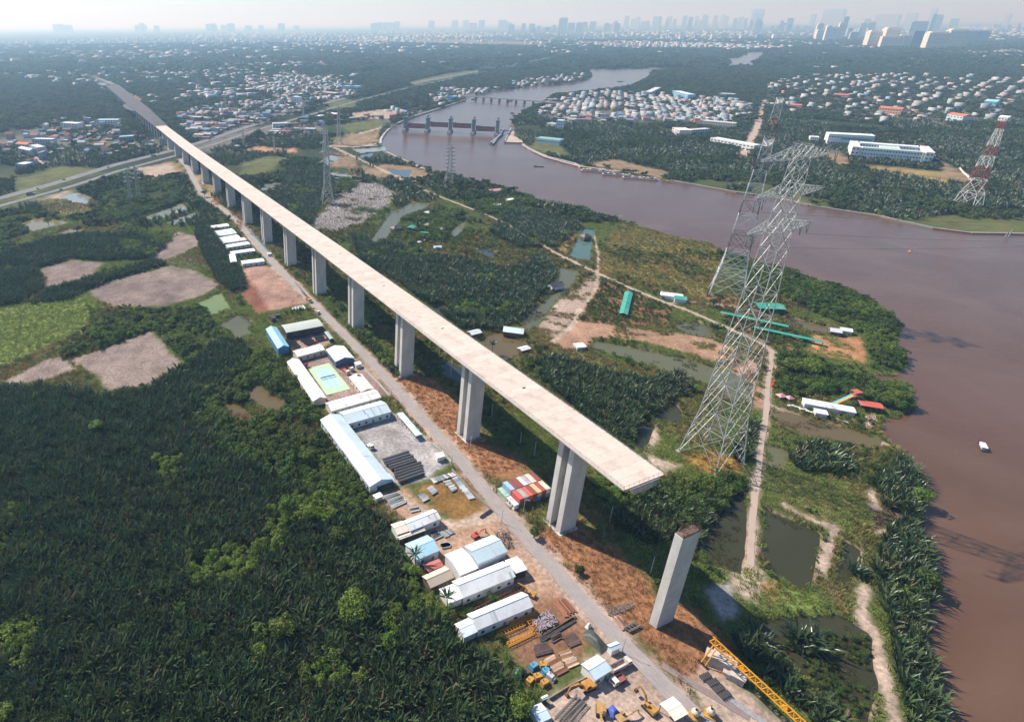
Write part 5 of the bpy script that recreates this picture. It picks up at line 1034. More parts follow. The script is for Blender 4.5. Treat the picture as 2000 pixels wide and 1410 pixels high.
# ---- other yard things
def frame(name, lab, cat, P, n, w, m, z=.5, h=1.4, grp=None):
    a, b_, c, d = [at(*q) for q in P]; t = thing(name, lab, cat, a, 0, grp); o = a; k = lambda p, zz: Vector((p.x - o.x, p.y - o.y, zz))
    for p, q in ((a, b_), (d, c)):
        for zz in (.2, h): MB().beam(k(p, zz), k(q, zz), w).build('chord', m, t)
    mb = MB()
    for i in range(n):
        f0, f1 = i / n, (i + 1) / n; p0, p1, q0, q1 = a.lerp(b_, f0), a.lerp(b_, f1), d.lerp(c, f0), d.lerp(c, f1)
        mb.beam(k(p0, .2), k(p1, h), w * .7); mb.beam(k(q0, .2), k(q1, h), w * .7); mb.beam(k(p0, h), k(q0, h), w * .7); mb.beam(k(p0, .2), k(q1, .2), w * .6)
    mb.build('lacing', m, t)['kind'] = 'stuff'; return t
frame('steel_truss', 'upper yellow steel truss lying behind the scrap heap', 'truss', [Z5(170,415),Z5(490,285),Z5(500,315),Z5(185,440)], 10, .13, M_yel, grp='yellow trusses'); frame('steel_truss', 'middle yellow steel truss lying in the beam yard', 'truss', [Z5(50,515),Z5(330,400),Z5(345,440),Z5(90,555)], 9, .13, M_yel, grp='yellow trusses'); frame('steel_truss', 'lowest yellow steel truss at the forest edge', 'truss', [Z5(150,620),Z5(430,490),Z5(440,520),Z5(170,650)], 9, .13, M_yel, grp='yellow trusses'); frame('steel_truss', 'short yellow steel truss lying crosswise', 'truss', [Z5(335,365),Z5(420,500),Z5(470,480),Z5(385,345)], 6, .13, M_yel, grp='yellow trusses')
frame('bar_cage', 'left dark reinforcing bar cage lying in the machine yard', 'bar cage', [Z5(640,1380),Z5(870,1150),Z5(905,1175),Z5(690,1405)], 14, .14, M_rail, h=1.6); frame('bar_cage', 'right dark reinforcing bar cage lying in the machine yard', 'bar cage', [Z5(720,1410),Z5(930,1200),Z5(965,1225),Z5(780,1440)], 14, .14, M_rail, h=1.6); frame('bar_cage', 'dark steel frame on the verge opposite the beam yard', 'frame', [Z5(1345,470),Z5(1460,400),Z5(1520,440),Z5(1400,500)], 4, .3, M_rail, h=1.2)
frame('lattice_boom', 'dark rusty lattice boom lying between the two long white sheds', 'boom', [(920,1195),(1020,1147),(1025,1152),(925,1201)], 16, .2, M_steel, h=1.3)
def heap(name, lab, cat, poly, n, col, z=1.2, seed=1, grp=None, alt=None, L=(1, 2.5), r=.14):
    rr = random.Random(seed); P = [at(*q) for q in poly]; o = P[0]; mb = MB()
    for k in range(n):
        a, b_ = rr.random(), rr.random(); p = P[0].lerp(P[1], a).lerp(P[3].lerp(P[2], a), b_); az = rr.uniform(0, 6.28); l = rr.uniform(*L); zz = rr.uniform(.1, z); d = Vector((math.cos(az), math.sin(az), rr.uniform(-.25, .25))) * l
        mb.beam(Vector((p.x - o.x, p.y - o.y, zz)) - d / 2, Vector((p.x - o.x, p.y - o.y, zz)) + d / 2, r * rr.uniform(.7, 1.6))
    ob = mb.build(name, M_stone, None, o); ob.color = (*col, 1); return tag(ob, lab, cat, grp, 'stuff')
heap('scrap_heap', 'lilac grey heap of steel clamps and scrap in the beam yard', 'scrap heap', [Z5(410,400),Z5(560,280),Z5(680,400),Z5(490,490)], 260, (.36,.30,.34)); heap('scrap_heap', 'dark scrap bars on the verge across the road', 'scrap heap', [Z5(1170,250),Z5(1420,200),Z5(1450,240),Z5(1210,330)], 140, (.20,.15,.13), .6); heap('scrap_heap', 'dark timber heap behind the pale blue workshop', 'scrap heap', [(965,1040),(990,1030),(1003,1070),(985,1075)], 90, (.10,.08,.08), .9); heap('scrap_heap', 'rusty steel heap beneath the viaduct at the far piers', 'scrap heap', [(445,408),(470,400),(500,440),(470,447)], 200, (.30,.11,.06), 1.3, L=(2, 6), r=.3); heap('scrap_heap', 'orange steel heap nearest the far roadside piers', 'scrap heap', [(410,392),(430,383),(442,395),(425,402)], 90, (.50,.20,.05), 1.2, L=(2, 5), r=.3); heap('scrap_heap', 'brown formwork scrap next to the far roadside huts', 'scrap heap', [(475,437),(500,432),(520,455),(495,462)], 120, (.36,.22,.16), 1.0, L=(2, 5), r=.3)
def blk(name, lab, u, v, yaw, parts, grp, cat):
    t = thing(name, lab, cat, at(u, v), R(yaw), grp)
    for nm, b_, c in parts: cobj(MB().box(*b_).build(nm, M_paint, t), c)
    return t
Y, Bl, K = (.46,.25,.05), (.06,.30,.48), (.06,.07,.09)
for i, (x, y, yw, c, lab) in enumerate(((430,850,30,Bl,'upper bright blue generator in the machine heap'), (550,900,30,Bl,'right bright blue generator in the machine heap'), (350,920,20,K,'black covered machine in the heap of generators'), (270,930,60,Bl,'dark blue frame machine at the forest side of the heap'), (390,1000,40,Y,'yellow hoist at the lower left of the machine heap'), (470,960,15,Y,'yellow winch in the middle of the machine heap'), (530,840,0,Y,'small yellow motor at the top of the machine heap'), (600,960,-50,(.45,.47,.5),'grey pump at the right of the machine heap'), (540,1020,25,Y,'lowest yellow winch of the machine heap'))):
    blk('site_machine', lab, *Z5(x, y), yw, [('base_frame', (-1.7, 1.7, -1, 1, 0, .35), tuple(k * .5 for k in c)), ('housing', (-1.3, .9, -.85, .85, .36, 1.7), c), ('control_box', (.95, 1.5, -.5, .5, .36, 1.2), tuple(min(.7, k * 1.2) for k in c)), ('exhaust', (-.6, -.4, .2, .4, 1.71, 2.3), K)], 'heap of site machines', 'machine')
for i, (x, y, lab) in enumerate(((880,890,'left mixer drum at the lower edge'), (1030,880,'right mixer drum at the lower edge'))):
    t = thing('concrete_mixer', 'white and yellow ' + lab, 'mixer', at(*Z6(x, y)), R(60 * i), 'mixers'); mb = MB(); mb.lathe([(.25, 0), (1.1, .7), (1.3, 1.4), (.9, 2.3), (.45, 2.7)], 14, (0, 0, .6)); cobj(mb.build('drum', M_paint, t, smooth_=True), (.66,.58,.48)); cobj(MB().box(-1.6, 1.6, -1.6, 1.6, 0, .5).build('base_frame', M_paint, t), Y); cobj(MB().beam((1.4, 0, .5), (1.6, 0, 3), .3).build('arm', M_paint, t), Y)
for nm, x, y, a, b_, h, lab in (('hopper_house', 1150, 400, 6.5, 4.5, 4.2, 'weathered concrete hopper house under the yellow gantry'), ('hopper_house', 1290, 540, 4, 3, 2.8, 'smaller concrete hopper below the yellow gantry')):
    t = thing(nm, lab, 'hopper', at(*Z6(x, y)), R(-38)); cobj(MB().box(-a / 2, a / 2, -b_ / 2, b_ / 2, 0, h).build('wall', M_stone, t), (.42,.37,.33)); cobj(MB().box(-a / 2 - .3, a / 2 + .3, -b_ / 2 - .3, b_ / 2 + .3, h + .003, h + .25).build('roof', M_stone, t), (.50,.44,.39)); cobj(MB().ext([(-a / 2 - 2.2, 1.5), (-a / 2 - .01, 0.2), (-a / 2 - .01, h * .8), (-a / 2 - 2.2, h * .8)], -b_ / 2, b_ / 2).build('chute', M_stone, t), (.48,.41,.36))
for i, (x, y) in enumerate(((985,515),(1060,575),(1115,635),(1175,695))):
    t = thing('mould_frame', ('first', 'second', 'third', 'fourth')[i] + ' dark toothed mould frame counted from the hopper house', 'mould', at(*Z6(x, y)), R(20), 'mould frames'); cobj(MB().box(-2.2, 2.2, -1.1, 1.1, 0, .25).build('base_plate', M_stone, t), (.30,.26,.24))
    for k in range(5): cobj(MB().box(-1.9 + k * .85, -1.6 + k * .85, -.9, .9, .26, 1.3).build('tooth', M_stone, t), (.07,.07,.075))
cobj(tag(MB().box(-13, 13, -1.3, 1.3, 0, .18).build('casting_bed', M_stone, None, at(*Z6(975, 640)), R(-42)), 'long flat grey brown casting bed along the road side', 'casting bed'), (.22,.17,.16)); cobj(tag(MB().box(-9, 9, -.9, .9, 0, .2).build('casting_bed', M_stone, None, at(*Z6(1320, 790)), R(-50)), 'narrow grey steel casting bed below the toothed moulds', 'casting bed'), (.26,.27,.29))
def tarp(lab, P, col, h, seed):
    a, b_, c, d = [at(*q) for q in P]; o = a; n = 10; V = []; Fc = []
    for i in range(n + 1):
        for j in range(n + 1):
            p = a.lerp(b_, i / n).lerp(d.lerp(c, i / n), j / n); e = min(i, n - i, j, n - j) / (n / 2); q = np.array([[p.x, p.y]]); V.append((p.x - o.x, p.y - o.y, .03 + h * min(1, e * 1.6) * (.55 + .8 * vnoise(q, 2.2, seed)[0])))
    for i in range(n):
        for j in range(n): k = i * (n + 1) + j; Fc.append((k, k + 1, k + n + 2, k + n + 1))
    ob = new_obj('tarpaulin', np_mesh('tarpaulin', V, Fc, M_paint), None, o); ob.color = (*col, 1); tag(ob, lab, 'tarpaulin')
tarp('dark green tarpaulin draped over a long stack by the road', [Z5(920,510),Z5(1010,440),Z5(1200,650),Z5(1120,725)], (.035,.055,.05), 1.8, 3); tarp('crumpled blue tarpaulin in the machine yard', [Z5(1165,1290),Z5(1235,1225),Z5(1320,1320),Z5(1240,1400)], (.04,.10,.42), 1.5, 5); tarp('white sheet bundle at the end of the green tarpaulin', [Z5(950,440),Z5(990,400),Z5(1025,440),Z5(985,475)], (.7,.7,.7), 1.6, 7)
# ---- poles, walls and fences along the access road
M_pole = mat('concrete_pole', (.40,.38,.36), .9)
POLES = sorted([(1130,975),(1043,890),(918,880),(1080,745),(1270,1120),(1190,1020),(960,815),(858,700),(775,640),(690,560),(880,735),(1015,870)], key=lambda q: -q[1])
for i, (u, v) in enumerate(POLES):
    t = thing('utility_pole', f'slim utility pole in the viaduct shade, {ORD(i + 1)} from the lone pier', 'utility pole', at(u, v), R(60), 'utility poles under the viaduct'); MB().beam((0, 0, 0), (0, 0, 9), .3, .2, 6).build('shaft', M_pole, t); MB().beam((-1, 0, 8.2), (1, 0, 8.2), .14).build('crossarm', M_pole, t)
LAMPS = [Z1(1310, 760), Z2(1085, 280), Z2(1740, 1010), Z5(1330, 700), (671, 640), (1022, 1001)]
for (u, v), nm in zip(LAMPS, ('L-shaped office', 'guard cabin', 'dirt track mouth', 'small pale blue hut', 'pipe yard', 'container stack')):
    t = thing('lamp_post', f'thin roadside lamp post beside the {nm}', 'lamp post', at(u, v), BAZ, 'roadside lamp posts'); MB().beam((0, 0, 0), (0, 0, 7.5), .2, .13, 6).build('shaft', M_pole, t); MB().beam((0, 0, 7.4), (1.6, 0, 7.7), .1).build('arm', M_pole, t); MB().box(1.4, 2.1, -.13, .13, 7.62, 7.76).build('lamp_head', M_galv, t)
def wallrun(name, lab, cat, pts, h, w, col):
    P = [at(*q) for q in pts]; t = thing(name, lab, cat, P[0])
    for p, q in zip(P[:-1], P[1:]):
        d = q - p; n = max(1, int(d.length / 3))
        for k in range(n): a = p + d * (k / n) - P[0]; cobj(MB().box(0, d.length / n - .06, -w / 2, w / 2, 0, h).build('panel', M_stone, t, a, math.atan2(d.y, d.x)), tuple(c * random.uniform(.85, 1.15) for c in col))
wallrun('boundary_wall', 'grey concrete wall turning the corner of the pile yard', 'wall', [Z2(1090,330),Z2(1330,600),Z2(1600,850),Z2(1455,950)], 1.5, .2, (.30,.28,.26)); wallrun('hoarding', 'teal blue sheet hoarding along the road at the far piers', 'fence', [(482,447),(505,472),(530,500)], 2.4, .1, (.12,.28,.36)); wallrun('boundary_wall', 'low wall between the beam yard and the machine yard', 'wall', [Z5(590,1180),Z5(800,1050),Z5(1020,945)], 1.2, .25, (.28,.22,.19)); wallrun('boundary_wall', 'pale roadside wall of the gravel yard', 'wall', [Z2(820,0),Z2(960,90),Z2(1080,230)], 1.6, .2, (.5,.48,.46)); wallrun('boundary_wall', 'pale roadside wall of the ball court camp', 'wall', [Z1(970,400),Z1(1140,570),Z1(1290,740)], 1.4, .2, (.55,.54,.52))
cob = lambda lab, u, v, yaw, a, b_, h, grp=None: shed('guard_cabin', lab, 'cabin', at(u, v), a, b_, R(yaw), h, .3, 'rwhite', 'wwhite', grp, win=False)
cob('small white guard cabin beside the gravel yard gate', *Z2(925, 185), 20, 4.5, 3.6, 2.8); cob('white cabin beside the red loaded trucks', *Z1(890, 365), 24, 4.2, 3.6, 2.8); cob('white cabin at the road end of the teal hoarding', 526, 500, 20, 4, 3, 2.6); cob('tiny white cabin at the forest edge of the pile yard', *Z2(120, 715), 30, 4, 3, 2.6)
rows('slab_stack', 'grey precast slab at the end of the red brick yard', 'slab', 'slabs at the brick yard', 5, (572,602), (572,607), (590,598), (597,605), .5, M_stone, (.50,.49,.48), box=True)
# ------------------------------------------------------------------ tidal barrier, river bridge, far bank, villages, city
M_grey = mat('barrier_concrete', (.24,.26,.28), .85, .5, .12, coords='World'); M_gate = mat('gate_red', (.36,.075,.05), .6, .5, .3, col2=(.22,.06,.05)); M_arc = mat('gate_arc', (.55,.27,.20), .6)
tbz = thing('tidal_barrier', 'grey tidal barrier with five towers and red lifting gates across the river', 'barrier', (129.1, 1285.5, 0), math.atan2(-15.0, 43.4)); ST = 46.0
for k in range(5):
    x = k * ST; mb = MB(); mb.box(x - 4.2, x + 4.2, -11, 11, -2, 3.2); pr = mb.build('pier', M_grey, tbz)
    mb = MB()
    for sy in (-4.5, 4.5): mb.box(x - 2.6, x + 2.6, sy - 2.2, sy + 2.2, 3.2, 23)
    mb.box(x - 3.6, x + 3.6, -7.4, 7.4, 23, 26.5)
    for sy in (-5.5, 5.5): mb.box(x - 1.0, x + 1.0, sy - 1, sy + 1, 26.5, 31)
    mb.box(x - 2.4, x + 2.4, -2.2, 2.2, 3.2, 14); mb.build('tower', M_grey, tbz)
    MB().box(x - 2.5, x + 2.5, -15.5, -11.01, -2, 1.4).build('cutwater', M_pole, tbz)
for k in range(4):
    x0, x1 = k * ST + 4.3, (k + 1) * ST - 4.3; up = 8.5 if k in (1, 2) else 4.2; mb = MB(); mb.box(x0, x1, -2, 2, up + 7.5, up + 10); g_ = mb.build('walkway', M_grey, tbz)
    mb = MB(); mb.box(x0 + .5, x1 - .5, -1.0, 1.0, up, up + 7.4); gt_ = mb.build('gate', M_gate, tbz); mb = MB()
    n = 12
    for i in range(n):
        f0, f1 = i / n, (i + 1) / n; z = lambda f: up + 5.4 - 3.2 * 4 * (f - .5) ** 2
        mb.beam((x0 + 2 + (x1 - x0 - 4) * f0, -1.25, z(f0)), (x0 + 2 + (x1 - x0 - 4) * f1, -1.25, z(f1)), .8)
    for i in range(7): xx = x0 + 3 + (x1 - x0 - 6) * i / 6; mb.beam((xx, -1.25, up + .6), (xx, -1.25, up + 6.8), .45)
    mb.build('gate_rib', M_arc, gt_)
MB().box(-34, -4.3, -2, 2, 6.5, 8).build('approach_walkway', M_grey, tbz); MB().box(4 * ST + 4.3, 4 * ST + 30, -2, 2, 6.5, 8).build('approach_walkway', M_grey, tbz)
def wallbar(name, lab, a, b_, w, h, m, z0=-2.0):
    p, q = at(*a), at(*b_); d = q - p; return tag(MB().box(0, d.length, -w / 2, w / 2, z0, h).build(name, m, None, Vector((p.x, p.y, 0)), math.atan2(d.y, d.x)), lab, 'guide wall', 'lock guide walls')
wallbar('guide_wall', 'outer sloping guide wall of the ship lock beside the barrier', (982,262), (958,281), 3, 2.5, M_grey); wallbar('guide_wall', 'middle guide wall of the ship lock beside the barrier', (984,254), (962,283), 3, 2.2, M_grey); wallbar('guide_wall', 'landward guide wall of the ship lock beside the barrier', (998,252), (986,278), 3, 2.5, M_grey)
p = [at(*q) for q in ((986,279),(1021,280),(1022,262),(1000,258))]; mb = MB(); mb.poly([Vector((q.x, q.y, 1.2)) for q in p])
for k in range(4): a, b_ = p[k], p[(k + 1) % 4]; mb.quad((a.x, a.y, -2), (b_.x, b_.y, -2), (b_.x, b_.y, 1.2), (a.x, a.y, 1.2))
tag(mb.build('quay', mat('quay_sand', (.45,.36,.29), .95, .6, .08, coords='World'), None), kind='structure')
a, b_ = at(922, 188.5, 9), at(1068, 199.5, 9); d = b_ - a; BL = d.length; rbz = thing('river_bridge', 'low grey road bridge crossing the river behind the barrier', 'bridge', Vector((a.x, a.y, 0)), math.atan2(d.y, d.x)); MB().box(-30, BL + 60, -5.5, 5.5, 7.6, 9.2).build('deck', M_pole, rbz)
for sy in (-5.3, 5.3): MB().box(-30, BL + 60, sy - .2, sy + .2, 9.2, 10.3).build('parapet', M_pole, rbz)
for k in range(9): x = BL * (k + .5) / 9; MB().box(x - 1.3, x + 1.3, -4.5, 4.5, -2, 7.6).build('pier', M_grey, rbz)
# ---- white college across the river
M_wh = cmat('white_plaster', .8, .15, .2, dirt=(.5,.47,.43))
def block(t, x0, x1, y0, y1, h, col, rows_, nwin, sides='f', roof=None, name='wall', par=.8):
    w = cobj(MB().box(x0, x1, y0, y1, 0, h).build(name, M_wh, t), col); mb = MB()
    for a in ((x0, x1, y0, y0 + .3), (x0, x1, y1 - .3, y1), (x0, x0 + .3, y0 + .31, y1 - .31), (x1 - .3, x1, y0 + .31, y1 - .31)): mb.box(*a, h + .004, h + par)
    cobj(mb.build('parapet', M_wh, t), col)
    if roof: cobj(MB().box(x0 + .35, x1 - .35, y0 + .35, y1 - .35, h + .003, h + .1).build('roof', M_wh, t), roof)
    if nwin:
        ww = (x1 - x0) / nwin * .55; me = MB().box(-ww / 2, ww / 2, -.12, .05, -.9, .9).mesh('window', M_glass); fh = h / rows_
        for r in range(rows_):
            for k in range(nwin): new_obj('window', me, t, (x0 + (k + .5) * (x1 - x0) / nwin, y0 - .02, fh * (r + .55)))
    return w
p, q = at(1658, 309), at(1817, 322.5); d = q - p; LC = d.length; hC = 17.0
t = thing('college_building', 'large white three storey college with courtyards and pale green roofs', 'building', Vector((p.x, p.y, 0)), math.atan2(d.y, d.x)); wt, gr, pk = (.78,.79,.80), (.42,.58,.50), (.62,.52,.48); D_ = 62
block(t, LC * .13, LC * .87, 0, 12, hC, wt, 3, 20, roof=gr); block(t, 0, LC * .1, -2, D_, hC + .6, wt, 3, 2, roof=pk); block(t, LC * .9, LC, -2, D_, hC + .6, wt, 3, 2, roof=pk); block(t, LC * .13, LC * .87, D_ - 14, D_, hC + .2, wt, 3, 20, roof=wt); block(t, LC * .38, LC * .62, 12.1, D_ - 14.1, hC - 1.5, wt, 3, 0, roof=gr)
for x in (LC * .1, LC * .87): cobj(MB().box(x + .02, x + LC * .03 - .02, -1.2, 13, 0, hC + .3).build('stair_tower', M_wh, t), (.55,.68,.50))
me = MB().box(-.05, .12, -1.6, 1.6, -.8, .8).mesh('window', M_glass)
for r in range(3):
    for k in range(6): new_obj('window', me, t, (-.1, 4 + k * 9.5, 5.6 * r + 3))
p, q = at(1613, 284), at(1702, 289); d = q - p; L2 = d.length; t = thing('college_building', 'long white college block with a pale green upper strip', 'building', Vector((p.x, p.y, 0)), math.atan2(d.y, d.x)); block(t, 0, L2, 0, 22, 19, wt, 2, 16, roof=wt); cobj(MB().box(L2 * .28, L2 * .97, -.35, -.02, 10, 16).build('green_facade', M_wh, t), (.40,.60,.45)); MB().box(L2 * .3, L2 * .95, -.5, -.36, 12.3, 13.2).build('window_band', M_glass, t)
p, q = at(1580, 278), at(1597, 279); d = q - p; t = thing('college_gatehouse', 'small white gatehouse left of the long college block', 'building', Vector((p.x, p.y, 0)), math.atan2(d.y, d.x)); block(t, 0, d.length, 0, 12, 9, wt, 2, 4, roof=wt)
wallrun('boundary_wall', 'pale wall with posts around the right end of the college ground', 'wall', [(1820,304),(1850,311),(1868,322),(1880,338),(1900,355)], 2.5, .4, (.7,.68,.65))
# ---- other named buildings: left foot pixel, right foot pixel, depth, height, storeys, windows, wall, roof, label
BLD = [((1067,250),(1083,252),14,9,2,5,(.70,.72,.72),(.35,.46,.42),'low white wing beside the white tower house at the lock'), ((1084,257),(1097,258),14,21,4,3,(.78,.79,.80),(.75,.75,.74),'white tower house at the ship lock'), ((1046,279),(1092,284),20,8,1,10,(.60,.68,.70),(.20,.40,.33),'wide green roofed building on the bank by the ship lock'), ((1368,248),(1433,254),16,12,3,14,(.72,.66,.58),(.60,.56,.52),'long cream school block at the village edge'), ((1311,262),(1325,268),22,12,3,3,(.72,.66,.58),(.62,.56,.5),'cream end block before the village fields'), ((1328,268),(1384,264),14,11,3,12,(.55,.55,.56),(.55,.55,.56),'grey white school wing among the trees'), ((1385,281),(1470,297),16,10,2,12,(.72,.73,.73),(.60,.60,.6),'long white row house with a green court, right bank'), ((1713,224),(1757,228),18,14,3,8,(.72,.42,.27),(.45,.14,.09),'pink and tan block with a red roof on the right bank'), ((1846,235),(1877,240),20,12,2,5,(.55,.66,.74),(.55,.15,.07),'pale blue house with an orange red roof'), ((1918,210),(1942,212),22,14,2,4,(.16,.48,.50),(.25,.52,.54),'turquoise hall with a rounded roof among the villas'), ((1946,240),(1964,242),14,11,2,3,(.75,.72,.74),(.70,.66,.66),'white pavilion just above the red and white pylon'), ((1540,213),(1562,215),14,9,2,6,(.52,.40,.33),(.50,.12,.07),'red roofed house beside the banded pylon tip'), ((1626,192),(1654,194),16,9,2,6,(.55,.36,.28),(.52,.13,.08),'red roofed school left among the villas'), ((1312,187),(1342,195),20,13,3,8,(.25,.48,.68),(.60,.62,.62),'blue hall at the top of the dense village'), ((1404,190),(1432,192),16,10,3,8,(.60,.70,.76),(.62,.66,.68),'pale blue long house at the village end'), ((1270,190),(1290,180),18,13,3,6,(.45,.50,.55),(.5,.52,.54),'grey factory at the river end of the village'), ((60,300),(76,306),14,14,4,3,(.42,.43,.42),(.50,.5,.5),'grey bare four storey house on the left'), ((38,301),(60,306),12,9,2,3,(.52,.58,.66),(.48,.50,.54),'pale blue grey gabled house left of the bare grey house'), ((33,292),(55,294),12,9,2,4,(.45,.53,.50),(.55,.12,.07),'teal house with a red roof at the left edge'), ((235,277),(263,275),16,8,1,5,(.20,.33,.36),(.30,.48,.48),'teal flat roofed hall left of the viaduct'), ((32,332),(50,334),18,9,1,3,(.30,.36,.42),(.60,.63,.66),'blue grey arched shed by the left edge'), ((64,283),(104,284),14,10,3,8,(.50,.55,.60),(.62,.63,.63),'row of pale three storey houses on the left'), ((120,253),(152,255),18,13,3,6,(.66,.67,.68),(.70,.70,.70),'tall white houses at the top of the left village'), ((190,246),(232,246),16,12,3,8,(.60,.66,.70),(.55,.66,.72),'pale blue white house group left of the old decks'), ((570,205),(584,206),16,20,5,3,(.72,.73,.74),(.55,.58,.6),'white block standing above the highway'), ((372,238),(392,239),14,10,2,6,(.60,.55,.53),(.58,.55,.53),'cream two storey house right of the old decks'), ((668,176),(683,177),16,13,3,4,(.35,.55,.68),(.5,.62,.70),'left sky blue block at the far highway side'), ((687,176),(700,177),16,12,3,4,(.38,.58,.72),(.52,.64,.72),'right sky blue block at the far highway side'), ((935,139),(965,140),20,15,4,8,(.20,.22,.24),(.30,.31,.32),'dark unfinished block before the far wood'), ((628,187),(655,189),24,9,1,6,(.42,.30,.26),(.62,.52,.48),'brown industrial hall beside the highway'), ((533,251),(562,250),16,9,2,5,(.66,.66,.68),(.52,.52,.55),'white house with grey roof right of the highway'), ((875,196),(888,197),14,10,2,4,(.12,.42,.66),(.12,.40,.62),'bright blue house on the river bank')]
for (u0, v0), (u1, v1), dp, h, st, nw, wc, rc, lab in BLD:
    p, q = at(u0, v0), at(u1, v1); d = q - p; t = thing('building', lab, 'building', Vector((p.x, p.y, 0)), math.atan2(d.y, d.x), 'larger buildings on the banks'); block(t, 0, d.length, 0, dp, h, wc, st, nw, roof=rc)
    if 'red' in lab or 'gabled' in lab or 'rounded' in lab:
        mb = MB(); r_ = h * .28; mb.ext([(-.6, h + .9), (dp + .6, h + .9), (dp / 2, h + .9 + r_)], -.6, d.length + .6, Matrix(((0, 1, 0, 0), (1, 0, 0, 0), (0, 0, 1, 0), (0, 0, 0, 1)))); cobj(mb.build('gable_roof', M_wh, t), rc)
for i, (u, v) in enumerate(((627, 232), (648, 227))):
    t = thing('round_tank', ('left', 'right')[i] + ' round white water tank roof beside the highway', 'tank', at(u, v), 0, 'round tanks'); mb = MB(); mb.lathe([(17, 0), (17, 5)], 28); mb.build('wall', M_pole, t); mb = MB(); mb.lathe([(18, 5), (18, 5.6), (9, 7.2), (.1, 7.8)], 28); cobj(mb.build('roof', M_wh, t), (.78,.70,.64))
# ---- village houses
HR = [(.16,.36,.60),(.46,.11,.08),(.62,.63,.64),(.52,.54,.56),(.70,.69,.66),(.45,.46,.48),(.36,.46,.58),(.40,.13,.10),(.50,.24,.22),(.60,.55,.48),(.30,.33,.36),(.55,.62,.68)]; HRN = ['bright blue','orange red','white','grey','pale','dull grey','blue','red','pink','beige','dark','pale blue']
HW = [(.70,.70,.69),(.62,.66,.70),(.66,.58,.48),(.52,.56,.60),(.62,.50,.46),(.40,.55,.62)]; HWN = ['white','pale blue','cream','grey','pink','turquoise']
VN = dict(east='dense village across the river', villas='villa quarter at the right', west='roofs between viaduct and highway', north='houses beyond the highway', left='village at the left edge', bank='houses on the far left bank', works='works beside the barrier', middle='houses right of the viaduct')
SPC = dict(east=13.5, villas=30, west=17, north=22, left=24, bank=19, works=30, middle=27)
ORD = lambda n: f'{n}{"th" if 10 <= n % 100 <= 20 else {1: "st", 2: "nd", 3: "rd"}.get(n % 10, "th")}'
BFOOT = [np.array([at(u0, v0)[:2], at(u1, v1)[:2]]) for (u0, v0), (u1, v1), *_ in BLD] + [np.array([at(1658, 309)[:2], at(1817, 322)[:2]])]
cand = []; rh = np.random.default_rng(77)
for vi, (poly, nm) in enumerate(VILLAGES):
    ba = math.atan2(*(poly[1] - poly[0])[::-1]); sx_, sy_ = SPC[nm] * .78, SPC[nm] * 1.2; Rm = np.array([[math.cos(ba), -math.sin(ba)], [math.sin(ba), math.cos(ba)]]); pl = poly @ Rm; lo, hi = pl.min(0), pl.max(0)   # rows of houses along lanes
    gx_, gy_ = np.meshgrid(np.arange(lo[0], hi[0], sx_), np.arange(lo[1], hi[1], sy_)); row_ = np.rint((gy_ - lo[1]) / sy_).astype(int); P = np.stack([gx_.ravel(), (gy_ + (row_ % 2) * -sy_ * .22).ravel()], 1) + rh.normal(0, 1, (gx_.size, 2)) * np.array([sx_ * .10, sy_ * .06]); P = P @ Rm.T; P = P[inside(P, poly)]; P = P[in_frame(P, .02)]; P = P[clear(P, 5, False)]; keep = rh.random(len(P)) < dict(villas=.42, left=.55, middle=.5, works=.45, east=.86).get(nm, .8)
    for bf in BFOOT: keep &= pdist(P, bf, 40) > 16
    keep &= fbm(P, 70, 90 + vi) > (.44 if nm == 'villas' else .36)
    for x, y in P[keep]: cand.append((math.hypot(x, y), x, y, nm, ba))
cand.sort(); NEAR = cand[:300]; REST = cand[300:]
def proj_u(x, y): q = y * math.cos(PITCH) + HC * math.sin(PITCH); return PX + F_PX * x / q
HM = {}
def house_mesh(kind):
    if kind in HM: return HM[kind]
    w = MB().box(-.5, .5, -.5, .5, 0, 1).mesh('wall', M_far_paint); g = MB(); g.ext([(-.56, 1.0), (.56, 1.0), (0, 1.32)], -.55, .55); f = MB().box(-.53, .53, -.53, .53, 1.002, 1.06); f.box(-.2, .2, .05, .45, 1.06, 1.3); s_ = MB(); s_.ext([(-.56, 1.0), (.56, 1.0), (.56, 1.05), (-.56, 1.22)], -.56, .56)
    HM['gable'] = (w, g.mesh('roof', M_far_paint)); HM['flat'] = (w, f.mesh('roof', M_far_paint)); HM['shed'] = (w, s_.mesh('roof', M_far_paint)); HM['win'] = MB().box(-.1, .1, -.02, .01, -.11, .11).mesh('window', M_glass); return HM[kind]
byv = {}
for c in NEAR: byv.setdefault(c[3], []).append(c)
def house_spec(nm):
    st = int(rh.choice([1, 1, 1, 1, 2, 3])) if nm != 'villas' else int(rh.choice([2, 2, 3, 3, 4])); k = ('gable', 'gable', 'shed', 'flat')[rh.integers(0, 4)] if nm != 'villas' else ('gable', 'flat', 'flat')[rh.integers(0, 3)]
    wx, wy = rh.uniform(6, 10), rh.uniform(9, 17)
    if nm in ('west', 'works', 'middle', 'north') and st == 1: wx, wy = rh.uniform(8, 14), rh.uniform(14, 26)
    return st, k, wx, wy, rh.integers(0, len(HR)), rh.integers(0, len(HW))
SN = {1: 'one storey', 2: 'two storey', 3: 'three storey', 4: 'four storey'}
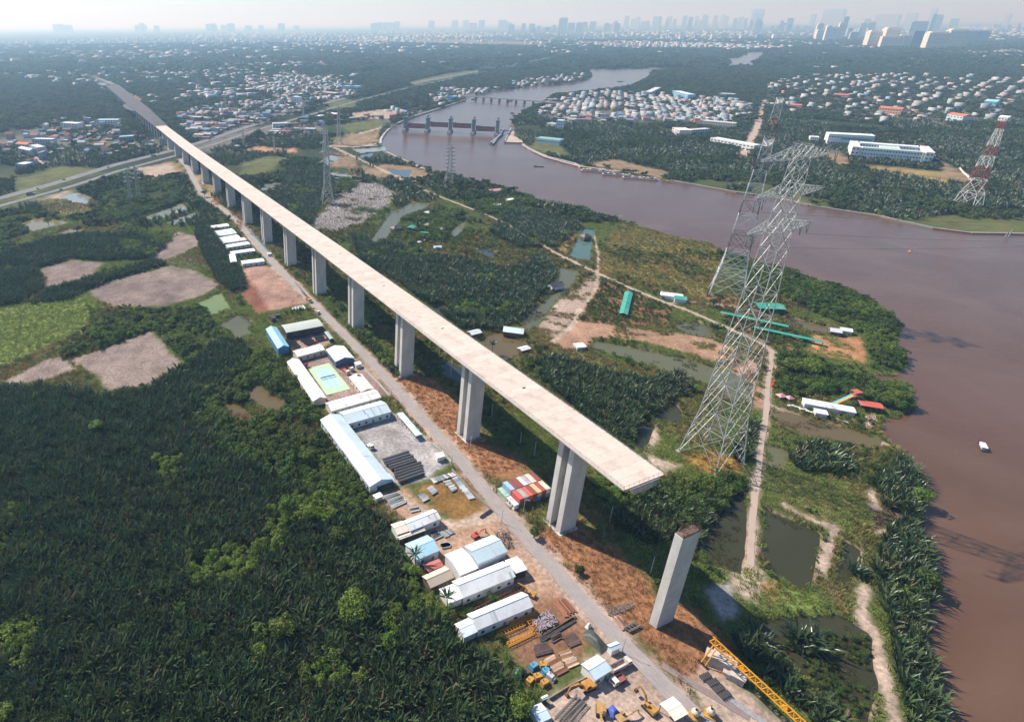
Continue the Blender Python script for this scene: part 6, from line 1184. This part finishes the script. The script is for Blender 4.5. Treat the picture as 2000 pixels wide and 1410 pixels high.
for nm, L_ in byv.items():
    L_.sort(key=lambda c: proj_u(c[1], c[2]))
    for i, (dist, x, y, _, ba) in enumerate(L_):
        st, k, wx, wy, ri, wi = house_spec(nm); w, rf = house_mesh(k)
        t = thing('house', f'{HWN[wi]} {SN[st]} house, {HRN[ri]} roof, {ORD(i + 1)} from left, {VN[nm]}', 'house', (x, y, 0), ba + rh.normal(0, .05) + (math.pi / 2 if nm in ('villas', 'left', 'works') and rh.random() < .4 else 0), 'houses: ' + VN[nm]); h = st * 3.4 + rh.uniform(-.3, .6)
        for me, c in ((w, HW[wi]), (rf, HR[ri])): o = new_obj(me.name.split('.')[0], me, t); o.scale = (wx, wy, h); fc_ = rh.uniform(.45, .85); cobj(o, [q * fc_ for q in c])
        if dist < 1900:
            for r in range(min(st, 3)):
                for xx in (-.25, .25):
                    o = new_obj('window', HM['win'], t); o.scale = (wx * 1.2, wy, 6); o.location = (xx * wx, -wy * .5 - .02, 3.4 * r + 1.8)
# the farther roofs and the far towns: too small to count
M_town = bpy.data.materials.new('town_paint'); M_town.use_nodes = True; _n = M_town.node_tree.nodes; _v = _n.new('ShaderNodeVertexColor'); _v.layer_name = 'paint'; M_town.node_tree.links.new(_v.outputs[0], _n['Principled BSDF'].inputs['Base Color']); _n['Principled BSDF'].inputs['Roughness'].default_value = .8
CUBE = np.array([(-.5,-.5,0),(.5,-.5,0),(.5,.5,0),(-.5,.5,0),(-.5,-.5,1),(.5,-.5,1),(.5,.5,1),(-.5,.5,1)]); CF = np.array([(4,5,6,7),(0,1,5,4),(1,2,6,5),(2,3,7,6),(3,0,4,7)])
def town(name, lab, spec):
    V = []; Fc = []; C = []
    for x, y, wx, wy, h, a, c, rc in spec:
        k = CUBE * (wx, wy, h); ca_, sa_ = math.cos(a), math.sin(a); V.append(np.stack([k[:, 0] * ca_ - k[:, 1] * sa_ + x, k[:, 0] * sa_ + k[:, 1] * ca_ + y, k[:, 2]], 1)); Fc.append(CF + 8 * (len(V) - 1)); C += [rc] * 4 + [c] * 16
    me = np_mesh(name, np.vstack(V), np.vstack(Fc), M_town); at_ = me.color_attributes.new('paint', 'FLOAT_COLOR', 'CORNER'); at_.data.foreach_set('color', np.column_stack([np.array(C), np.ones(len(C))]).astype(np.float32).ravel()); return tag(new_obj(name, me), lab, 'houses', kind='stuff')
sp = []
for dist, x, y, nm, ba in REST:
    st, k, wx, wy, ri, wi = house_spec(nm); sp.append((x, y, wx, wy, st * 3.4, ba + rh.normal(0, .2), [c * .6 for c in HW[wi]], [c * rh.uniform(.45, .9) for c in [1]][0] * np.array(HR[ri])))
town('village_roofs', 'small pale houses farther back in the villages', sp)
TOWN = [W(p) for p in [[(10,112),(120,103),(230,98),(330,104),(420,106),(520,100),(560,112),(470,122),(360,118),(240,116),(100,118)], [(560,88),(700,80),(770,84),(720,92),(600,96)], [(640,82),(760,70),(900,66),(1010,66),(1000,72),(840,76),(700,88)], [(300,70),(620,62),(640,66),(450,72)], [(0,85),(200,80),(260,84),(120,92)], [(1080,88),(1240,83),(1420,88),(1560,92),(1550,97),(1350,96),(1150,94)], [(1000,68),(1200,60),(1600,64),(1600,72),(1200,74)], [(1850,104),(2010,100),(2020,112),(1940,113)], [(1560,84),(1700,92),(1710,97),(1600,95)], [(1860,70),(2020,58),(2020,80),(1880,86)], [(1600,60),(2010,50),(2010,58),(1650,70)], [(170,168),(260,160),(330,170),(300,182),(220,180)], [(300,140),(420,135),(520,140),(480,152),(340,155)], [(490,128),(560,120),(620,125),(560,132)], [(340,175),(470,168),(560,175),(500,190),(390,195)], [(640,150),(700,146),(720,155),(680,162)], [(0,150),(300,128),(620,120),(700,146),(480,200),(300,205),(170,172)], [(0,84),(500,66),(900,62),(1000,92),(600,118),(0,128)], [(1000,74),(1560,76),(1580,100),(1300,106),(1080,108)], [(1540,98),(1880,104),(2010,118),(2010,140),(1700,138),(1520,140)], [(640,100),(900,92),(1060,110),(900,130),(700,138)]]]
NT = [420, 160, 420, 260, 120, 260, 420, 240, 90, 260, 300, 24, 40, 16, 40, 18, 420, 1500, 420, 50, 40]; sp = []
for poly, n in zip(TOWN, NT):
    lo, hi = poly.min(0), poly.max(0); P = np.random.default_rng(n).uniform(lo, hi, (n * 8, 2)); P = P[inside(P, poly)][:n]; cl = fbm(P, 350, 5); P = P[cl > .42]
    big = 1 + max(0, (poly[:, 1].mean() - 3500)) / 4500
    for x, y in P:
        ri, wi = rh.integers(0, len(HR)), rh.integers(0, len(HW)); s = rh.uniform(9, 22) * big; sp.append((x, y, s, s * rh.uniform(.6, 1.8), rh.choice([5, 7, 10, 13]) * min(big, 1.8), rh.uniform(0, 3), [c * .6 for c in HW[wi]], [c * .75 for c in HR[ri]]))
town('distant_town', 'pale specks of distant towns toward the horizon', sp)
# ---- city skyline: left px, right px, foot v, top v, depth, colour, ribs, label
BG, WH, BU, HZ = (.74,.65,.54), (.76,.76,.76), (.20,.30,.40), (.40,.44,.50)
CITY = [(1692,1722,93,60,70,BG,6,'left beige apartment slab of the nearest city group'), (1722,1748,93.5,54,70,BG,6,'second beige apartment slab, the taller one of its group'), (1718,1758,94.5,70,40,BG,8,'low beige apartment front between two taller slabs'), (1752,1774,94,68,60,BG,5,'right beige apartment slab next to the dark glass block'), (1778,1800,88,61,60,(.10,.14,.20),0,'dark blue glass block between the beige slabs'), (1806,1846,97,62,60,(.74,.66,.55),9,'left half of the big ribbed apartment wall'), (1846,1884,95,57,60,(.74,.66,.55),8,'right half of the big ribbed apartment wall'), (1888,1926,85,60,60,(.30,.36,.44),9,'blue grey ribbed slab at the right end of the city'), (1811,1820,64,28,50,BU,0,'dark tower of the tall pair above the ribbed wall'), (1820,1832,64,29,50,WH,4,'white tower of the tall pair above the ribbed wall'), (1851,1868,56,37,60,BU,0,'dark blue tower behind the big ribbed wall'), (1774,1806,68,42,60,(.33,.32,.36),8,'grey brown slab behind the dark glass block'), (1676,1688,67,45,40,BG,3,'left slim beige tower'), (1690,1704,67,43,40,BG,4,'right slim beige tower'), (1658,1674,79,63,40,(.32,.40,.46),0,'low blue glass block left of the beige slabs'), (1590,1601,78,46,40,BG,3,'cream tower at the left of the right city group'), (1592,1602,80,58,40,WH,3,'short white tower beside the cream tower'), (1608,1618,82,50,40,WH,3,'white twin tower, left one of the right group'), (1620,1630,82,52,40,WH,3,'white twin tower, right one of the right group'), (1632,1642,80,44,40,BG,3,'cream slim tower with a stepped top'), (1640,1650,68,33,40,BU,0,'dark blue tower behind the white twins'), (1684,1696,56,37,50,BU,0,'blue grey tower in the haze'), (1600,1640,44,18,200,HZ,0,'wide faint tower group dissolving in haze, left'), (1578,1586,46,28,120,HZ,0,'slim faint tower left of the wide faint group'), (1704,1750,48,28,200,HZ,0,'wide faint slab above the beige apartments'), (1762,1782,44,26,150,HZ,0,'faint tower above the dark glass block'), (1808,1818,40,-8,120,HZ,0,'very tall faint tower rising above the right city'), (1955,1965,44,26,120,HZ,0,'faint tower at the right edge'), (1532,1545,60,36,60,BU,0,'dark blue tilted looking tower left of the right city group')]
CITY += [(1090,1105,67,35,60,(.60,.60,.60),3,'tallest white tower of the middle skyline'), (1108,1120,67,45,60,WH,3,'left of two white towers right of the tallest one'), (1124,1134,68,44,60,WH,3,'right of two white towers right of the tallest one'), (1462,1469,52,10,90,HZ,0,'tall thin spire tower in the middle skyline'), (1472,1484,52,18,90,HZ,0,'broad faint tower beside the thin spire')]
rc_ = np.random.default_rng(9)
MIDN = ['hazy white tower', 'hazy grey tower', 'hazy cream tower', 'faint blue tower']
def run(u0, u1, n, v, hmin, hmax, where, wmin=5, wmax=11):
    us = np.sort(rc_.uniform(u0, u1, n))
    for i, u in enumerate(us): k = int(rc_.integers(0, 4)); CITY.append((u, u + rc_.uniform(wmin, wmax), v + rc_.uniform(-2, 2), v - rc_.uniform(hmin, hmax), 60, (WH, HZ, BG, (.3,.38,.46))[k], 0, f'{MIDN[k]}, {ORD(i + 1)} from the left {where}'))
run(990, 1085, 12, 66, 10, 20, 'in the first middle cluster'); run(1135, 1215, 9, 64, 12, 24, 'right of the tallest white tower'); run(1215, 1330, 20, 57, 14, 26, 'in the second middle cluster', 4, 9); run(1330, 1470, 22, 58, 12, 30, 'before the thin spire', 4, 9); run(1470, 1580, 16, 62, 10, 26, 'between spire and right group', 5, 10); run(700, 990, 14, 52, 6, 13, 'in the faint left skyline', 6, 16); run(250, 620, 14, 56, 5, 12, 'on the far left horizon', 6, 14); run(80, 130, 3, 56, 5, 9, 'in the leftmost faint group', 12, 22); run(1240, 1560, 12, 76, 5, 9, 'of low blocks before the middle skyline', 8, 14); run(1900, 1995, 8, 58, 5, 12, 'near the right edge', 5, 10); run(1580, 1700, 10, 70, 10, 20, 'among the white twin towers', 5, 9)
for u0, u1, vb, vt, dp, c, ribs, lab in CITY:
    vh = 46 - .008 * (u0 - PX); sh_ = max(0, vh + 15 - vb); vb = vb + sh_
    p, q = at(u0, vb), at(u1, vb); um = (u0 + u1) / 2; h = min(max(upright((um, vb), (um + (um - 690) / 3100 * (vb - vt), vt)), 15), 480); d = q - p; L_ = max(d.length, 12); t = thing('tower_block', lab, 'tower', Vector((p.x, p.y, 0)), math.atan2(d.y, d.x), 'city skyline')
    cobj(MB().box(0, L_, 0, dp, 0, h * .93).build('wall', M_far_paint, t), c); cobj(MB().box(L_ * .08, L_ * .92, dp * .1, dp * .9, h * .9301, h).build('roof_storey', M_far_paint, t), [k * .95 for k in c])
    if ribs:
        rb_ = MB().box(-L_ / ribs * .22, L_ / ribs * .22, -2.5, -.05, 0, h * .95).mesh('rib', M_far_paint)
        for k in range(ribs + 1): cobj(new_obj('rib', rb_, t, (L_ * k / ribs, 0, 0)), [min(.8, x * 1.25) for x in c])
        bnd = MB().box(.02, L_ - .02, -.9, -.06, -.9, .9).mesh('window_band', M_glass)
        for r in range(4): new_obj('window_band', bnd, t, (0, 0, h * (.18 + .2 * r)))
# ---- boats and barges
def boat(lab, u, v, yaw, L, w, hull, roof, cat='boat'):
    p = at(u, v, WATER_Z); t = thing('river_boat', lab, cat, p, R(yaw), 'boats on the river'); mb = MB(); n = 7
    for s in (-1, 1):
        for i in range(n):
            f0, f1 = i / n, (i + 1) / n; g = lambda f: (w / 2) * min(1, (1 - f) * 2.6) ** .6 * (.75 + .25 * min(1, f * 4)); sh = lambda f: .9 + .7 * max(0, f - .6) * 2
            a, b_ = (-L / 2 + L * f0, s * g(f0), sh(f0)), (-L / 2 + L * f1, s * g(f1), sh(f1)); mb.quad(a, b_, (b_[0], b_[1] * .7, -.4), (a[0], a[1] * .7, -.4)); mb.quad((a[0], 0, .7), (b_[0], 0, .7), (b_[0], b_[1] * .98, .7), (a[0], a[1] * .98, .7))
    mb.quad((-L / 2, -w * .38, -.4), (-L / 2, w * .38, -.4), (-L / 2, w * .38, .9), (-L / 2, -w * .38, .9)); cobj(mb.build('hull', M_paint, t), hull)
    if roof: cobj(MB().box(-L * .38, L * .12, -w * .33, w * .33, .71, 2.0).build('cabin', M_paint, t), [c * .7 for c in roof]); cobj(MB().box(-L * .42, L * .16, -w * .4, w * .4, 2.003, 2.15).build('cabin_roof', M_paint, t), roof); MB().box(.121 * L, .123 * L, -w * .25, w * .25, 1.2, 1.8).build('window', M_glass, t)
    return t
boat('blue and white cabin boat on the brown river at the right', 1917, 873, math.degrees(math.atan2(*(at(1908, 855) - at(1925, 887)).yx)), 9.5, 3.0, (.07,.09,.10), (.74,.75,.76)); boat('dark wooden sampan in the middle of the river', 1052, 326, 165, 15, 3.4, (.10,.075,.06), None); boat('small dark boat upstream of the barrier', 1000, 222, 120, 12, 4, (.06,.05,.05), (.08,.07,.06)); boat('tiny boat near the far river bridge, left', 924, 195, 20, 14, 4, (.07,.06,.06), (.10,.08,.07)); boat('tiny boat near the far river bridge, right', 998, 198, 20, 14, 4, (.07,.06,.06), (.10,.08,.07)); boat('far boat on the upper river bend', 1212, 160, 10, 26, 7, (.07,.06,.07), (.10,.10,.1)); boat('very small boat below the upper river bend', 1116, 166, 10, 18, 5, (.07,.06,.07), None)
for i, (u, v, L, lab) in enumerate(((1165, 336, 44, 'left moored grey barge loaded with dark gear'), (1205, 343, 40, 'middle moored grey barge loaded with sand'), (1250, 350, 46, 'right moored grey barge loaded with gravel'))):
    t = thing('barge', lab, 'barge', at(u, v, WATER_Z), R(-22), 'barges moored at the far bank'); cobj(MB().box(-L / 2, L / 2, -5, 5, -.4, 1.3).build('hull', M_stone, t), (.36,.33,.33)); cobj(MB().box(-L / 2 + 2, L / 2 - 2, -4.2, 4.2, 1.303, 1.7).build('hatch', M_stone, t), (.20,.18,.18)); rr = random.Random(i)
    for k in range(9): x = -L / 2 + 4 + k * (L - 8) / 8; cobj(MB().box(x - 1.6, x + 1.4, -3 + rr.uniform(-.5, .5), 3, 1.71, 2.4 + rr.random() * 1.2).build('cargo', M_stone, t), [(.10,.10,.11), (.42,.36,.30), (.3,.29,.28)][rr.randrange(3)])
t = thing('river_buoy', 'small orange buoy floating on the open river', 'buoy', at(1777, 492, WATER_Z)); mb = MB(); mb.lathe([(1.2, -.3), (1.3, .5), (.5, 1.1), (.25, 2.6)], 12); cobj(mb.build('float', M_paint, t), (.60,.30,.12))
t = thing('mooring_post', 'pair of dark mooring posts off the right bank', 'post', at(1969, 463, WATER_Z)); MB().beam((0, 0, -1), (1.5, 0, 8), .8).build('post', M_grey, t); MB().beam((-3, 0, -1), (-2, 0, 5), .8).build('post', M_grey, t)
def revet(name, lab, pts, w, h, col):
    t = thing(name, lab, 'revetment', at(*pts[0])); o = at(*pts[0]); rr = random.Random(3)
    for a, b_ in zip(pts[:-1], pts[1:]):
        p, q = at(*a), at(*b_); d = q - p; n = max(1, int(d.length / 14))
        for k in range(n): c = p + d * (k / n) - o; cobj(MB().box(0, d.length / n - .3, -w / 2, w / 2, -1.2, h * rr.uniform(.85, 1.1)).build('block', M_stone, t, c, math.atan2(d.y, d.x)), tuple(x * rr.uniform(.85, 1.12) for x in col))
revet('bank_revetment', 'long stone revetment along the far right bank', [(1310,352),(1335,357),(1440,376),(1510,385),(1580,401),(1720,423),(1825,446),(1895,455),(2000,457),(2150,463)], 3.5, .7, (.24,.215,.205)); revet('bank_revetment', 'pale revetment curving round the bank right of the barrier', [(1021,282),(1033,291),(1070,307),(1122,320),(1135,327)], 3.5, 1.0, (.40,.35,.32)); revet('bank_revetment', 'pale stepped quay wall left of the barrier', [(690,289),(742,285),(744,272),(752,260),(765,248)], 4, 1.3, (.46,.42,.40)); revet('bank_revetment', 'grey revetment along the left bank above the barrier', [(770,245),(800,231),(860,212),(909,196)], 5, 1.6, (.26,.25,.24))
# ---- waterside park
t = thing('water_slide', 'rainbow striped slide with an orange landing in the waterside park', 'slide', at(1640, 790), R(10)); pts = [Vector((-9 + 2.2 * k, 0, .4 + 5.2 * (k / 7) ** 1.3)) for k in range(8)]
for i, c in enumerate(((.6,.1,.08), (.62,.45,.05), (.1,.45,.2), (.1,.35,.6))):
    mb = MB()
    for a, b_ in zip(pts[:-1], pts[1:]): y0, y1 = -1.2 + .6 * i, -1.2 + .6 * i + .58; mb.quad((a.x, y0, a.z), (b_.x, y0, b_.z), (b_.x, y1, b_.z), (a.x, y1, a.z)); mb.quad((a.x, y1, a.z - .12), (b_.x, y1, b_.z - .12), (b_.x, y0, b_.z - .12), (a.x, y0, a.z - .12))
    cobj(mb.build('slide_lane', M_paint, t), c)
cobj(MB().box(6.4, 10.5, -1.8, 1.8, 5.3, 5.6).build('landing', M_paint, t), (.50,.14,.08)); cobj(MB().box(6.2, 10.7, -2, 2, 7.8, 8.0).build('canopy', M_paint, t), (.45,.12,.08))
for x in (6.6, 10.3):
    for y in (-1.6, 1.6): MB().beam((x, y, 0), (x, y, 7.8), .22).build('post', M_door, t)
p = [at(*q) for q in ((1680,815),(1708,808),(1716,832),(1692,838))]; mb = MB(); mb.poly([Vector((q.x, q.y, .3)) for q in p]); tag(mb.build('plaza', mat('pink_paving', (.58,.42,.38), .9, .6, .5, coords='World', col2=(.45,.25,.25))), kind='structure')
tag(MB().lathe([(0, 0), (.9, .3), (1.1, 1.6), (.5, 3.6), (.7, 4.4), (.1, 5)], 10).build('red_statue', mat('red_paint', (.5,.05,.04), .6), None, at(1509, 756)), 'red figure post standing at the park gate', 'statue')
rr = random.Random(8)
for i, (u, v) in enumerate(((1556,796),(1568,800),(1581,805),(1594,809),(1640,821),(1655,826),(1545,793))): t = thing('rowing_boat', f'small white boat on the park dike, {ORD(sorted((1556,1568,1581,1594,1640,1655,1545)).index(u) + 1)} from the left', 'boat', at(u, v, .3), R(-25 + rr.uniform(-20, 20)), 'white boats along the park dike'); mb = MB(); mb.ext([(-.7, .6), (-.4, 0), (.4, 0), (.7, .6)], -1.8, 1.8, Matrix.Rotation(R(90), 4, 'Z')); cobj(mb.build('hull', M_paint, t), (.7,.7,.68)); cobj(MB().box(-.2, .2, -.5, .5, .601, .66).build('seat', M_paint, t), (.4,.3,.2))
# ---- trees that stand out singly
def crown_tree(lab, u, v, h, r, m, grp, seed, n=900, size=.42, cat='tree'):
    rng = np.random.default_rng(seed); t = thing('leafy_tree', lab, cat, at(u, v), rng.uniform(0, 6), grp); mb = MB(); mb.beam((0, 0, -.2), (.2, .1, h * .55), .5, .28, 7); tips = []
    for k in range(6): a = k * 1.05 + rng.uniform(0, .6); e = Vector((math.cos(a) * r * .55, math.sin(a) * r * .55, h * rng.uniform(.55, .8))); mb.beam((.1, 0, h * rng.uniform(.25, .45)), e, .24, .1, 5); tips.append(e)
    mb.build('trunk', M_trunk, t); lobes = [(e.x * rng.uniform(.8, 1.25), e.y * rng.uniform(.8, 1.25), e.z + rng.uniform(-.3, .6), r * rng.uniform(.32, .5)) for e in tips] + [(rng.normal(0, r * .25), rng.normal(0, r * .25), h * rng.uniform(.72, .92), r * rng.uniform(.34, .52)) for _ in range(6)]
    new_obj('crown', np_mesh('crown', *leaf_cloud(rng, lobes, n, size, .85), m), t)
TR = [(688,1215,10,6.5,M_leaf2,'big bright green tree rising from the palm forest, the right one'), (553,1248,9,5.2,M_leaf2,'bright green tree rising from the palm forest, left of the biggest'), (1015,1395,7,4,M_leaf2,'bright tree at the lower edge beside the pale hut'), (505,278,22,12,M_leaf,'large dark round tree beside the highway'), (190,845,7,4,M_leaf2,'bright green bush tree alone in the left palm forest'), (600,905,8,4.5,M_leaf2,'yellow green tree beside the long office wing'), (560,1000,8,4.5,M_leaf,'mid green tree in the forest left of the office'), (610,1020,8,4.5,M_leaf2,'light green tree in the forest below the office'), (660,1060,7,4,M_leaf,'dark leafy tree left of the sky blue shed'), (1290,1155,5,3.2,M_leaf,'rounded green bush left of the lone pier'), (1130,1120,3,2,M_leaf,'small bush alone on the dry brown slope'), (1042,1050,4,2.4,M_leaf,'bush at the road below the container stack'), (1580,735,10,6,M_leaf2,'bright tree at the left of the park grove'), (1540,730,9,5.5,M_leaf,'broad tree beside the sandy road bend'), (1745,650,8,5,M_leaf,'tall mangrove at the tip of the bank'), (1760,790,8,5,M_leaf,'rounded mangrove at the park point'), (1810,1150,8,4.5,M_leaf,'bushy mangrove on the lower right shore'), (1795,985,8,4.5,M_leaf2,'light mangrove above the pylon shadow'), (280,440,9,6,M_leaf,'dark round tree between the two left ponds'), (95,440,8,5,M_leaf,'round tree on the dike of the tan pond'), (152,455,7,4.5,M_leaf,'second round tree below the tan pond'), (385,405,9,6,M_leaf,'dark tree leaning over the access road bend'), (400,385,8,5,M_leaf,'tree beside the access road near the far piers'), (565,500,6,4,M_leaf,'tree under the viaduct near the teal hoarding'), (700,745,4,2.6,M_leaf,'green bush beside the small grey house'), (1392,600,6,4,M_leaf,'bush on the orchard edge before the second pylon')]
for i, (u, v, h, r, m, lab) in enumerate(TR): crown_tree(lab, u, v, h, r, m, 'single trees', 500 + i, 1400 if r > 5 else 800, .42 if r < 8 else .8)
def palm(lab, u, v, h, seed, n=16, L=(3.5, 5), w=.34):
    rng = np.random.default_rng(seed); t = thing('coconut_palm', lab, 'palm', at(u, v), rng.uniform(0, 6), 'coconut palms'); mb = MB(); mb.beam((0, 0, -.2), (.5, .2, h * .5), .4, .3, 7); mb.beam((.5, .2, h * .5), (.8, .3, h), .3, .24, 7); mb.build('trunk', M_trunk, t); new_obj('crown', np_mesh('crown', *frond_clump(rng, n, *L, w, 75), M_nipa), t, (.8, .3, h - .2))
palm('coconut palm beside the square white annex', 875, 1190, 7, 1); palm('coconut palm in the forest near the sky blue shed', 812, 1110, 7, 2); palm('coconut palm left of the brown pond', 960, 690, 6, 3); palm('coconut palm behind the bright green pond roof', 815, 452, 7, 4)
for i, (u, v, s, lab) in enumerate(((1568,1262,1.15,'big lone nipa palm clump standing in the dark pond'), (1620,905,1.1,'dense nipa palm clump on the pond island by the park'), (1480,1255,.8,'nipa palm clump on the ditch bank left of the dark pond'), (1675,1120,.7,'nipa palm clump between the sandy paths'), (1395,640,.6,'nipa palm clump beside the small orchard pond'))):
    t = thing('nipa_palm', lab, 'palm', at(u, v, -.8 if i == 0 else 0), i, 'single nipa palms'); rng = np.random.default_rng(60 + i); V_, F_ = frond_clump(rng, 64, 5.5, 9.0, .5, 62); V_[:, :2] += np.repeat(rng.normal(0, 2.0, (64, 2)), 21, axis=0); V_ *= s; new_obj('fronds', np_mesh('fronds', V_, F_, M_nipa), t); mb = MB(); mb.lathe([(2.6 * s, -.3), (1.8 * s, .5), (.2, .9)], 10); mb.build('root_mound', M_trunk, t)
M_pinkf = mat('bougainvillea', (.42,.05,.22), .7, rand=.1, transl=.3)
crown_tree('magenta flowering bush at the corner of the ball court', *Z1(240, 365), 2.4, 1.8, M_pinkf, 'flowering bushes', 71, 300, .3, 'bush'); crown_tree('small magenta bush beside the dormitory wall', *Z1(185, 305), 2, 1.2, M_pinkf, 'flowering bushes', 72, 200, .3, 'bush')

# ---- traffic on the highway
def car(lab, line, s, o, col):
    Pq = resample(line, 4); i = int(s / 4); p = Pq[i]; d = Pq[i + 1] - Pq[i]; d = d / np.hypot(*d); n = np.array([d[1], -d[0]]); t = thing('car', lab, 'car', (p[0] + n[0] * o, p[1] + n[1] * o, .36), math.atan2(d[1], d[0]), 'highway traffic')
    cobj(MB().ext([(-2.2, .35), (2.2, .35), (2.25, .8), (1.2, .95), (-2.2, 1.0)], -.9, .9).build('body', M_paint, t), col); MB().ext([(-1.7, 1.0), (1.1, .96), (.5, 1.5), (-1.3, 1.5)], -.8, .8).build('cabin', M_glass, t)
    for x in (-1.4, 1.4):
        for y in (-.85, .85): mb = MB(); wheel(mb, x, y, .34, .22); mb.build('wheel', M_tyre, t)
for i, (l_, s, o, c, cn) in enumerate(((HWY1, 160, 3, (.7,.7,.7), 'white'), (HWY1, 215, -3, (.05,.05,.06), 'black'), (HWY1, 300, 3, (.45,.05,.04), 'red'), (HWY1, 420, -4, (.4,.42,.45), 'silver'), (HWY1, 560, 4, (.7,.7,.68), 'cream'), (HWY2, 190, 2, (.06,.12,.3), 'blue'), (HWY2, 330, -2, (.66,.66,.66), 'pale grey'), (HWY2, 470, 2, (.12,.12,.12), 'dark grey'))): car(f'small {cn} car on the {"wide upper" if l_ is HWY1 else "narrow lower"} highway lane', l_, s, o, c)
# ------------------------------------------------------------------ haze: even pale air round the whole place
hz = MB(); hz.box(-45000, 60000, -2500, 75000, -6, 520); ho = hz.build('haze', []); tag(ho, kind='stuff')
hm = bpy.data.materials.new('haze_air'); hm.use_nodes = True; N = hm.node_tree.nodes; N.remove(N['Principled BSDF'])
pv = N.new('ShaderNodeVolumePrincipled'); pv.inputs['Color'].default_value = (.40, .68, 1.0, 1); pv.inputs['Absorption Color'].default_value = (1, 1, 1, 1); pv.inputs['Density'].default_value = 1.3e-4; pv.inputs['Anisotropy'].default_value = .25
pv.inputs['Density Attribute'].default_value = ''
hm.node_tree.links.new(pv.outputs[0], N['Material Output'].inputs['Volume']); hm.cycles.homogeneous_volume = True
ho.data.materials.append(hm)
